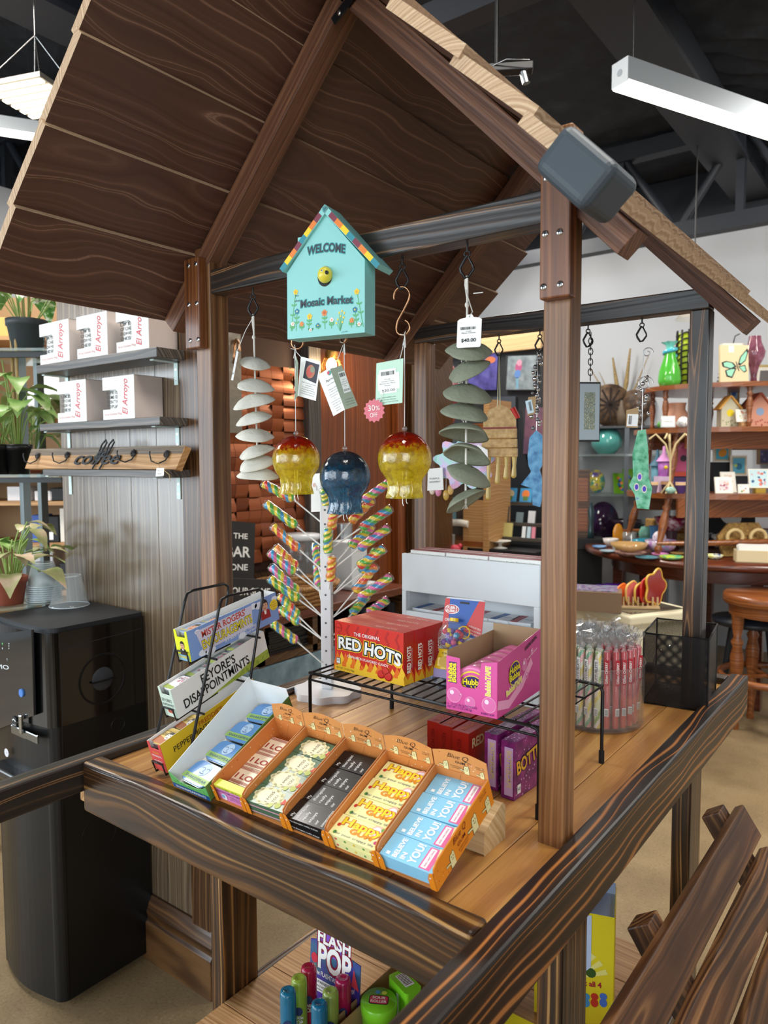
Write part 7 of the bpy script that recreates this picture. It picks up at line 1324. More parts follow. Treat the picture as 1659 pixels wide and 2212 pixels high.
# black display wall further back
YD = 4.9; x0 = ony(905, 900, YD).x; x1 = ony(1172, 900, YD).x; zt = ony(1060, 765, YD).z; zp = ony(1000, 745, YD).z
BW = pm('23262b', .6)
dwl = thing('display_wall', 'black display partition with pale wood top rail', 'partition', ((x0+x1)/2, YD, 0)); do = dwl.matrix_basis.inverted()
m = MB(); m.box(x0, x1, YD, YD+.1, 0, zt, BW, do); m.build('panel', dwl); m = MB(); m.box(x0, x1, YD-.04, YD+.14, zt, zp+.04, W_PINE, do); m.build('top_rail', dwl, bevel=.004)
def pic(label, c, fn, depth=.03, frm=None, lean=0, Y=None, name='painting', cat='painting', group=None):
 Y = Y or YD-.034; bl, br, tr, tl = [ony(*q_, Y) for q_ in c]; F = frame(bl, br-bl, tl-bl); P = [(F.inverted() @ v) for v in (bl, br, tr, tl)]; m = MB(); m.prism([(p.x, p.y) for p in P], -depth, 0, frm or pm('2a2c30', .6)); fn(m, F, (br-bl).length, (tl-bl).length)
 return solo(m, name, label, cat, F, group)
def local(fn): return lambda m, F, w, h: fn(m, w, h)
SKY = speck('painted_grey_blue', [(.3, '5f6a70'), (.55, '7f8b90'), (.8, '97a3a6')], 0, .6, 18); VIOP = speck('painted_violet', [(.3, '2a2456'), (.5, '453f86'), (.7, '5a5698'), (.85, '8a84b8')], 0, .6, 14); DUSK = speck('painted_dusk', [(.3, '2a2c44'), (.5, '6a4658'), (.7, '8a5f68')], 0, .6, 5)
pic('grey painting of a pink and blue bird', ((1092, 843), (1156, 843), (1157, 770), (1093, 768)), local(lambda m, w, h: (m.poly([(w*.02, h*.02), (w*.98, h*.02), (w*.98, h*.98), (w*.02, h*.98)], SKY), m.disc((w*.4, h*.66), w*.13, pm('a8527a', .6), .001, None, 16, .9), m.disc((w*.42, h*.78), w*.09, pm('c98aa0', .6), .0014), m.disc((w*.38, h*.46), w*.13, pm('5a7fb8', .6), .0012, None, 16, .8, -.2), m.poly([(w*.33, h*.36), (w*.42, h*.36), (w*.44, h*.04), (w*.36, h*.04)], pm('6f9ab0', .6), .0012))))
pic('violet abstract painting behind the grey green chime', ((1010, 843), (1072, 842), (1072, 766), (1010, 764)), local(lambda m, w, h: (m.poly([(0, 0), (w, 0), (w, h), (0, h)], VIOP), m.disc((w*.75, h*.8), w*.1, pm('b5653f', .6), .001, None, 14, 1.8))))
pic('dark framed dusk landscape beside the front right post', ((1130, 980), (1170, 982), (1170, 880), (1128, 880)), local(lambda m, w, h: m.poly([(0, 0), (w, 0), (w, h), (0, h)], DUSK)))
pic('dark grey canvas above the resin sandwich', ((1060, 945), (1112, 945), (1114, 858), (1060, 856)), local(lambda m, w, h: m.poly([(w*.02, h*.02), (w*.98, h*.02), (w*.98, h*.98), (w*.02, h*.98)], pm('3a414a', .6))))
XO = ony(1060, 1000, 4.3); Y4 = 4.3
sx0 = ony(915, 950, Y4).x; sx1 = ony(1052, 950, Y4).x; t = thing('oak_side_shelf', 'orange pine cabinet and shelf behind the left rear post', 'shelf unit', ((sx0+sx1)/2, Y4+.15, 0)); so = t.matrix_basis.inverted()
for y_ in (918, 1165): z = ony(960, y_, Y4).z; m = MB(); m.box(sx0, sx1, Y4, Y4+.3, z-.035, z, W_TABL, so); m.build('shelf', t)
m = MB(); a = ony(1000, 1100, Y4).x; m.box(a, sx1, Y4+.001, Y4+.03, 0, ony(1000, 1080, Y4).z, W_PINE if False else W_OAK, so); m.build('door', t, bevel=.003)
m = MB(); m.box(sx1-.02, sx1+.02, Y4-.01, Y4+.3, 0, ony(1000, 930, Y4).z+.2, W_OAK, so); m.build('side_panel', t)
m = MB(); m.box(sx0, sx1, Y4+.28, Y4+.3, 0, ony(1000, 930, Y4).z, pm('3a2c20', .7), so); m.build('back_panel', t)
def mid(name, label, cat, px, py, mb, dep=4.2, rz=37, group=None, **k): P = ony(px, py, dep); return solo(mb, name, label, cat, TR(P) @ RZ(rz), group, **k)
def U(px, dep): P = ony(px, 1000, dep); return (P-CAM).dot(fwd)/FPX
u = U(960, 4.4)
m = MB(); m.lathe([(.001, 0), (18*u, 0), (34*u, 50*u), (36*u, 80*u), (22*u, 115*u), (12*u, 130*u), (13*u, 136*u)], speck('vase_wine', [(.3, '5a2430'), (.5, '8a4a54'), (.7, 'a86a74')], 0, .15, 12, coat=.6), 28); mid('tall_vase', 'large wine red glass vase behind the left rear post', 'vase', 962, 915, m, 4.4)
m = MB(); m.box(-20*u, 14*u, -.01, .01, 0, 52*u, W_OAK); m.box(-17*u, 11*u, -.012, -.009, 3*u, 49*u, pm('33363a', .7)); m.text('C', (-8*u, 28*u), (4*u, 28*u), 16*u, PAPER, .0, frame((0, -.013, 0), (1, 0, 0), (0, 0, 1))); m.text('B', (-8*u, 8*u), (4*u, 8*u), 16*u, PAPER, .0, frame((0, -.013, 0), (1, 0, 0), (0, 0, 1))); mid('letter_board', 'small framed letter board on the pine shelf', 'sign', 930, 888+20, m, 4.25)
m = MB(); m.box(-45*u, 40*u, -.01, .01, 0, 50*u, pm('5c707c', .6)); mid('grey_poster', 'pale grey blue card behind the right octopus glass', 'poster', 965, 1000, m, 4.35)
m = MB(); m.tube([(-.09, 0, .02), (-.02, .01, .028), (.04, 0, .03), (.1, 0, .022)], .024, pm('d9d2c4', .8, bump=.4, bscale=60), 10); mid('folded_cloth', 'rolled cream cloth on the pine cabinet', 'cloth', 985, 1138, m, 4.3, 0)
m = MB(); m.box(-26*u, 16*u, -.05, .05, 0, 56*u, pm('9a9a98', .5)); m.text('1', (-4*u, 14*u), (-1*u, 14*u), 14*u, INK, .0, frame((0, -.051, 0), (1, 0, 0), (0, 0, 1))); mid('grey_carton', 'grey carton on the floor shelf behind white dispenser', 'box', 964, 1212, m, 4.25, 20, bevel=.003)
m = MB(); m.box(-12*u, 8*u, -.03, .03, 0, 60*u, pm('7d8486', .5)); mid('grey_carton', 'narrow dark grey carton left of the grey carton', 'box', 942, 1205, m, 4.35, 10)
for px, py, c, nm in ((983, 1196, 'c23a4a', 'small red toy by the grey carton'), (975, 1208, 'e0b52a', 'small yellow toy bird by the grey carton')): m = MB(); m.ball((0, 0, 10*u), 10*u, pm(c, .4), 14, 10, (1.2, .8, .9)); m.ball((10*u, 0, 16*u), 5*u, pm(c, .4), 10, 8); mid('small_toy', nm, 'toy', px, py, m, 4.2)
m = MB(); m.ball((0, 0, 16*u), 16*u, pm('6a6e70', .3, .4), 18, 12, (1, 1, 1.15)); mid('grey_ornament', 'shiny grey round ornament behind the resin charms', 'ornament', 940, 1150, m, 4.3)
m = MB(); m.box(-18*u, 24*u, -.03, .03, 0, 50*u, pm('5a7880', .6)); mid('teal_bag', 'grey teal gift bag behind the resin charms', 'bag', 962, 1125, m, 4.35, 30, bevel=.004)
YR = 4.6; u = U(1120, YR); rx0 = ony(1056, 1100, YR).x; rx1 = ony(1200, 1100, YR).x; t = thing('card_rack', 'dark stepped wooden rack of cards below the resin sandwich', 'rack', ((rx0+rx1)/2, YR, 0)); ro = t.matrix_basis.inverted()
zz = [ony(1120, y_, YR).z for y_ in (1085, 1128, 1158)]
for i, z in enumerate(zz): m = MB(); m.box(rx0+.08-.03*i, rx1, YR-.06*i, YR+.08-.06*i, z-.02, z, W_SHLF, ro); m.build('step', t)
m = MB(); m.box(rx0, rx1, YR-.3, YR+.2, 0, ony(1120, 1178, YR).z, pm('17181a', .5), ro); m.build('base_cabinet', t, bevel=.004)
for x in (rx0+.05, rx1-.02): m = MB(); m.box(x, x+.02, YR-.12, YR+.09, zz[2]-.05, zz[0]+.06, W_SHLF, ro); m.build('side', t)
for px, c2 in ((1102, 'c9b48a'), (1135, 'd9793a')): m = MB(); m.box(-14*u, 14*u, -.005, .005, 0, 30*u, pm('3f8fc0', .5)); m.disc((0, 17*u), 9*u, pm(c2, .5), .0, frame((0, -.006, 0), (1, 0, 0), (0, 0, 1)), 14); m.poly([(-5*u, 3*u), (5*u, 3*u), (6*u, 12*u), (-6*u, 12*u)], pm('5a7a3a', .5), .0004, frame((0, -.0062, 0), (1, 0, 0), (0, 0, 1))); P = ony(px, 1083, YR+.02); P.z = zz[0]+.002; solo(m, 'greeting_card', 'blue flower card on the top step, %s' % ('left' if px < 1120 else 'right'), 'card', TR(P) @ RX(-12), 'cards on the rack')
for k, (px, py, w_, h_, c) in enumerate(((1122, 1126, 16, 22, '6a7d84'), (1148, 1124, 16, 26, 'c9ccd0'), (1080, 1135, 40, 34, '4a4c50'), (1090, 1157, 34, 30, 'c9bf7a'), (1142, 1155, 8, 24, 'b9d0dc'), (1152, 1155, 8, 24, 'd98a9a'), (1131, 1156, 8, 24, 'dfe4e6'))):
 m = MB(); m.box(-w_/2*u, w_/2*u, -.006, .006, 0, h_*u, pm(c, .5)); P = ony(px, py, YR-.06*(1 if py < 1140 else 2)+.02); P.z = zz[1 if py < 1140 else 2]+.002; solo(m, 'greeting_card', ['small grey card on the middle step', 'white phone sized card on the middle step', 'dark disc case on the middle step', 'yellow flower packet on the lowest step', 'pale blue booklet on the lowest step', 'pink booklet on the lowest step', 'white booklet on the lowest step'][k], 'card', TR(P) @ RX(-10), 'cards on the rack')
m = MB(); m.lathe([(.001, .0), (.05, 0), (.012, .012), (.01, .03), (.07, .045), (.075, .05)], pm('e4e2d8', .4), 24); P = ony(1080, 1215, 4.2); P.z = max(P.z, .0); t = solo(m, 'cake_stand', 'small white pedestal dish behind the white dispenser', 'dish', TR((ony(1080, 1215, YR-.22).x, YR-.22, ony(1120, 1178, YR).z+.001)))
# right: gift tables in the background
def UP(px, py, dep): return atd(px, py, dep)
def us(dep): return dep/FPX
FACE = 37.17
def put(name, label, cat, px, z, dep, mb, rz=FACE, group=None, tilt=0, **k):
 P = atd(px, 1000, dep); return solo(mb, name, label, cat, TR((P.x, P.y, z+.001)) @ RZ(rz) @ RX(tilt), group, **k)
ZR = .9; TC = atd(1565, 1000, 4.98); TC.z = 0; RT_ = .9
t = thing('round_table', 'round mahogany table loaded with glass dishes at right', 'table', TC)
m = MB(); m.lathe([(.001, ZR-.05), (RT_*.94, ZR-.05), (RT_, ZR-.035), (RT_*1.005, ZR-.015), (RT_*.995, ZR), (.001, ZR)], W_RED, 72); m.build('tabletop', t)
m = MB(); m.lathe([(RT_*.8, ZR-.14), (RT_*.8, ZR-.05)], W_RED, 60); m.build('apron', t)
for a in (200, 250, 300, 20, 110, 155): m = MB(); x, y = RT_*.74*math.cos(math.radians(a)), RT_*.74*math.sin(math.radians(a)); m.box(x-.035, x+.035, y-.035, y+.035, 0, ZR-.06, W_RED, None); m.build('leg', t, bevel=.004)
DT = 4.85; TX_ = atd(1590, 1000, DT); zt1, zt2, zt3 = [1.5+(998-y)/FPX*(DT-.45) for y in (830, 927, 1072)]
t = thing('tiered_stand', 'three tier warm brown wooden table stand full of birdhouses', 'display stand', (TX_.x, TX_.y, ZR)); e = Vector((TX_.x, TX_.y, ZR)); rot = RZ(FACE)
def oval(rx, ry, z, th, name):
 m = MB(); P = [(rx*math.cos(2*math.pi*i/64), ry*math.sin(2*math.pi*i/64)) for i in range(64)]; m.prism(P, z-th-ZR, z-ZR, W_TABL, rot); m.build(name, t, bevel=.006)
oval(.62, .45, zt1, .028, 'top_tier'); oval(.66, .48, zt2, .03, 'middle_tier'); oval(.70, .50, zt3, .035, 'bottom_tier')
def turned(p0, p1, r, name):
 p0 = Vector(p0); p1 = Vector(p1); d = p1-p0; L = d.length; u, v = basis(d); d = d.normalized(); M = Matrix(((u.x, v.x, d.x, p0.x), (u.y, v.y, d.y, p0.y), (u.z, v.z, d.z, p0.z), (0, 0, 0, 1)))
 prof = [(r*.7, 0), (r*.75, .08*L), (r*1.25, .12*L), (r*.7, .17*L), (r*.9, .35*L), (r*1.3, .55*L), (r*1.0, .72*L), (r*.7, .78*L), (r*1.25, .83*L), (r*.8, .88*L), (r*1.1, L)]; m = MB(); m.lathe(prof, W_TABL, 14, rot @ M); m.build(name, t)
for a in (200, 232, 258, 285, 310, 340, 20, 90, 150): x, y = .56*math.cos(math.radians(a)), .40*math.sin(math.radians(a)); turned((x, y, zt2-ZR), (x, y, zt1-.028-ZR), .016, 'spindle')
for sx in (-1, 1):
 for sy in (-1, 1):
  turned((sx*.53, sy*.24, zt3-ZR), (sx*.48, sy*.22, zt2-.03-ZR), .02, 'leg'); turned((sx*.62, sy*.30, .002), (sx*.54, sy*.26, zt3-.035-ZR), .022, 'leg')
m = MB(); m.box(-.46, .46, -.32, -.29, zt2-.13-ZR, zt2-.03-ZR, W_TABL, rot); m.box(-.46, .46, .29, .32, zt2-.13-ZR, zt2-.03-ZR, W_TABL, rot); m.build('apron', t)
m = MB(); m.box(-.52, .52, -.36, -.33, zt3-.15-ZR, zt3-.035-ZR, W_TABL, rot); m.box(-.52, .52, .33, .36, zt3-.15-ZR, zt3-.035-ZR, W_TABL, rot); m.build('apron', t)
for sy in (-1, 1): m = MB(); m.tube([rot @ Vector((-.66, sy*.4, .09)), rot @ Vector((0, sy*.4, .095)), rot @ Vector((.66, sy*.4, .09))], .02, W_TABL, 10, radii=[.012, .024, .012]); m.build('stretcher', t)
k1 = us(DT-.2)
m = MB(); m.lathe([(.001, 0), (20*k1, 0), (24*k1, 12*k1), (22*k1, 34*k1), (13*k1, 62*k1), (10*k1, 80*k1)], pm('4fae3c', .12, coat=.7), 24); m.tube([(12*k1*math.cos(a*.5), 12*k1*math.sin(a*.5), (66+a*1.2)*k1) for a in range(16)], 4.5*k1, pm('49b0c4', .12, coat=.6), 8); m.lathe([(9*k1, 78*k1), (7*k1, 88*k1), (15*k1, 96*k1)], pm('6cc4b4', .15, coat=.5), 20, None, lambda a, f: .3*math.sin(5*a)*f); put('glass_vase', 'green glass vase with blue collar at the left of top tier', 'vase', 1442, zt1, DT-.12, m)
m = MB(); R = 22*k1; m.lathe([(.001, 0), (R, 0), (R, 118*k1), (R*.9, 118*k1)], speck('lime_lamp_glass', [(.3, '8fa81e'), (.6, 'b9cc3a')], 0, .4, 20), 24)
for q in range(10): a = q*.628; m.tube([(R*1.08*math.cos(a), R*1.08*math.sin(a), 0), (R*1.12*math.cos(a), R*1.12*math.sin(a), 60*k1), (R*1.06*math.cos(a), R*1.06*math.sin(a), 124*k1)], 2.2*k1, BLK, 5)
for q in range(9): m.tube([(R*1.12*math.cos(a*.35), R*1.12*math.sin(a*.35), (10+q*13+4*math.sin(a*1.2))*k1) for a in range(18)], 1.6*k1, BLK, 5, True)
m.box(-8*k1, 8*k1, -R*1.2, -R*1.17, 52*k1, 72*k1, PAPER); put('candle_lantern', 'tall lime and black metal lantern on the top tier', 'lantern', 1480, zt1, DT-.05, m)
m = MB(); w, h = 60*k1, 84*k1; PLQ = pm('d9c69c', .6); m.box(-w/2, w/2, -.01, .01, 0, h, PLQ); A = frame((0, -.0105, 0), (1, 0, 0), (0, 0, 1)); mint = pm('8fd0b0', .5)
def wing(m, pts): m.poly([(x*w, y*h) for x, y in pts], INK, .0005, A); c = (sum(p[0] for p in pts)/len(pts), sum(p[1] for p in pts)/len(pts)); m.poly([((c[0]+(x-c[0])*.72)*w, (c[1]+(y-c[1])*.72)*h) for x, y in pts], mint, .0009, A)
wing(m, [(.08, .45), (-.1, .38), (-.42, .45), (-.46, .56), (-.3, .6), (-.05, .56)]); wing(m, [(.08, .42), (-.08, .16), (-.28, .2), (-.34, .36), (-.1, .42)]); wing(m, [(.12, .5), (.2, .7), (.46, .92), (.5, .84), (.4, .6), (.2, .48)]); wing(m, [(.13, .46), (.38, .5), (.44, .34), (.34, .3), (.2, .4)])
m.line([(.06*w, .58*h), (.1*w, .46*h), (.16*w, .34*h)], .02*w*1.5, INK, .0012, A); m.poly([(-.2*w, .82*h), (-.02*w, .82*h), (-.02*w, .98*h), (-.2*w, .98*h)], PAPER, .0006, A); put('butterfly_plaque', 'tan box with a mint green butterfly on the top tier', 'plaque', 1580, zt1, DT-.22, m, tilt=-4)
m = MB(); m.box(-w*.42, w*.36, 0, .05, 0, h*1.12, pm('e4e0d0', .5)); m.tube([(-.01, 0, h*1.12), (.0, 0, h*1.3), (.03, 0, h*1.36)], .004, pm('2a2a2a', .5), 5); put('cream_box', 'cream lidded canister behind the butterfly box', 'box', 1580, zt1, DT-.1, m)
m = MB(); m.lathe([(.001, 0), (8*k1, 0), (6*k1, 20*k1), (10*k1, 40*k1), (20*k1, 60*k1), (22*k1, 72*k1), (14*k1, 92*k1), (12*k1, 106*k1)], speck('vase_purple', [(.3, '5a3040'), (.55, '7d4a5a'), (.75, '9a6a78')], 0, .1, 20, coat=.8), 24, None, lambda a, f: .06*math.sin(6*a)); put('glass_vase', 'purple brown shiny glass vase right of the butterfly box', 'vase', 1622, zt1, DT-.15, m)
m = MB()
for q in range(7): r = (18-q*1.2)*k1; m.tube([(r*math.cos(a*.42), r*math.sin(a*.42), (4+q*8)*k1) for a in range(15)], 1.2*k1, pm('8a8d92', .3, .9), 5, True)
put('wire_bottle', 'coiled silver wire ornament behind the rear right post', 'ornament', 1560, zt1+.0, DT+.1, m)
k2 = us(DT-.25)
def birdhouse(px, z, dep, s, body, roof, label, dot='e8c93a', ped=0, rz=FACE, dec=None):
 k = us(dep)*s; t = thing('miniature_birdhouse', label, 'birdhouse', TR((atd(px, 1000, dep).x, atd(px, 1000, dep).y, z+.001)) @ RZ(rz)); m = MB(); P = [(-17*k, 0), (17*k, 0), (17*k, 38*k), (0, 58*k), (-17*k, 38*k)]; A = frame((0, -.03*s, 0), (1, 0, 0), (0, 0, 1)); m.prism(P, -.06*s, 0, pm(body, .55), A)
 if dec:
  rr = random.Random(3)
  for q in range(10): m.disc((rr.uniform(-14, 14)*k, rr.uniform(3, 15)*k), 1.4*k, pm(dec, .5), .0008, A, 8)
 m.build('body', t); m = MB(); m.disc((0, 28*k), 7*k, pm(dot, .4), .001, A, 18); m.disc((1*k, 30*k), 4*k, pm('1c1c20', .5) if dot == '1c1c20' else pm(dot, .4), .0014, A, 14); m.build('entrance', t)
 for sd in (-1, 1): m = MB(); a = Vector((0, 0, 61*k)); b = Vector((sd*22*k, 0, 35*k)); m.add([a+Vector((0, -.04*s, 0)), b+Vector((0, -.04*s, 0)), b+Vector((0, .04*s, 0)), a+Vector((0, .04*s, 0))], [(0, 1, 2, 3)], pm(roof, .55)); m.build('roof', t, solid=.008*s)
birdhouse(1569, zt2, DT-.28, 1.1, 'c9c3a8', 'd9a04a', 'grey cream birdhouse with yellow bird on the middle tier', 'e8cf2a', dec='7a8a4a'); birdhouse(1632, zt2, DT-.26, 1.2, 'd79a80', 'c06a50', 'salmon birdhouse with red flowers on the middle tier', '8fa6c4', dec='a83a34')
birdhouse(1618, zt2, DT-.05, 1.1, 'c46a52', '8f4a3a', 'terracotta red birdhouse half hidden behind the salmon birdhouse', '1c1c20')
m = MB(); m.lathe([(.001, 0), (24*k2, 0), (30*k2, 14*k2), (26*k2, 34*k2), (20*k2, 44*k2), (21*k2, 54*k2), (23*k2, 58*k2)], pm('d9a284', .6), 28); put('clay_pot', 'peach clay pot on the middle tier left of the post', 'pot', 1457, zt2, DT-.05, m)
m = MB(); m.lathe([(.001, 0), (12*k2, 2*k2), (15*k2, 10*k2), (9*k2, 20*k2), (3*k2, 24*k2)], speck('raku_white', [(.42, 'e9e6e2'), (.55, '9a9aa0'), (.62, 'e9e6e2')], 0, .3, 30, coat=.3), 22); put('ceramic_vase', 'small white crackled vase on the middle tier', 'vase', 1474, zt2, DT-.3, m)
m = MB(); m.box(-15*k2, 15*k2, -.006, .006, 0, 24*k2, pm('b9bcbc', .4, .4)); m.box(-12*k2, 12*k2, -.0075, -.006, 3*k2, 21*k2, PAPER); m.text('handmade', (-9*k2, 11*k2), (9*k2, 11*k2), 3*k2, INK, .0, frame((0, -.008, 0), (1, 0, 0), (0, 0, 1))); put('sign_frame', 'small silver framed white card on the middle tier', 'frame', 1441, zt2, DT-.34, m, tilt=-8)
m = MB(); m.lathe([(.001, 0), (14*k2, 6*k2), (16*k2, 20*k2), (8*k2, 36*k2), (.001, 40*k2)], pm('c9b4ac', .5), 20); put('stone_egg', 'pinkish round stone behind the crackled vase', 'ornament', 1487, zt2, DT-.05, m)
m = MB(); m.ball((0, 0, 8*k2), 8*k2, pm('4f8f3a', .6), 14, 10); put('green_ball', 'small green ball beside the peach clay pot', 'ornament', 1426, zt2, DT-.2, m)
def tile_card(px, z, dep, w, h, base, label, fn=None, tilt=-14, rz=FACE, grp='small painted panels'):
 k = us(dep); m = MB(); m.box(-w/2*k, w/2*k, -.005, .005, 0, h*k, pm('e9e6da', .5)); A = frame((0, -.0055, 0), (1, 0, 0), (0, 0, 1)); B = base if not isinstance(base, str) else pm(base, .55); m.poly([(-w*.44*k, h*.06*k), (w*.44*k, h*.06*k), (w*.44*k, h*.94*k), (-w*.44*k, h*.94*k)], B, .0004, A)
 if fn: fn(m, A, w*k, h*k)
 put('painted_panel', label, 'painted panel', px, z, dep, m, rz, grp, tilt)
def flowers(cols, n, seed):
 def f(m, A, w, h):
  rr = random.Random(seed)
  for q in range(n): m.disc((rr.uniform(-.34, .34)*w, rr.uniform(.16, .84)*h), rr.uniform(.04, .1)*w, pm(rr.choice(cols), .5), .0007+q*.00003, A, 10, rr.uniform(.5, 1), rr.uniform(0, 3))
 return f
tile_card(1603, zt2+.03, DT-.36, 30, 28, 'f0ead8', 'tilted cream panel with coral flowers between two birdhouses', flowers(['d9806a', 'e0a080', '8aa86a'], 10, 2)); m = MB(); m.box(-.02, .02, -.02, .02, 0, .028, W_OAK); put('panel_easel', 'tiny wooden easel under the coral flower panel', 'easel', 1603, zt2, DT-.36, m)
tile_card(1580, zt2+.17, DT+.02, 26, 34, 'b08a52', 'blue bird picture in oak frame behind cream birdhouse', lambda m, A, w, h: (m.poly([(-w*.3, h*.3), (w*.3, h*.3), (w*.3, h*.9), (-w*.3, h*.9)], pm('8fb0cc', .5), .0006, A), m.disc((0, h*.6), w*.18, pm('2f5fa8', .5), .001, A)), 0)
m = MB(); m.box(-.05, .05, -.004, .05, 0, .168, pm('8f8c88', .6)); put('display_block', 'grey block holding up the blue bird picture', 'block', 1580, zt2, DT+.03, m)
k3 = us(DT-.25)
def jar_house(px, dep, s, body, roof, label, dot=None, h=46, z0=0):
 k = us(dep)*s; t = thing('pot_birdhouse', label, 'birdhouse', TR((atd(px, 1000, dep).x, atd(px, 1000, dep).y, zt3+.001+z0)) @ RZ(FACE)); m = MB(); m.lathe([(.001, 0), (12*k, 0), (13*k, h*k), (.001, h*k)], pm(body, .6, bump=.4, bscale=140), 8); m.build('body', t); m = MB(); m.lathe([(17*k, h*k), (4*k, (h+18)*k), (3*k, (h+34)*k), (.001, (h+35)*k)], pm(roof, .6), 16); m.build('roof', t)
 if dot: m = MB(); m.ball((0, -13*k, h*.6*k), 4.5*k, pm(dot, .4), 10, 8); m.build('bird', t)
m = MB(); P_ = atd(1412, 1000, DT-.3)
def flowerpot(px, dep, c, c2, label): k = us(dep); m = MB(); m.lathe([(.001, 0), (7*k, 0), (10*k, 18*k), (11*k, 18*k), (11*k, 25*k), (9*k, 25*k), (9*k, 20*k), (.001, 20*k)], pm(c, .6), 20); m.lathe([(11.2*k, 18*k), (11.2*k, 25*k)], pm(c2, .6), 20); put('mini_flowerpot', label, 'flower pot', px, zt3, dep, m, group='mini flower pots')
flowerpot(1412, DT-.36, '9a86a8', 'd9b48a', 'lilac mini flower pot at the left end of bottom tier'); flowerpot(1472, DT-.40, '6f4fa8', 'd9b48a', 'bright purple mini flower pot left of the post'); flowerpot(1440, DT-.30, '5a3a6a', 'a8805a', 'dark purple mini flower pot behind the twig tree')
jar_house(1420, DT-.12, 1.0, '5a8fa0', '3f6a80', 'blue scaly pot birdhouse on the bottom tier', None, 56); jar_house(1434, DT-.2, .95, 'b06ab8', 'c98ac0', 'orchid pink pot birdhouse with a yellow bird', 'e8cf2a', 34, .10);
m = MB(); m.box(-.045, .045, -.045, .045, 0, .1, pm('c9b0c8', .6)); put('display_block', 'pale lilac block under the orchid pot birdhouse', 'block', 1434, zt3, DT-.2, m)
birdhouse(1472, zt3+.13, DT-.14, 1.0, 'b8507a', 'c0708f', 'raspberry pink birdhouse left of the rear right post', '3a2a3a'); m = MB(); m.box(-.09, .09, -.06, .06, .1, .128, pm('b0402f', .5)); m.box(-.08, .08, -.05, .05, 0, .1, pm('3a2d5a', .5)); put('display_block', 'red and indigo block under the raspberry birdhouse', 'block', 1472, zt3, DT-.14, m)
m = MB(); TW = pm('cdb98a', .6)
for a in range(5): m.tube([(.05*math.cos(a*1.3), .05*math.sin(a*1.3), .0), (0, 0, .07), (0, 0, .2), (.03*math.cos(a*1.4), .03*math.sin(a*1.4), .3), (.09*math.cos(a*1.4), .06*math.sin(a*1.4), .36), (.13*math.cos(a*1.4), .08*math.sin(a*1.4), .33)], .006, TW, 6)
put('wire_tree', 'pale gold wire tree among the pot birdhouses', 'ornament', 1448, zt3, DT-.38, m)
m = MB(); m.ball((0, 0, .022), .024, speck('speckled_egg', [(.4, '9fc4b4'), (.6, '7fa898')], 0, .4, 60), 14, 10, (1.3, 1, .9)); put('speckled_egg', 'pale teal egg at the front of the bottom tier', 'egg', 1450, zt3, DT-.46, m)
tile_card(1560, zt3+.19, DT-.05, 40, 38, 'c9b48a', 'goldfish painting in pale wood frame on the bottom tier', lambda m, A, w, h: (m.poly([(-w*.36, h*.14), (w*.3, h*.14), (w*.3, h*.86), (-w*.36, h*.86)], pm('4fb0c4', .5), .0006, A), m.disc((0, h*.5), w*.2, pm('e8982a', .5), .001, A, 16, 1.2, .6)), -3); m = MB(); m.box(-.06, .06, -.004, .05, 0, .188, pm('2a2c30', .6)); put('display_block', 'dark block under the goldfish painting', 'block', 1560, zt3, DT-.04, m)
tile_card(1596, zt3+.10, DT-.12, 36, 44, 'c9b48a', 'blue green bird painting in pale wood frame, bottom tier', lambda m, A, w, h: (m.poly([(-w*.36, h*.12), (w*.36, h*.12), (w*.36, h*.88), (-w*.36, h*.88)], pm('5aa8c0', .5), .0006, A), m.disc((0, h*.45), w*.2, pm('2f6f8f', .5), .001, A, 16, 1, .6), m.disc((-w*.2, h*.5), w*.1, pm('a8c060', .5), .0012, A)), -3); m = MB(); m.box(-.06, .06, -.004, .05, 0, .098, pm('2a2c30', .6)); put('display_block', 'dark block under the blue green bird painting', 'block', 1596, zt3, DT-.11, m)
tile_card(1577, zt3, DT-.30, 32, 46, 'f0ece0', 'tall white panel reading WILD with coral flowers', lambda m, A, w, h: (m.text('WILD', (-w*.28, h*.76), (w*.28, h*.76), h*.1, pm('c9a07a', .5), .0008, A), flowers(['e0a080', 'd97a6a', 'c9c08a'], 9, 4)(m, A, w, h)), -16); tile_card(1566, zt3, DT-.42, 38, 36, 'f0eee6', 'white square panel with pink floral print in front', lambda m, A, w, h: (m.poly([(-w*.3, h*.2), (w*.3, h*.2), (w*.3, h*.82), (-w*.3, h*.82)], pm('e0d4d4', .5), .0006, A), flowers(['c98aa0', 'd9b0a0', 'a8586a'], 14, 6)(m, A, w*.8, h*.8)), -12); tile_card(1608, zt3, DT-.42, 24, 20, 'f2f0e6', 'small white card with tiny flowers on the bottom tier', flowers(['d98a5a', '8a7aa8', '7a9a5a'], 6, 8), -8); tile_card(1642, zt3+.03, DT-.36, 44, 42, 'c4e0e4', 'pale blue floral panel at the right edge', flowers(['d9705a', '2f5f8f', '4f8a5a', 'e0a0a0'], 16, 9), -14); m = MB(); m.box(-.03, .03, -.02, .02, 0, .028, pm('c9a84a', .4, .6)); put('panel_easel', 'small gold stand under the pale blue floral panel', 'easel', 1642, zt3, DT-.36, m)
def dish(px, dep, R, h, col, label, wob=.08, z=None, grp='glass dishes on the round table', sh=.12, nm='glass_dish', cat='dish'):
 k = us(dep); m = MB(); M_ = col if not isinstance(col, str) else pm(col, sh, coat=.6); m.lathe([(.001, .004*h/30), (R*.5*k, .001), (R*.85*k, h*.45*k), (R*k, h*k), (R*.96*k, h*k), (R*.8*k, h*.5*k), (.001, h*.15*k)], M_, 32, None, lambda a, f: wob*math.sin(8*a)*max(0, f-.25)); put(nm, label, cat, px, ZR if z is None else z, dep, m, 0, grp)
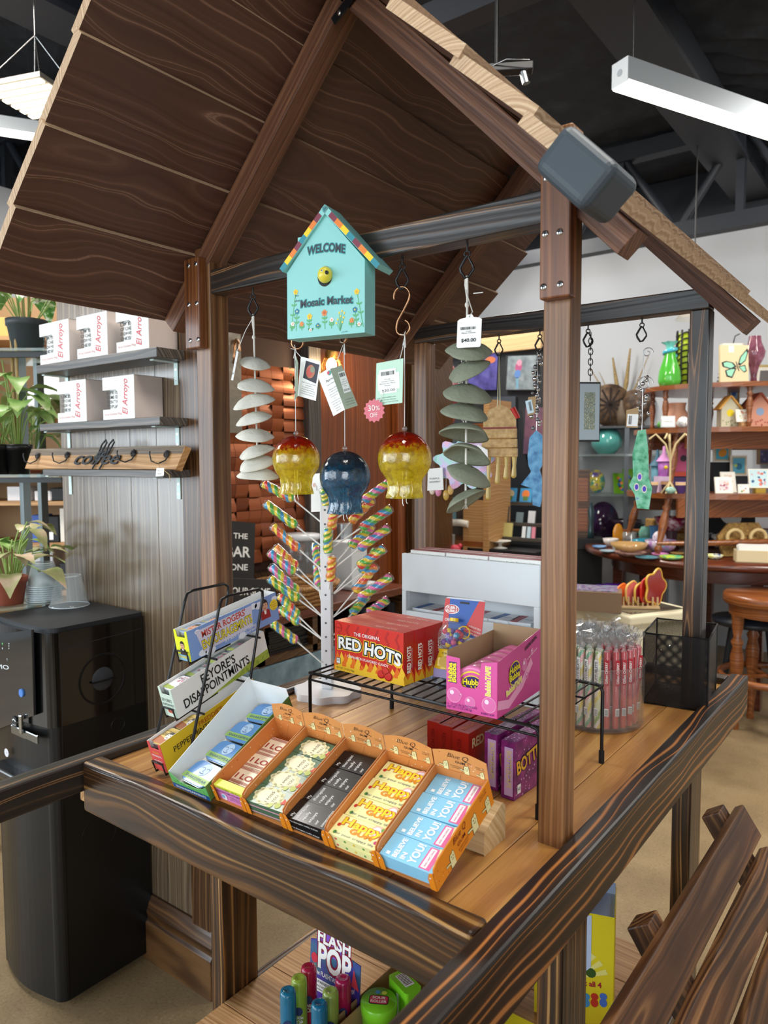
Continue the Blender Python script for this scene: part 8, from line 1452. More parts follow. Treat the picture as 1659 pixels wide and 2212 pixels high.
IR2 = speck('swirl_white_purple', [(.3, '2a2434'), (.45, 'd9cfd9'), (.58, 'b07ac0'), (.66, '7ab0b8'), (.8, 'e9e2e6')], 0, .12, 16, coat=.6); RBC = speck('swirl_ruby', [(.35, '6a1230'), (.55, '9a2048'), (.65, 'd9c0c8')], 0, .15, 14, coat=.6); GYL = speck('swirl_green_yellow', [(.35, '2f8f7a'), (.5, 'c9d83a'), (.65, '4fb08a')], 0, .12, 14, coat=.7); BGL = speck('swirl_blue', [(.35, '2f5f94'), (.55, '6f9fd0'), (.7, '9fc0e0')], 0, .12, 14, coat=.7)
dish(1298, 4.95, 16, 6, BGL, 'small bright blue dish at the left rim of the table'); dish(1318, 4.75, 20, 4, '9fb4c0', 'flat pale grey glass plate near the left table rim', .04); dish(1322, 5.05, 17, 18, 'd9d2cc', 'cream shell bowl at the back left of the table'); dish(1362, 4.7, 40, 22, 'b9945f', 'amber glass bowl holding coral pieces', .05); dish(1365, 4.55, 34, 10, speck('crumb_brown', [(.4, '6a4a44'), (.6, '8f6f66')], 0, .3, 60), 'brown pebbly flat dish in front of the amber bowl', .06); dish(1432, 4.7, 34, 28, IR2, 'white and purple swirled bowl left of the post'); dish(1402, 4.42, 26, 5, '4f7f8a', 'grey blue glass plate at the table front', .05); dish(1455, 4.38, 26, 8, GYL, 'green and yellow scalloped dish at the table front'); dish(1430, 4.55, 18, 6, 'd080b8', 'pink glass dish behind the scalloped dish'); dish(1468, 4.6, 16, 5, 'b08a50', 'amber brown plate behind the post'); dish(1549, 4.4, 18, 10, speck('swirl_lemon', [(.4, 'd9d860'), (.6, 'f0f0d0'), (.7, '3a4f8a')], 0, .15, 20), 'lemon and navy small dish right of the post')
for q in range(14): m = MB(); m.ball((0, 0, .012), .014, pm(random.choice(['e8907a', 'e9a890', 'efe6d4', 'e07a60']), .5), 8, 6, (1.2, 1, .8)); P = atd(1350+random.uniform(-18, 26), 1000, 4.7+random.uniform(-.05, .05)); solo(m, 'coral_piece', 'coral pink or cream pebble in the amber bowl', 'pebble', TR((P.x, P.y, ZR+.028)), 'coral pebbles in the bowl')
m = MB(); k = us(4.7); m.ball((0, 0, 24*k), 15*k, speck('geode_lilac', [(.4, 'd9c4d9'), (.6, 'efe6ee'), (.7, '8f5fa8')], 0, .3, 20, coat=.4), 18, 12, (1, .6, 1)); put('lilac_geode', 'round lilac geode coaster standing in the swirled bowl', 'ornament', 1428, ZR+.03, 4.68, m)
for k_, (x, y, rz) in enumerate(((1388, 5.0, 20), (1398, 4.96, 50))): m = MB(); k = us(5); m.tube([(26*k*math.cos(a*.42), 13*k*math.sin(a*.42), 6*k) for a in range(15)], 5*k, pm('2f90a8', .2, coat=.5), 8, True); put('teal_ring', ('left' if k_ == 0 else 'right')+' teal resin oval ring behind the bowls', 'ornament', x, ZR+.0+.03*k_, y, m, rz)
m = MB(); k = us(5.05); m.ball((0, 0, 24*k), 24*k, pm('d98f1e', .25, coat=.4), 18, 12, (.5, .1, 1.0)); put('amber_leaf', 'upright amber orange glass leaf behind the table', 'ornament', 1338, ZR+.0, 5.15, m)
m = MB(); k = us(5.2); m.lathe([(.001, 0), (15*k, 0), (16*k, 28*k), (14*k, 28*k), (13*k, 3*k), (.001, 3*k)], clearm('dfe4e2', .3, .1, fres=1.6), 20); put('glass_tumbler', 'clear cut glass tumbler beside the amber leaf', 'tumbler', 1362, ZR, 5.15, m)
dish(1452, 4.95, 34, 30, RBC, 'ruby ruffled glass bowl on the stretcher level', .12, z=ZR+.12); m = MB(); m.lathe([(.001, 0), (.06, 0), (.04, .05), (.045, .118)], pm('4a2a34', .4), 20); put('display_block', 'dark pedestal under the ruby ruffled bowl', 'block', 1452, ZR, 4.95, m)
m = MB(); k = us(5.2); m.lathe([(.001, 0), (11*k, 0), (10*k, 30*k), (13*k, 42*k)], pm('5a8fc4', .2, coat=.5), 20); put('blue_tumbler', 'pale blue glass tumbler left of the ruby bowl', 'tumbler', 1418, ZR+.0, 5.12, m); m = MB(); m.lathe([(.001, 0), (13*k, 0), (15*k, 26*k), (9*k, 38*k)], pm('7ab4a0', .25, coat=.5), 20); put('green_jar', 'sea green jar beside the blue tumbler', 'jar', 1398, ZR, 5.22, m)
m = MB(); WKR = speck('wicker_gold', [(.3, '7a5a2a'), (.55, 'a8803f'), (.75, 'c9a560')], 0, .7, 90, bump=.5); k = us(5.3); m.box(-36*k, 36*k, -.08, .08, 0, 50*k, WKR); put('wicker_box', 'golden woven box under the tiered stand', 'basket', 1440, ZR+.001, 5.35, m, bevel=.01)
m = MB(); k = us(4.75); m.prism([(-42*k, 0), (24*k, 0), (52*k, 38*k), (36*k, 70*k), (-26*k, 70*k), (-52*k, 42*k)], -.012, .012, WKR, frame((0, 0, 0), (1, 0, 0), (0, .25, 1))); RNG = pm('d9bd84', .5)
for x in (-22, 26): m.tube([((x+16*math.cos(a*.42))*k, -.02, (40+16*math.sin(a*.42))*k) for a in range(15)], 4*k, RNG, 8, True)
put('woven_panel', 'hexagonal woven bark panel with two wooden rings', 'ornament', 1612, ZR+.002, 4.5, m)
m = MB(); k = us(4.25); BX_ = pm('dcc9a0', .6); m.box(-36*k, 36*k, -.05, .05, 0, .004, BX_); m.box(-36*k, 36*k, -.05, -.044, 0, 26*k, BX_); m.box(-36*k, 36*k, .044, .05, 0, 26*k, BX_); m.box(-36*k, -34*k, -.05, .05, 0, 26*k, BX_); m.box(34*k, 36*k, -.05, .05, 0, 26*k, BX_)
for q in range(6): m.box(-30*k, 30*k, -.035+q*.012, -.033+q*.012, .004, 40*k-q*.002, PAPER, RY(random.uniform(-4, 4)))
put('card_box', 'pale wooden box holding white cards at the right edge', 'box', 1632, ZR, 4.28, m, 20)
m = MB(); m.box(-.16, .16, -.01, .01, 0, .28, pm('15171a', .5)); A = frame((0, -.011, 0), (1, 0, 0), (0, 0, 1)); m.disc((.0, .2), .05, PAPER, .0005, A, 20, 1.4, -.3); put('black_sign', 'black leaning board with white oval below the stand', 'sign', 1585, ZR, 5.05, m, 30, tilt=-10)
m = MB(); m.box(-.12, .12, -.08, .08, 0, .1, pm('b9b4bc', .5)); put('plastic_bin', 'pale lilac bin under the stand at right edge', 'bin', 1634, ZR, 5.12, m, bevel=.006)
m = MB(); m.lathe([(.001, 0), (.04, .02), (.07, .06), (.05, .1)], speck('black_white_glass', [(.45, '15161a'), (.55, 'd9dcdc')], 0, .15, 22, coat=.6), 20); put('glass_dish', 'black and white ruffled glass right of the post', 'dish', 1552, ZR, 4.95, m)
DM = 6.1; k = us(DM); MX = atd(1330, 1000, DM); zA = [1.5+(998-y)/FPX*DM for y in (925, 985, 1072, 1175)]
t = thing('metal_shelf', 'grey metal and glass shelf unit against the back wall', 'shelf unit', TR((MX.x, MX.y, 0)) @ RZ(20)); GMT = pm('6d7276', .4, .7)
for x in (-96, 22, 108):
 for y in (0, .3): m = MB(); m.box(x*k-.018, x*k+.018, y-.018, y+.018, 0, zA[0], GMT); m.build('post', t)
for i, z in enumerate(zA): m = MB(); m.box(-100*k, 112*k, -.02, .34, z-.018, z, pm('4a4e52', .4) if i in (0, 3) else clearm('c4d4d0', .35, .05, fres=1.5)); m.build('shelf', t)
M0 = t.matrix_basis.copy()
def ms(name, label, cat, x, i, mb, y=.12, rz=0, tilt=0): return solo(mb, name, label, cat, M0 @ TR((x*k, y, zA[i]+.001)) @ RZ(rz+17) @ RX(tilt))
m = MB(); m.lathe([(.001, 0), (.03, 0), (32*k, 20*k), (34*k, 32*k), (24*k, 50*k), (18*k, 54*k)], clearm('3fa8a0', .75, .05, fres=1.5), 30); m2 = MB(); m2.lathe([(.001, 0), (18*k, 0), (33*k, 18*k), (34*k, 32*k), (26*k, 48*k), (19*k, 54*k), (17*k, 54*k), (24*k, 46*k), (31*k, 30*k), (.001, 4*k)], pm('5fb0a8', .12, coat=.7), 30); ms('glass_vase', 'squat teal glass vase on the metal shelf', 'vase', -20, 1, m2)
for px, r, c, nm in ((-40, 26, IR2, 'multicoloured oval glass plate on a stand, metal shelf'), ): m = MB(); m.lathe([(.001, 0), (r*k, .004), (r*k, .012), (.001, .01)], speck('plate_multi', [(.35, '4a3a94'), (.48, 'd9c43a'), (.56, '3f8f7a'), (.68, '6a5ab0')], 0, .12, 9, coat=.7), 28, TR((0, 0, r*k)) @ RX(78) @ Matrix.Diagonal((.7, 1, 1, 1))); ms('glass_plate', nm, 'plate', px, 2, m)
for x, w_, h_, nm in ((10, 26, 46, 'left green glass square plate on the metal shelf'), (38, 40, 56, 'larger green glass plate with colour dabs behind')):
 m = MB(); m.box(-w_/2*k, w_/2*k, -.005, .005, 0, h_*k, pm('6fa828', .15, coat=.6)); A = frame((0, -.0055, 0), (1, 0, 0), (0, 0, 1)); [m.disc((random.uniform(-.2, .3)*w_*k, (.2+.08*q)*h_*k), 3.5*k, pm(('2f5fa8', 'd97a3a', '3a3a4a')[q % 3], .3), .0006+.0001*q, A, 10) for q in range(8)]; ms('glass_plate', nm, 'plate', x, 2, m, .1+.03*(w_ > 30), 0, -15)
m = MB(); m.box(-.05, .05, -.02, .02, 0, .012, pm('d9c03a', .3)); ms('yellow_dish', 'flat yellow dish at the shelf front', 'dish', 42, 2, m, .03)
m = MB(); m.lathe([(.001, 0), (44*k, .006), (45*k, .016), (.001, .02)], speck('plate_dark', [(.4, '2a1a34'), (.55, '4a2a4f'), (.68, '2f4f6a')], 0, .12, 9, coat=.7), 30, TR((0, 0, 40*k)) @ RX(80) @ RZ(0) @ Matrix.Diagonal((.75, 1, 1, 1))); ms('glass_plate', 'large dark purple glass plate on the lowest shelf', 'plate', -24, 3, m)
m = MB(); m.lathe([(.001, 0), (24*k, 0), (32*k, 40*k), (33*k, 46*k), (29*k, 46*k)], pm('3a2438', .3, coat=.4), 24); ms('glass_bowl', 'deep plum ribbed pot beside the dark plate', 'pot', 24, 3, m); m = MB(); m.lathe([(.001, 0), (18*k, 0), (24*k, 20*k), (16*k, 34*k)], pm('2f6a64', .25, coat=.4), 24); ms('glass_bowl', 'dark teal round pot on the lowest shelf', 'pot', 66, 3, m)
m = MB(); m.lathe([(.001, -.012), (46*k, -.012), (46*k, .012), (.001, .012)], speck('carved_wood', [(.35, '3a2a20'), (.55, '5f4834'), (.75, '7d6348')], 0, .6, 22, bump=.4), 36, TR((0, 0, 47*k)) @ RX(90)); [m.box(-.008, .008, -.016, -.012, -38*k, 38*k, pm('2a1e17', .7), TR((0, 0, 47*k)) @ RY(q*30)) for q in range(6)]; ms('carved_disc', 'round carved wooden wheel standing on the shelf top', 'ornament', -14, 0, m, .12)
for q, x in enumerate((36, 52)): m = MB(); m.lathe([(.001, 0), (.03, 0), (.02, .03), (22*k, 30*k), (23*k, 60*k), (16*k, 76*k), (.001, 80*k)], speck('carved_wood', [], 0), 20); ms('wood_bulb', ('left' if q == 0 else 'right')+' dark wooden bulb vase on the shelf top', 'vase', x, 0, m, .14)
t2 = thing('dried_grass_vase', 'dried pampas stems in a slim vase behind the wheel', 'vase', M0 @ TR((12*k, .16, zA[0]+.001))); m = MB(); m.lathe([(.001, 0), (.05, 0), (.06, .1), (.03, .22)], pm('6a5a48', .5), 18); m.build('vase_body', t2)
m = MB(); GRS = speck('dry_grass', [(.3, '8a744c'), (.6, 'b39a6a')], 0, .9, 80, bump=.6)
for x, z, r in ((-70, 130, .008), (-22, 150, .02), (14, 168, .02), (52, 152, .008), (-50, 120, .006)): m.tube([(0, 0, .2), (x*.5*k, 0, z*.55*k), (x*k, -.04, z*k)], r, GRS, 7, radii=[.004, r, r*.35])
m.build('stems', t2)
for q in range(3): m = MB(); m.box(-.07, .07, -.04, .04, 0, .09+.02*q, pm('dcdcdc', .5)); ms('white_box', 'white carton on the shelf top, %s' % ('left', 'middle', 'right')[q], 'box', (-50, 62, 84)[q], 0, m, .28)
m = MB(); m.box(-.06, .06, -.05, .05, 0, .5, W_DARK); [m.box(-.045, .045, -.053, -.05, z, z+.17, W_TABL) for z in (.05, .27)]; P = atd(1255, 1000, 5.4); solo(m, 'carved_cabinet', 'small dark carved wooden cabinet right of the front post', 'cabinet', TR((P.x, P.y, .93)) @ RZ(30));
m = MB(); m.box(-.12, .12, -.12, .12, .86, .93, pm('1a1b1d', .5)); m.box(-.1, .1, -.1, .1, 0, .86, pm('111214', .6)); solo(m, 'black_cabinet', 'low black cabinet under the carved wooden cabinet', 'cabinet', TR((P.x+.05, P.y, 0)) @ RZ(30)); m = MB(); m.lathe([(.001, 0), (.03, 0), (.025, .05), (.02, .12), (.028, .2), (.015, .26)], pm('2f4a50', .2, coat=.5), 16); Pq = atd(1277, 1000, 5.36); solo(m, 'dark_bottle', 'dark teal slim bottle beside the carved cabinet', 'bottle', TR((Pq.x, Pq.y, .931)))
ZI = .74; A_ = onz(1362, 1332, ZI); B_ = onz(1254, 1302, ZI); C2 = onz(1490, 1318, ZI); IV = pm('ddd3b4', .5, bump=.05, bscale=30); uL = (B_-A_); uL.z = 0; uR = (C2-A_); uR.z = 0; L1, L2 = uL.length*1.6, uR.length*1.15; uL.normalize(); uR.normalize()
t = thing('ivory_dresser', 'ivory painted dresser with glass top behind the candy tub', 'dresser', (A_.x, A_.y, 0)); F_ = Matrix(((uR.x, uL.x, 0, 0), (uR.y, uL.y, 0, 0), (0, 0, 1, 0), (0, 0, 0, 1)))
m = MB(); m.box(0, L2, 0, L1, ZI-.05, ZI-.004, IV, F_); m.build('top', t, bevel=.01); m = MB(); m.box(.05, L2-.05, .05, L1-.05, ZI-.003, ZI, pm('5a5a50', .08, coat=.7), F_); m.build('glass_inset', t); m = MB(); m.box(.03, L2-.03, .03, L1-.03, 0, ZI-.052, IV, F_); m.build('body', t, bevel=.006)
m = MB(); m.box(.06, L2-.06, .02, .031, .1, ZI-.12, IV, F_); m.box(.02, .031, .06, L1-.06, .1, ZI-.12, IV, F_); m.build('panel', t, bevel=.008)
PK = onz(1375, 1312, ZI); kk = (PK-CAM).dot(fwd)/FPX; t = thing('coaster_rack', 'pale wooden rack under the orange and red coasters', 'rack', TR((PK.x, PK.y, ZI+.001)) @ RZ(FACE-8)); m = MB(); m.box(-44*kk, 44*kk, -.05, .05, 0, .014, W_PINE); m.build('base', t, bevel=.002)
for q in range(9):
 m = MB(); x = (-40+q*10)*kk; m.cyl((x, -.035, .014), (x, -.035, .06), .005, W_PINE, n=8); m.cyl((x, .035, .014), (x, .035, .05), .005, W_PINE, n=8); m.build('peg', t)
for q, (x, r, c, rim, nm) in enumerate(((-30, 21, 'e8701e', 'e8701e', 'orange agate coaster, leftmost in the rack'), (-10, 24, 'd9706a', 'e0b060', 'pink agate coaster second from the left'), (8, 23, 'a8243a', 'd9b04a', 'crimson coaster with gold rim in the rack middle'), (24, 30, 'c92a1c', 'c92a1c', 'bright red round coaster fourth in the rack'), (38, 36, '8f2a2a', 'd9a83a', 'maroon flower coaster with gold rim, rightmost'))):
 m = MB(); pl = [(r*kk*(1+(.14 if q == 4 else .04)*math.cos(5*a))*math.cos(a), r*kk*(1+(.14 if q == 4 else .04)*math.cos(5*a))*math.sin(a)) for a in [i*.1309 for i in range(48)]]; Mx = RZ(38) @ TR((0, 0, r*kk*1.05)) @ RX(90); m.prism(pl, -.004, .004, pm(c, .15, coat=.7), Mx); m.tube([Mx @ Vector((a, b, 0)) for a, b in pl], .006, pm(rim, .25, coat=.4), 6, True); Q = t.matrix_basis @ Vector((x*kk, 0, .015)); solo(m, 'agate_coaster', nm, 'coaster', TR(Q) @ RZ(FACE), 'coasters in the rack')
PB = onz(1290, 1318, ZI); m = MB(); m.box(-.16, .1, -.1, .12, 0, .1, pm('7a6048', .6)); m.box(-.14, .08, -.08, .1, .1, .104, speck('trinkets', [(.35, '3a3f6a'), (.45, '8a5a8a'), (.55, '6a8a94'), (.68, 'b08a9a')], 0, .3, 40)); solo(m, 'trinket_tray', 'brown box tray of colourful trinkets left of the coasters', 'tray', TR((PB.x, PB.y+.05, ZI+.001)) @ RZ(20)); m = MB(); m.lathe([(.001, .0), (.09, 0), (.13, .05), (.12, .055)], pm('5a2a8a', .15, coat=.6), 24, None, lambda a, f: .1*math.sin(9*a)*f); solo(m, 'purple_bowl', 'purple ruffled bowl behind the trinket tray', 'bowl', TR((PB.x-.05, PB.y+.42, ZI+.001)))
m = MB(); [m.tube([(.05*math.cos(a*.6+q), .05*math.sin(a*.6+q), .004+q*.02) for a in range(11)], .012, pm('1d1a2a', .2, coat=.5), 6, True) for q in range(8)]; solo(m, 'dark_sculpture', 'dark stacked ring sculpture under the round table', 'ornament', TR((PB.x+.02, PB.y+.75, ZI+.001)) ) if False else None
ZS_ = .765; SC = atd(1672, 1000, 4.0); t = thing('bar_stool', 'honey brown round bar stool with turned legs at right edge', 'stool', (SC.x, SC.y, 0)); R = .235
m = MB(); m.lathe([(.001, ZS_-.06), (R*.95, ZS_-.06), (R, ZS_-.05), (R, ZS_-.012), (R*.96, ZS_), (.001, ZS_)], W_TABL, 40); m.build('seat', t); m = MB(); m.lathe([(R*.86, ZS_-.12), (R*.88, ZS_-.06)], W_TABL, 40); m.build('seat_ring', t)
for a in (217, 307, 37, 127):
 x, y = .17*math.cos(math.radians(a)), .17*math.sin(math.radians(a)); m = MB(); h = ZS_-.08; m.lathe([(.018, 0), (.022, .02*h), (.016, .1*h), (.026, .22*h), (.03, .3*h), (.02, .36*h), (.028, .42*h), (.034, .5*h), (.036, .6*h), (.024, .68*h), (.034, .72*h), (.02, .76*h), (.03, .85*h), (.036, h)], W_TABL, 18, TR((x, y, 0))); m.build('leg', t)
m = MB(); m.tube([(.24*math.cos(a*.262), .24*math.sin(a*.262), .30) for a in range(24)], .016, W_TABL, 8, True, flat=1.2); m.build('foot_ring', t)
for a in (37, 127): m = MB(); m.tube([(.24*math.cos(math.radians(a)), .24*math.sin(math.radians(a)), .30), (-.24*math.cos(math.radians(a)), -.24*math.sin(math.radians(a)), .30)], .012, W_TABL, 8); m.build('cross_bar', t)
m = MB(); Q = atd(1556, 1330, 4.3); m.tube([(0, 0, 0), (.06, .05, .55)], .02, pm('20262e', .4), 8); m.tube([(.3, .1, 0), (.24, .08, .55)], .02, pm('20262e', .4), 8); m.lathe([(.001, .55), (.2, .55), (.21, .58), (.001, .6)], pm('20262e', .4), 24, TR((.15, .07, 0))); solo(m, 'black_stool', 'dark painted stool half hidden behind the bar stool', 'stool', TR((Q.x, Q.y, 0)))
pic('gold framed picture leaning behind the top tier', ((1628, 830), (1700, 830), (1700, 788), (1628, 788)), local(lambda m, w, h: (m.poly([(w*.08, h*.1), (w*.95, h*.1), (w*.95, h*.86), (w*.08, h*.86)], pm('d9d4c8', .5)), m.poly([(w*.16, h*.1), (w*.95, h*.1), (w*.95, h*.7), (w*.16, h*.7)], pm('5f5a5a', .5), .0008))), frm=pm('a8915a', .4, .5), Y=6.25)
pic('dark starry canvas in wood frame at the right edge', ((1634, 1003), (1700, 1003), (1700, 941), (1634, 941)), local(lambda m, w, h: m.poly([(w*.12, h*.04), (w*.98, h*.04), (w*.98, h*.96), (w*.12, h*.96)], speck('starry', [(.4, '14122a'), (.6, '2a2448'), (.74, '8a6a9a')], 0, .5, 40))), frm=pm('5f4a34', .5), Y=6.25)
t = thing('glass_pendant', 'clear glass pendant lamp behind the rear cross beam', 'pendant lamp', atd(1498, 668, 4.6)); m = MB(); m.lathe([(.02, .1), (.1, -.05), (.11, -.06)], clearm('fff4d8', .2, .05, fres=1.6), 24); m.build('glass_shade', t); m = MB(); m.ball((0, 0, 0), .022, pm('ffe9b8', .5, emit=6), 12, 8); m.build('bulb', t); m = MB(); m.cyl((0, 0, .03), (0, 0, ZT-t.location.z), .004, BLK, n=6); m.build('cord', t)
# slatted bench in the right foreground
YE = 1.62
q1, q1b, q2, q2b = ony(1606, 1736, YE), ony(1627, 1791, YE), ony(1641, 1826, YE), ony(1657, 1880, YE)
TLT = math.radians(33); dn = Vector((math.sin(TLT), 0, -math.cos(TLT))); nn = Vector((math.cos(TLT), 0, math.sin(TLT)))
tp = Vector((q1.x, 0, q1.z)); pitch = .088; SW, STH = .068, .021
bench = thing('slatted_bench', 'dark brown slatted wooden bench with tilted back at lower right', 'bench', (tp.x+.1, .95, 0)); bo = TR((tp.x+.1, .95, 0))
for i in range(6):
 c = tp+dn*(SW/2+i*pitch)-nn*(STH/2); a = Vector((c.x, YE, c.z)); b = Vector((c.x-.012, .10, c.z))
 beam('back_slat', b, a, STH, SW, W_BNCH, bench, up=-dn, base=bo, bevel=.0035)
for y in (1.565, 1.12, .3):
 a = tp-dn*.02-nn*(STH+.022); b = tp+dn*.66-nn*(STH+.022); beam('back_post', (b.x, y, b.z), (a.x, y, a.z), .045, .04, W_BNCH, bench, up=nn, base=bo, bevel=.003)
zb = tp.z+dn.z*.56; xb = tp.x+dn.x*.56
for i in range(4): beam('seat_slat', (xb+.03+i*.085, .1, zb-.02), (xb+.03+i*.085, YE, zb-.02), .075, .022, W_BNCH, bench, base=bo)
for y in (1.52, .92, .3):
 beam('seat_bearer', (xb-.02, y, zb-.055), (xb+.33, y, zb-.055), .04, .045, W_BNCH, bench, base=bo); beam('front_leg', (xb+.3, y, 0), (xb+.3, y, zb-.078), .04, .04, W_BNCH, bench, up=(0, 1, 0), base=bo); beam('rear_leg', (xb+.0, y+.041, 0), (xb+.0, y+.041, zb-.04), .04, .04, W_BNCH, bench, up=(0, 1, 0), base=bo)
# sweets on the low shelf
zs = ZS+.0006
def flash(px, py, col, label):
 P = onz(px, py, zs+.152); c = pm(col, .12, coat=.6); t = thing('pop_tube', label, 'candy tube', (P.x, P.y, zs), 'flash lollipop tubes'); R = .0148
 m = MB(); m.lathe([(.001, 0), (R*1.05, 0), (R*1.05, .03), (R, .032)], pm('e9e9ee', .4), 24); m.build('base', t)
 m = MB(); m.lathe([(R, .032), (R*1.0, .142), (R*.9, .150), (R*.55, .152), (R*.3, .149), (.001, .149)], clearm(col, .82, .05, fres=1.6), 28); m.build('tube', t)
 m = MB(); m.lathe([(.001, .034), (.009, .036), (.010, .10), (.007, .12), (.001, .124)], c, 16); m.build('lollipop', t)
 m = MB(); F = frame((-.2*R, -R*1.02, 0), (1, 0, 0), (0, 0, 1)); F = RZ(37) @ frame((0, -R*1.03, 0), (1, 0, 0), (0, 0, 1)); m.disc((0, .096), .008, pm('2a3a6a', .4), .0002, F, 14); m.text('FLASH', (-.0085, .082), (.0085, .082), .0055, INK, .0003, F, off=.05); m.text('FLASH', (-.0085, .082), (.0085, .082), .0055, PAPER, .0005, F, off=.02); m.text('POP', (-.008, .072), (.008, .072), .008, INK, .0003, F, off=.05); m.text('POP', (-.008, .072), (.008, .072), .008, PAPER, .0005, F, off=.02); m.build('label', t)
flash(622, 2137, '1f8fb8', 'blue flash lollipop tube at the left front'); flash(646, 2110, 'b8d85a', 'lime flash lollipop tube in the left row'); flash(667, 2086, 'd02a5a', 'red pink flash lollipop tube at the left rear'); flash(690, 2164, '1f8fb8', 'blue flash lollipop tube at the right front'); flash(714, 2138, 'b8d06a', 'lime flash lollipop tube in the right row'); flash(741, 2111, 'd02a6a', 'pink flash lollipop tube at the right rear')
yF = .999; bl, br, tl, tr_ = ony(665, 2120, yF), ony(772, 2155, yF), ony(665, 2005, yF), ony(772, 2050, yF); FF = frame((bl.x, yF, zs), (1, 0, 0), (0, .06, 1)); w = br.x-bl.x; h = .205; t = thing('pop_display', 'purple and green header card behind the lollipop tubes', 'candy display', FF)
m = MB(); P = [(0, 0), (w, 0), (w, h*.80), (w*.74, h*.82), (w*.72, h), (w*.14, h), (w*.12, h*.84), (0, h*.82)]; m.prism(P, -.002, 0, speck('printed_purple_green', [(.4, '5a2a94'), (.5, '3f3a9a'), (.58, '2f8a6a')], 0, .4, 6)); m.poly([(w*.14, h*.74), (w*.72, h*.74), (w*.72, h*.99), (w*.14, h*.99)], pm('7a4fc0', .4), .0003)
for o_, c_, l_ in ((.10, pm('8a2038', .4), .0006), (.035, PAPER, .0009)): m.text('FLASH', (w*.16, h*.84), (w*.80, h*.84), .024, c_, l_, off=o_); m.text('POP', (w*.18, h*.60), (w*.82, h*.60), .046, c_, l_, off=o_)
m.text('The FLASHTASTIC Lollipop!', (w*.1, h*.52), (w*.9, h*.52), .009, PAPER, .0006, off=.02); m.poly([(w*.14, h*.36), (w*.54, h*.36), (w*.54, h*.48), (w*.14, h*.48)], PAPER, .0005); m.text('WARNING:', (w*.16, h*.44), (w*.42, h*.44), .006, INK, .0008); m.text('HAZARD - Small parts', (w*.16, h*.405), (w*.52, h*.405), .004, INK, .0008); m.text('children under 3 years', (w*.16, h*.375), (w*.5, h*.375), .004, INK, .0008)
m.disc((w*.09, h*.66), .010, pm('d0304a', .4), .0007, None, 16, .8); m.disc((w*.76, h*.56), .011, pm('2f5fb8', .4), .0007, None, 16); m.poly([(w*.84, h*.58), (w*.99, h*.56), (w*.88, h*.74)], pm('d94a5a', .4), .0007); m.build('header', t)
m = MB(); KB = pm('b49468', .7); M_ = FF.inverted(); a = Vector((FF.translation.x, yF, zs)); m.box(a.x-.01, a.x-.008, .86, yF, zs, zs+.04, KB, M_); m.box(a.x+w+.008, a.x+w+.010, .84, yF+.02, zs, zs+.10, KB, M_); m.box(a.x-.01, a.x+w+.01, .838, .84, zs, zs+.03, KB, M_); m.build('tray', t)
XG = onz(866, 2170, zs+.10); t = thing('roller_box', 'brown open carton of lime roller candies', 'candy display', (XG.x, XG.y, zs)); m = MB(); m.box(-.075, -.073, -.09, .14, 0, .10, KB); m.box(-.075, .10, .138, .14, 0, .11, KB); m.box(-.075, .10, -.09, -.088, 0, .05, KB); m.box(.098, .10, -.09, .14, 0, .10, KB); m.box(-.073, .098, -.088, .138, 0, .002, KB); m.build('carton', t)
LIM = pm('7fd32a', .25, coat=.4)
def roller(x, y, z, lab_, rz=0):
 M = TR((XG.x+x, XG.y+y, zs+.003+z)) @ RZ(rz); t = thing('roller_candy', lab_, 'candy toy', M, 'lime roller candies'); R = .034; m = MB(); m.lathe([(.001, 0), (R*.86, 0), (R*.96, .06), (R, .062), (R, .078), (R*.94, .082), (.001, .082)], LIM, 36); m.build('pot', t); F = RZ(30) @ frame((0, 0, .0824), (1, 0, 0), (0, 1, 0)); m = MB(); m.prism(rrect(.036, .022, .005), 0, .0004, INK, F @ TR((-.018, -.012, 0))); m.prism(rrect(.033, .019, .004), .0004, .0006, pm('d8345a', .4), F @ TR((-.0165, -.0105, 0))); m.text('SOUR', (-.012, .0005), (.012, .0005), .006, PAPER, .001, F, off=.03); m.text('ROLLER', (-.0145, -.0085), (.0145, -.0085), .006, PAPER, .001, F, off=.03); m.disc((-.004, .018), .005, pm('3a9ad0', .4), .0004, F, 12); m.disc((.008, .017), .005, pm('c8e04a', .4), .0004, F, 12); m.build('lid_label', t)
roller(-.028, -.03, .03, 'round lime candy pot at the front of its carton')
m = MB(); m.prism(rrect(.062, .036, .006), 0, .105, LIM); A = frame((.006, .006, .1052), (1, 0, 0), (0, 1, 0)); m.poly([(.004, .004), (.04, .004), (.04, .024), (.004, .024)], PAPER, .0002, A); [m.poly([(.006+.0035*q, .006), (.0075+.0035*q, .006), (.0075+.0035*q, .022), (.006+.0035*q, .022)], INK, .0004, A) for q in range(9)]; m.box(-.001, .0, .004, .010, .02, .09, PAPER); m.box(.03, .036, -.0012, 0, .02, .09, PAPER); solo(m, 'roller_candy', 'square lime roller toy seen from its barcode end', 'candy toy', TR((XG.x-.045, XG.y+.02, zs+.02)) @ RZ(-20), 'lime roller candies', bevel=.002)
m = MB(); m.ball((0, 0, .014), .014, pm('e0408a', .3, coat=.4), 14, 10); solo(m, 'pink_ball', 'small pink candy ball beside the round lime pot', 'candy', TR((XG.x+.030, XG.y-.055, zs+.09-.014)))
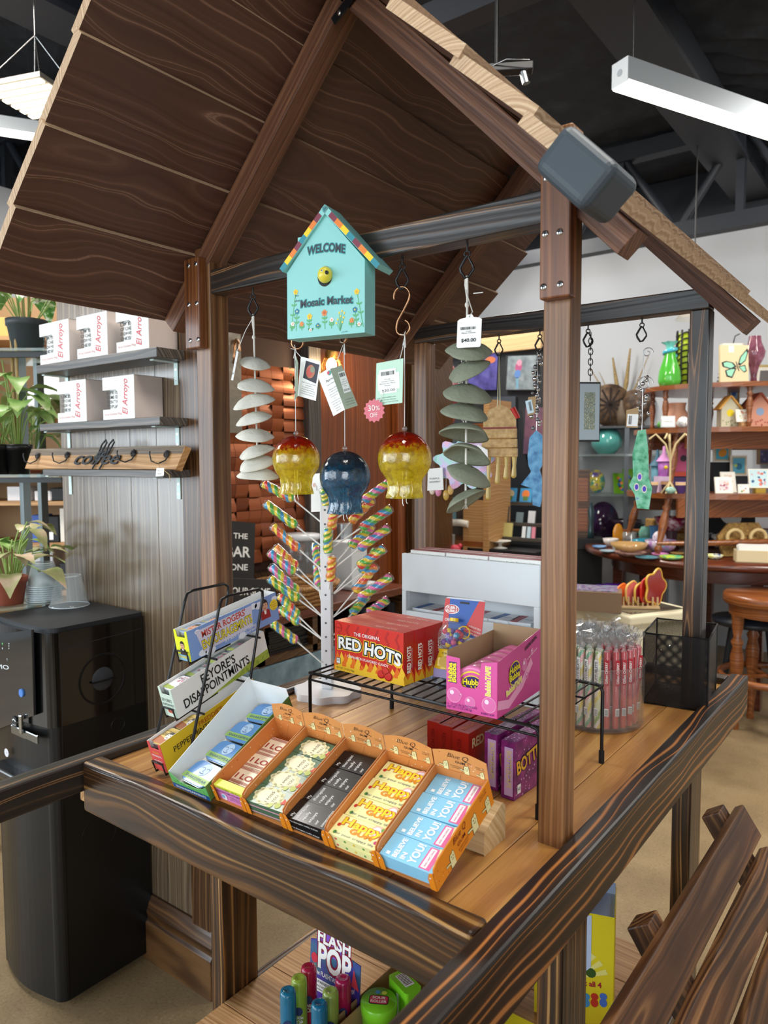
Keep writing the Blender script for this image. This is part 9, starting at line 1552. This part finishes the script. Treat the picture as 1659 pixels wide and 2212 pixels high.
m = MB(); m.box(0, .1, 0, .08, 0, .16, pm('1c1c22', .35)); A = frame((0, 0, 0), (1, 0, 0), (0, 0, 1)); m.text('SPRAY', (.006, .12), (.09, .13), .022, pm('c83a94', .4), .0006, A, off=.04); m.text('candy', (.01, .09), (.08, .1), .018, pm('3a6ad0', .4), .0006, A, off=.03); solo(m, 'candy_carton', 'black carton with magenta and blue lettering behind the rollers', 'box', TR((XG.x-.10, XG.y+.155, zs)) @ RZ(-12))
P0 = onz(1323, 2225, zs); wB = .15; aB = .32; uB = Vector((math.cos(aB), math.sin(aB), 0)); h = vert(1325, 1982, P0).z-zs; FB2 = frame((P0.x-uB.x*wB, P0.y-uB.y*wB, zs), uB, (0, 0, 1)); t = thing('gummy_display', 'tall yellow candy display box marked collect all 4', 'candy display', FB2); YLB = pm('ecd829', .4)
m = MB(); m.box(0, wB, 0, h, -.08, 0, YLB, mats={'k': pm('8f9fc0', .5)}); RAYC = pm('f4ec8a', .4)
for q in range(9): a = .35+q*.28; m.poly([(wB*.5, h*.38), (wB*.5+wB*.46*math.cos(a), h*.38+wB*.46*math.sin(a)), (wB*.5+wB*.46*math.cos(a+.16), h*.38+wB*.46*math.sin(a+.16))], RAYC, .0003) if 0 < a < 2.6 else None
m.poly([(wB*.1, h*.98), (wB*.1, h*.5), (wB*.2, h*.45), (wB*.62, h*.45), (wB*.72, h*.52), (wB*.72, h*.98)], pm('c4d4f0', .4), .0006); m.disc((wB*.72, h*.47), .010, pm('3a5a24', .5), .0005, None, 10); cA, cB = fpx(FB2, 1225, 2122), fpx(FB2, 1299, 2134); m.text('collect all 4', cA, cB, .0105, pm('b0243a', .4), .0006, off=.03)
for x, c in ((1240, 'e08a2a'), (1266, '4a9ad0'), (1284, 'd03a2a'), (1303, '4a7ad8')): g_ = fpx(FB2, x, 2166); m.disc(g_, .009, pm(c, .35, coat=.3), .0006, None, 14, .8); m.disc((g_.x, g_.y+.013), .007, pm(c, .35, coat=.3), .0008, None, 14)
m.build('carton', t, bevel=.0015)
m = MB(); m.box(wB+.0003, wB+.0015, 0, h*1.07, -.08, .0, pm('e6c81f', .4)); m.box(0, wB, h, h*1.10, -.081, -.08, pm('8f9fc0', .5)); m.build('side_flap', t, bevel=.001)
m = MB(); m.box(0, .09, 0, .07, 0, .15, pm('e4d626', .4)); A = frame((0, 0, 0), (1, 0, 0), (0, 0, 1)); m.disc((.05, .04), .022, pm('3aa0d8', .35), .0006, A, 18); m.text('ga', (.05, .1), (.085, .1), .02, pm('3a7ad0', .4), .0006, A, off=.04); Pq = ony(1100, 2170, 1.02); solo(m, 'candy_carton', 'yellow carton with blue bubbles below the right rail', 'box', TR((Pq.x-.03, 1.02, zs)))
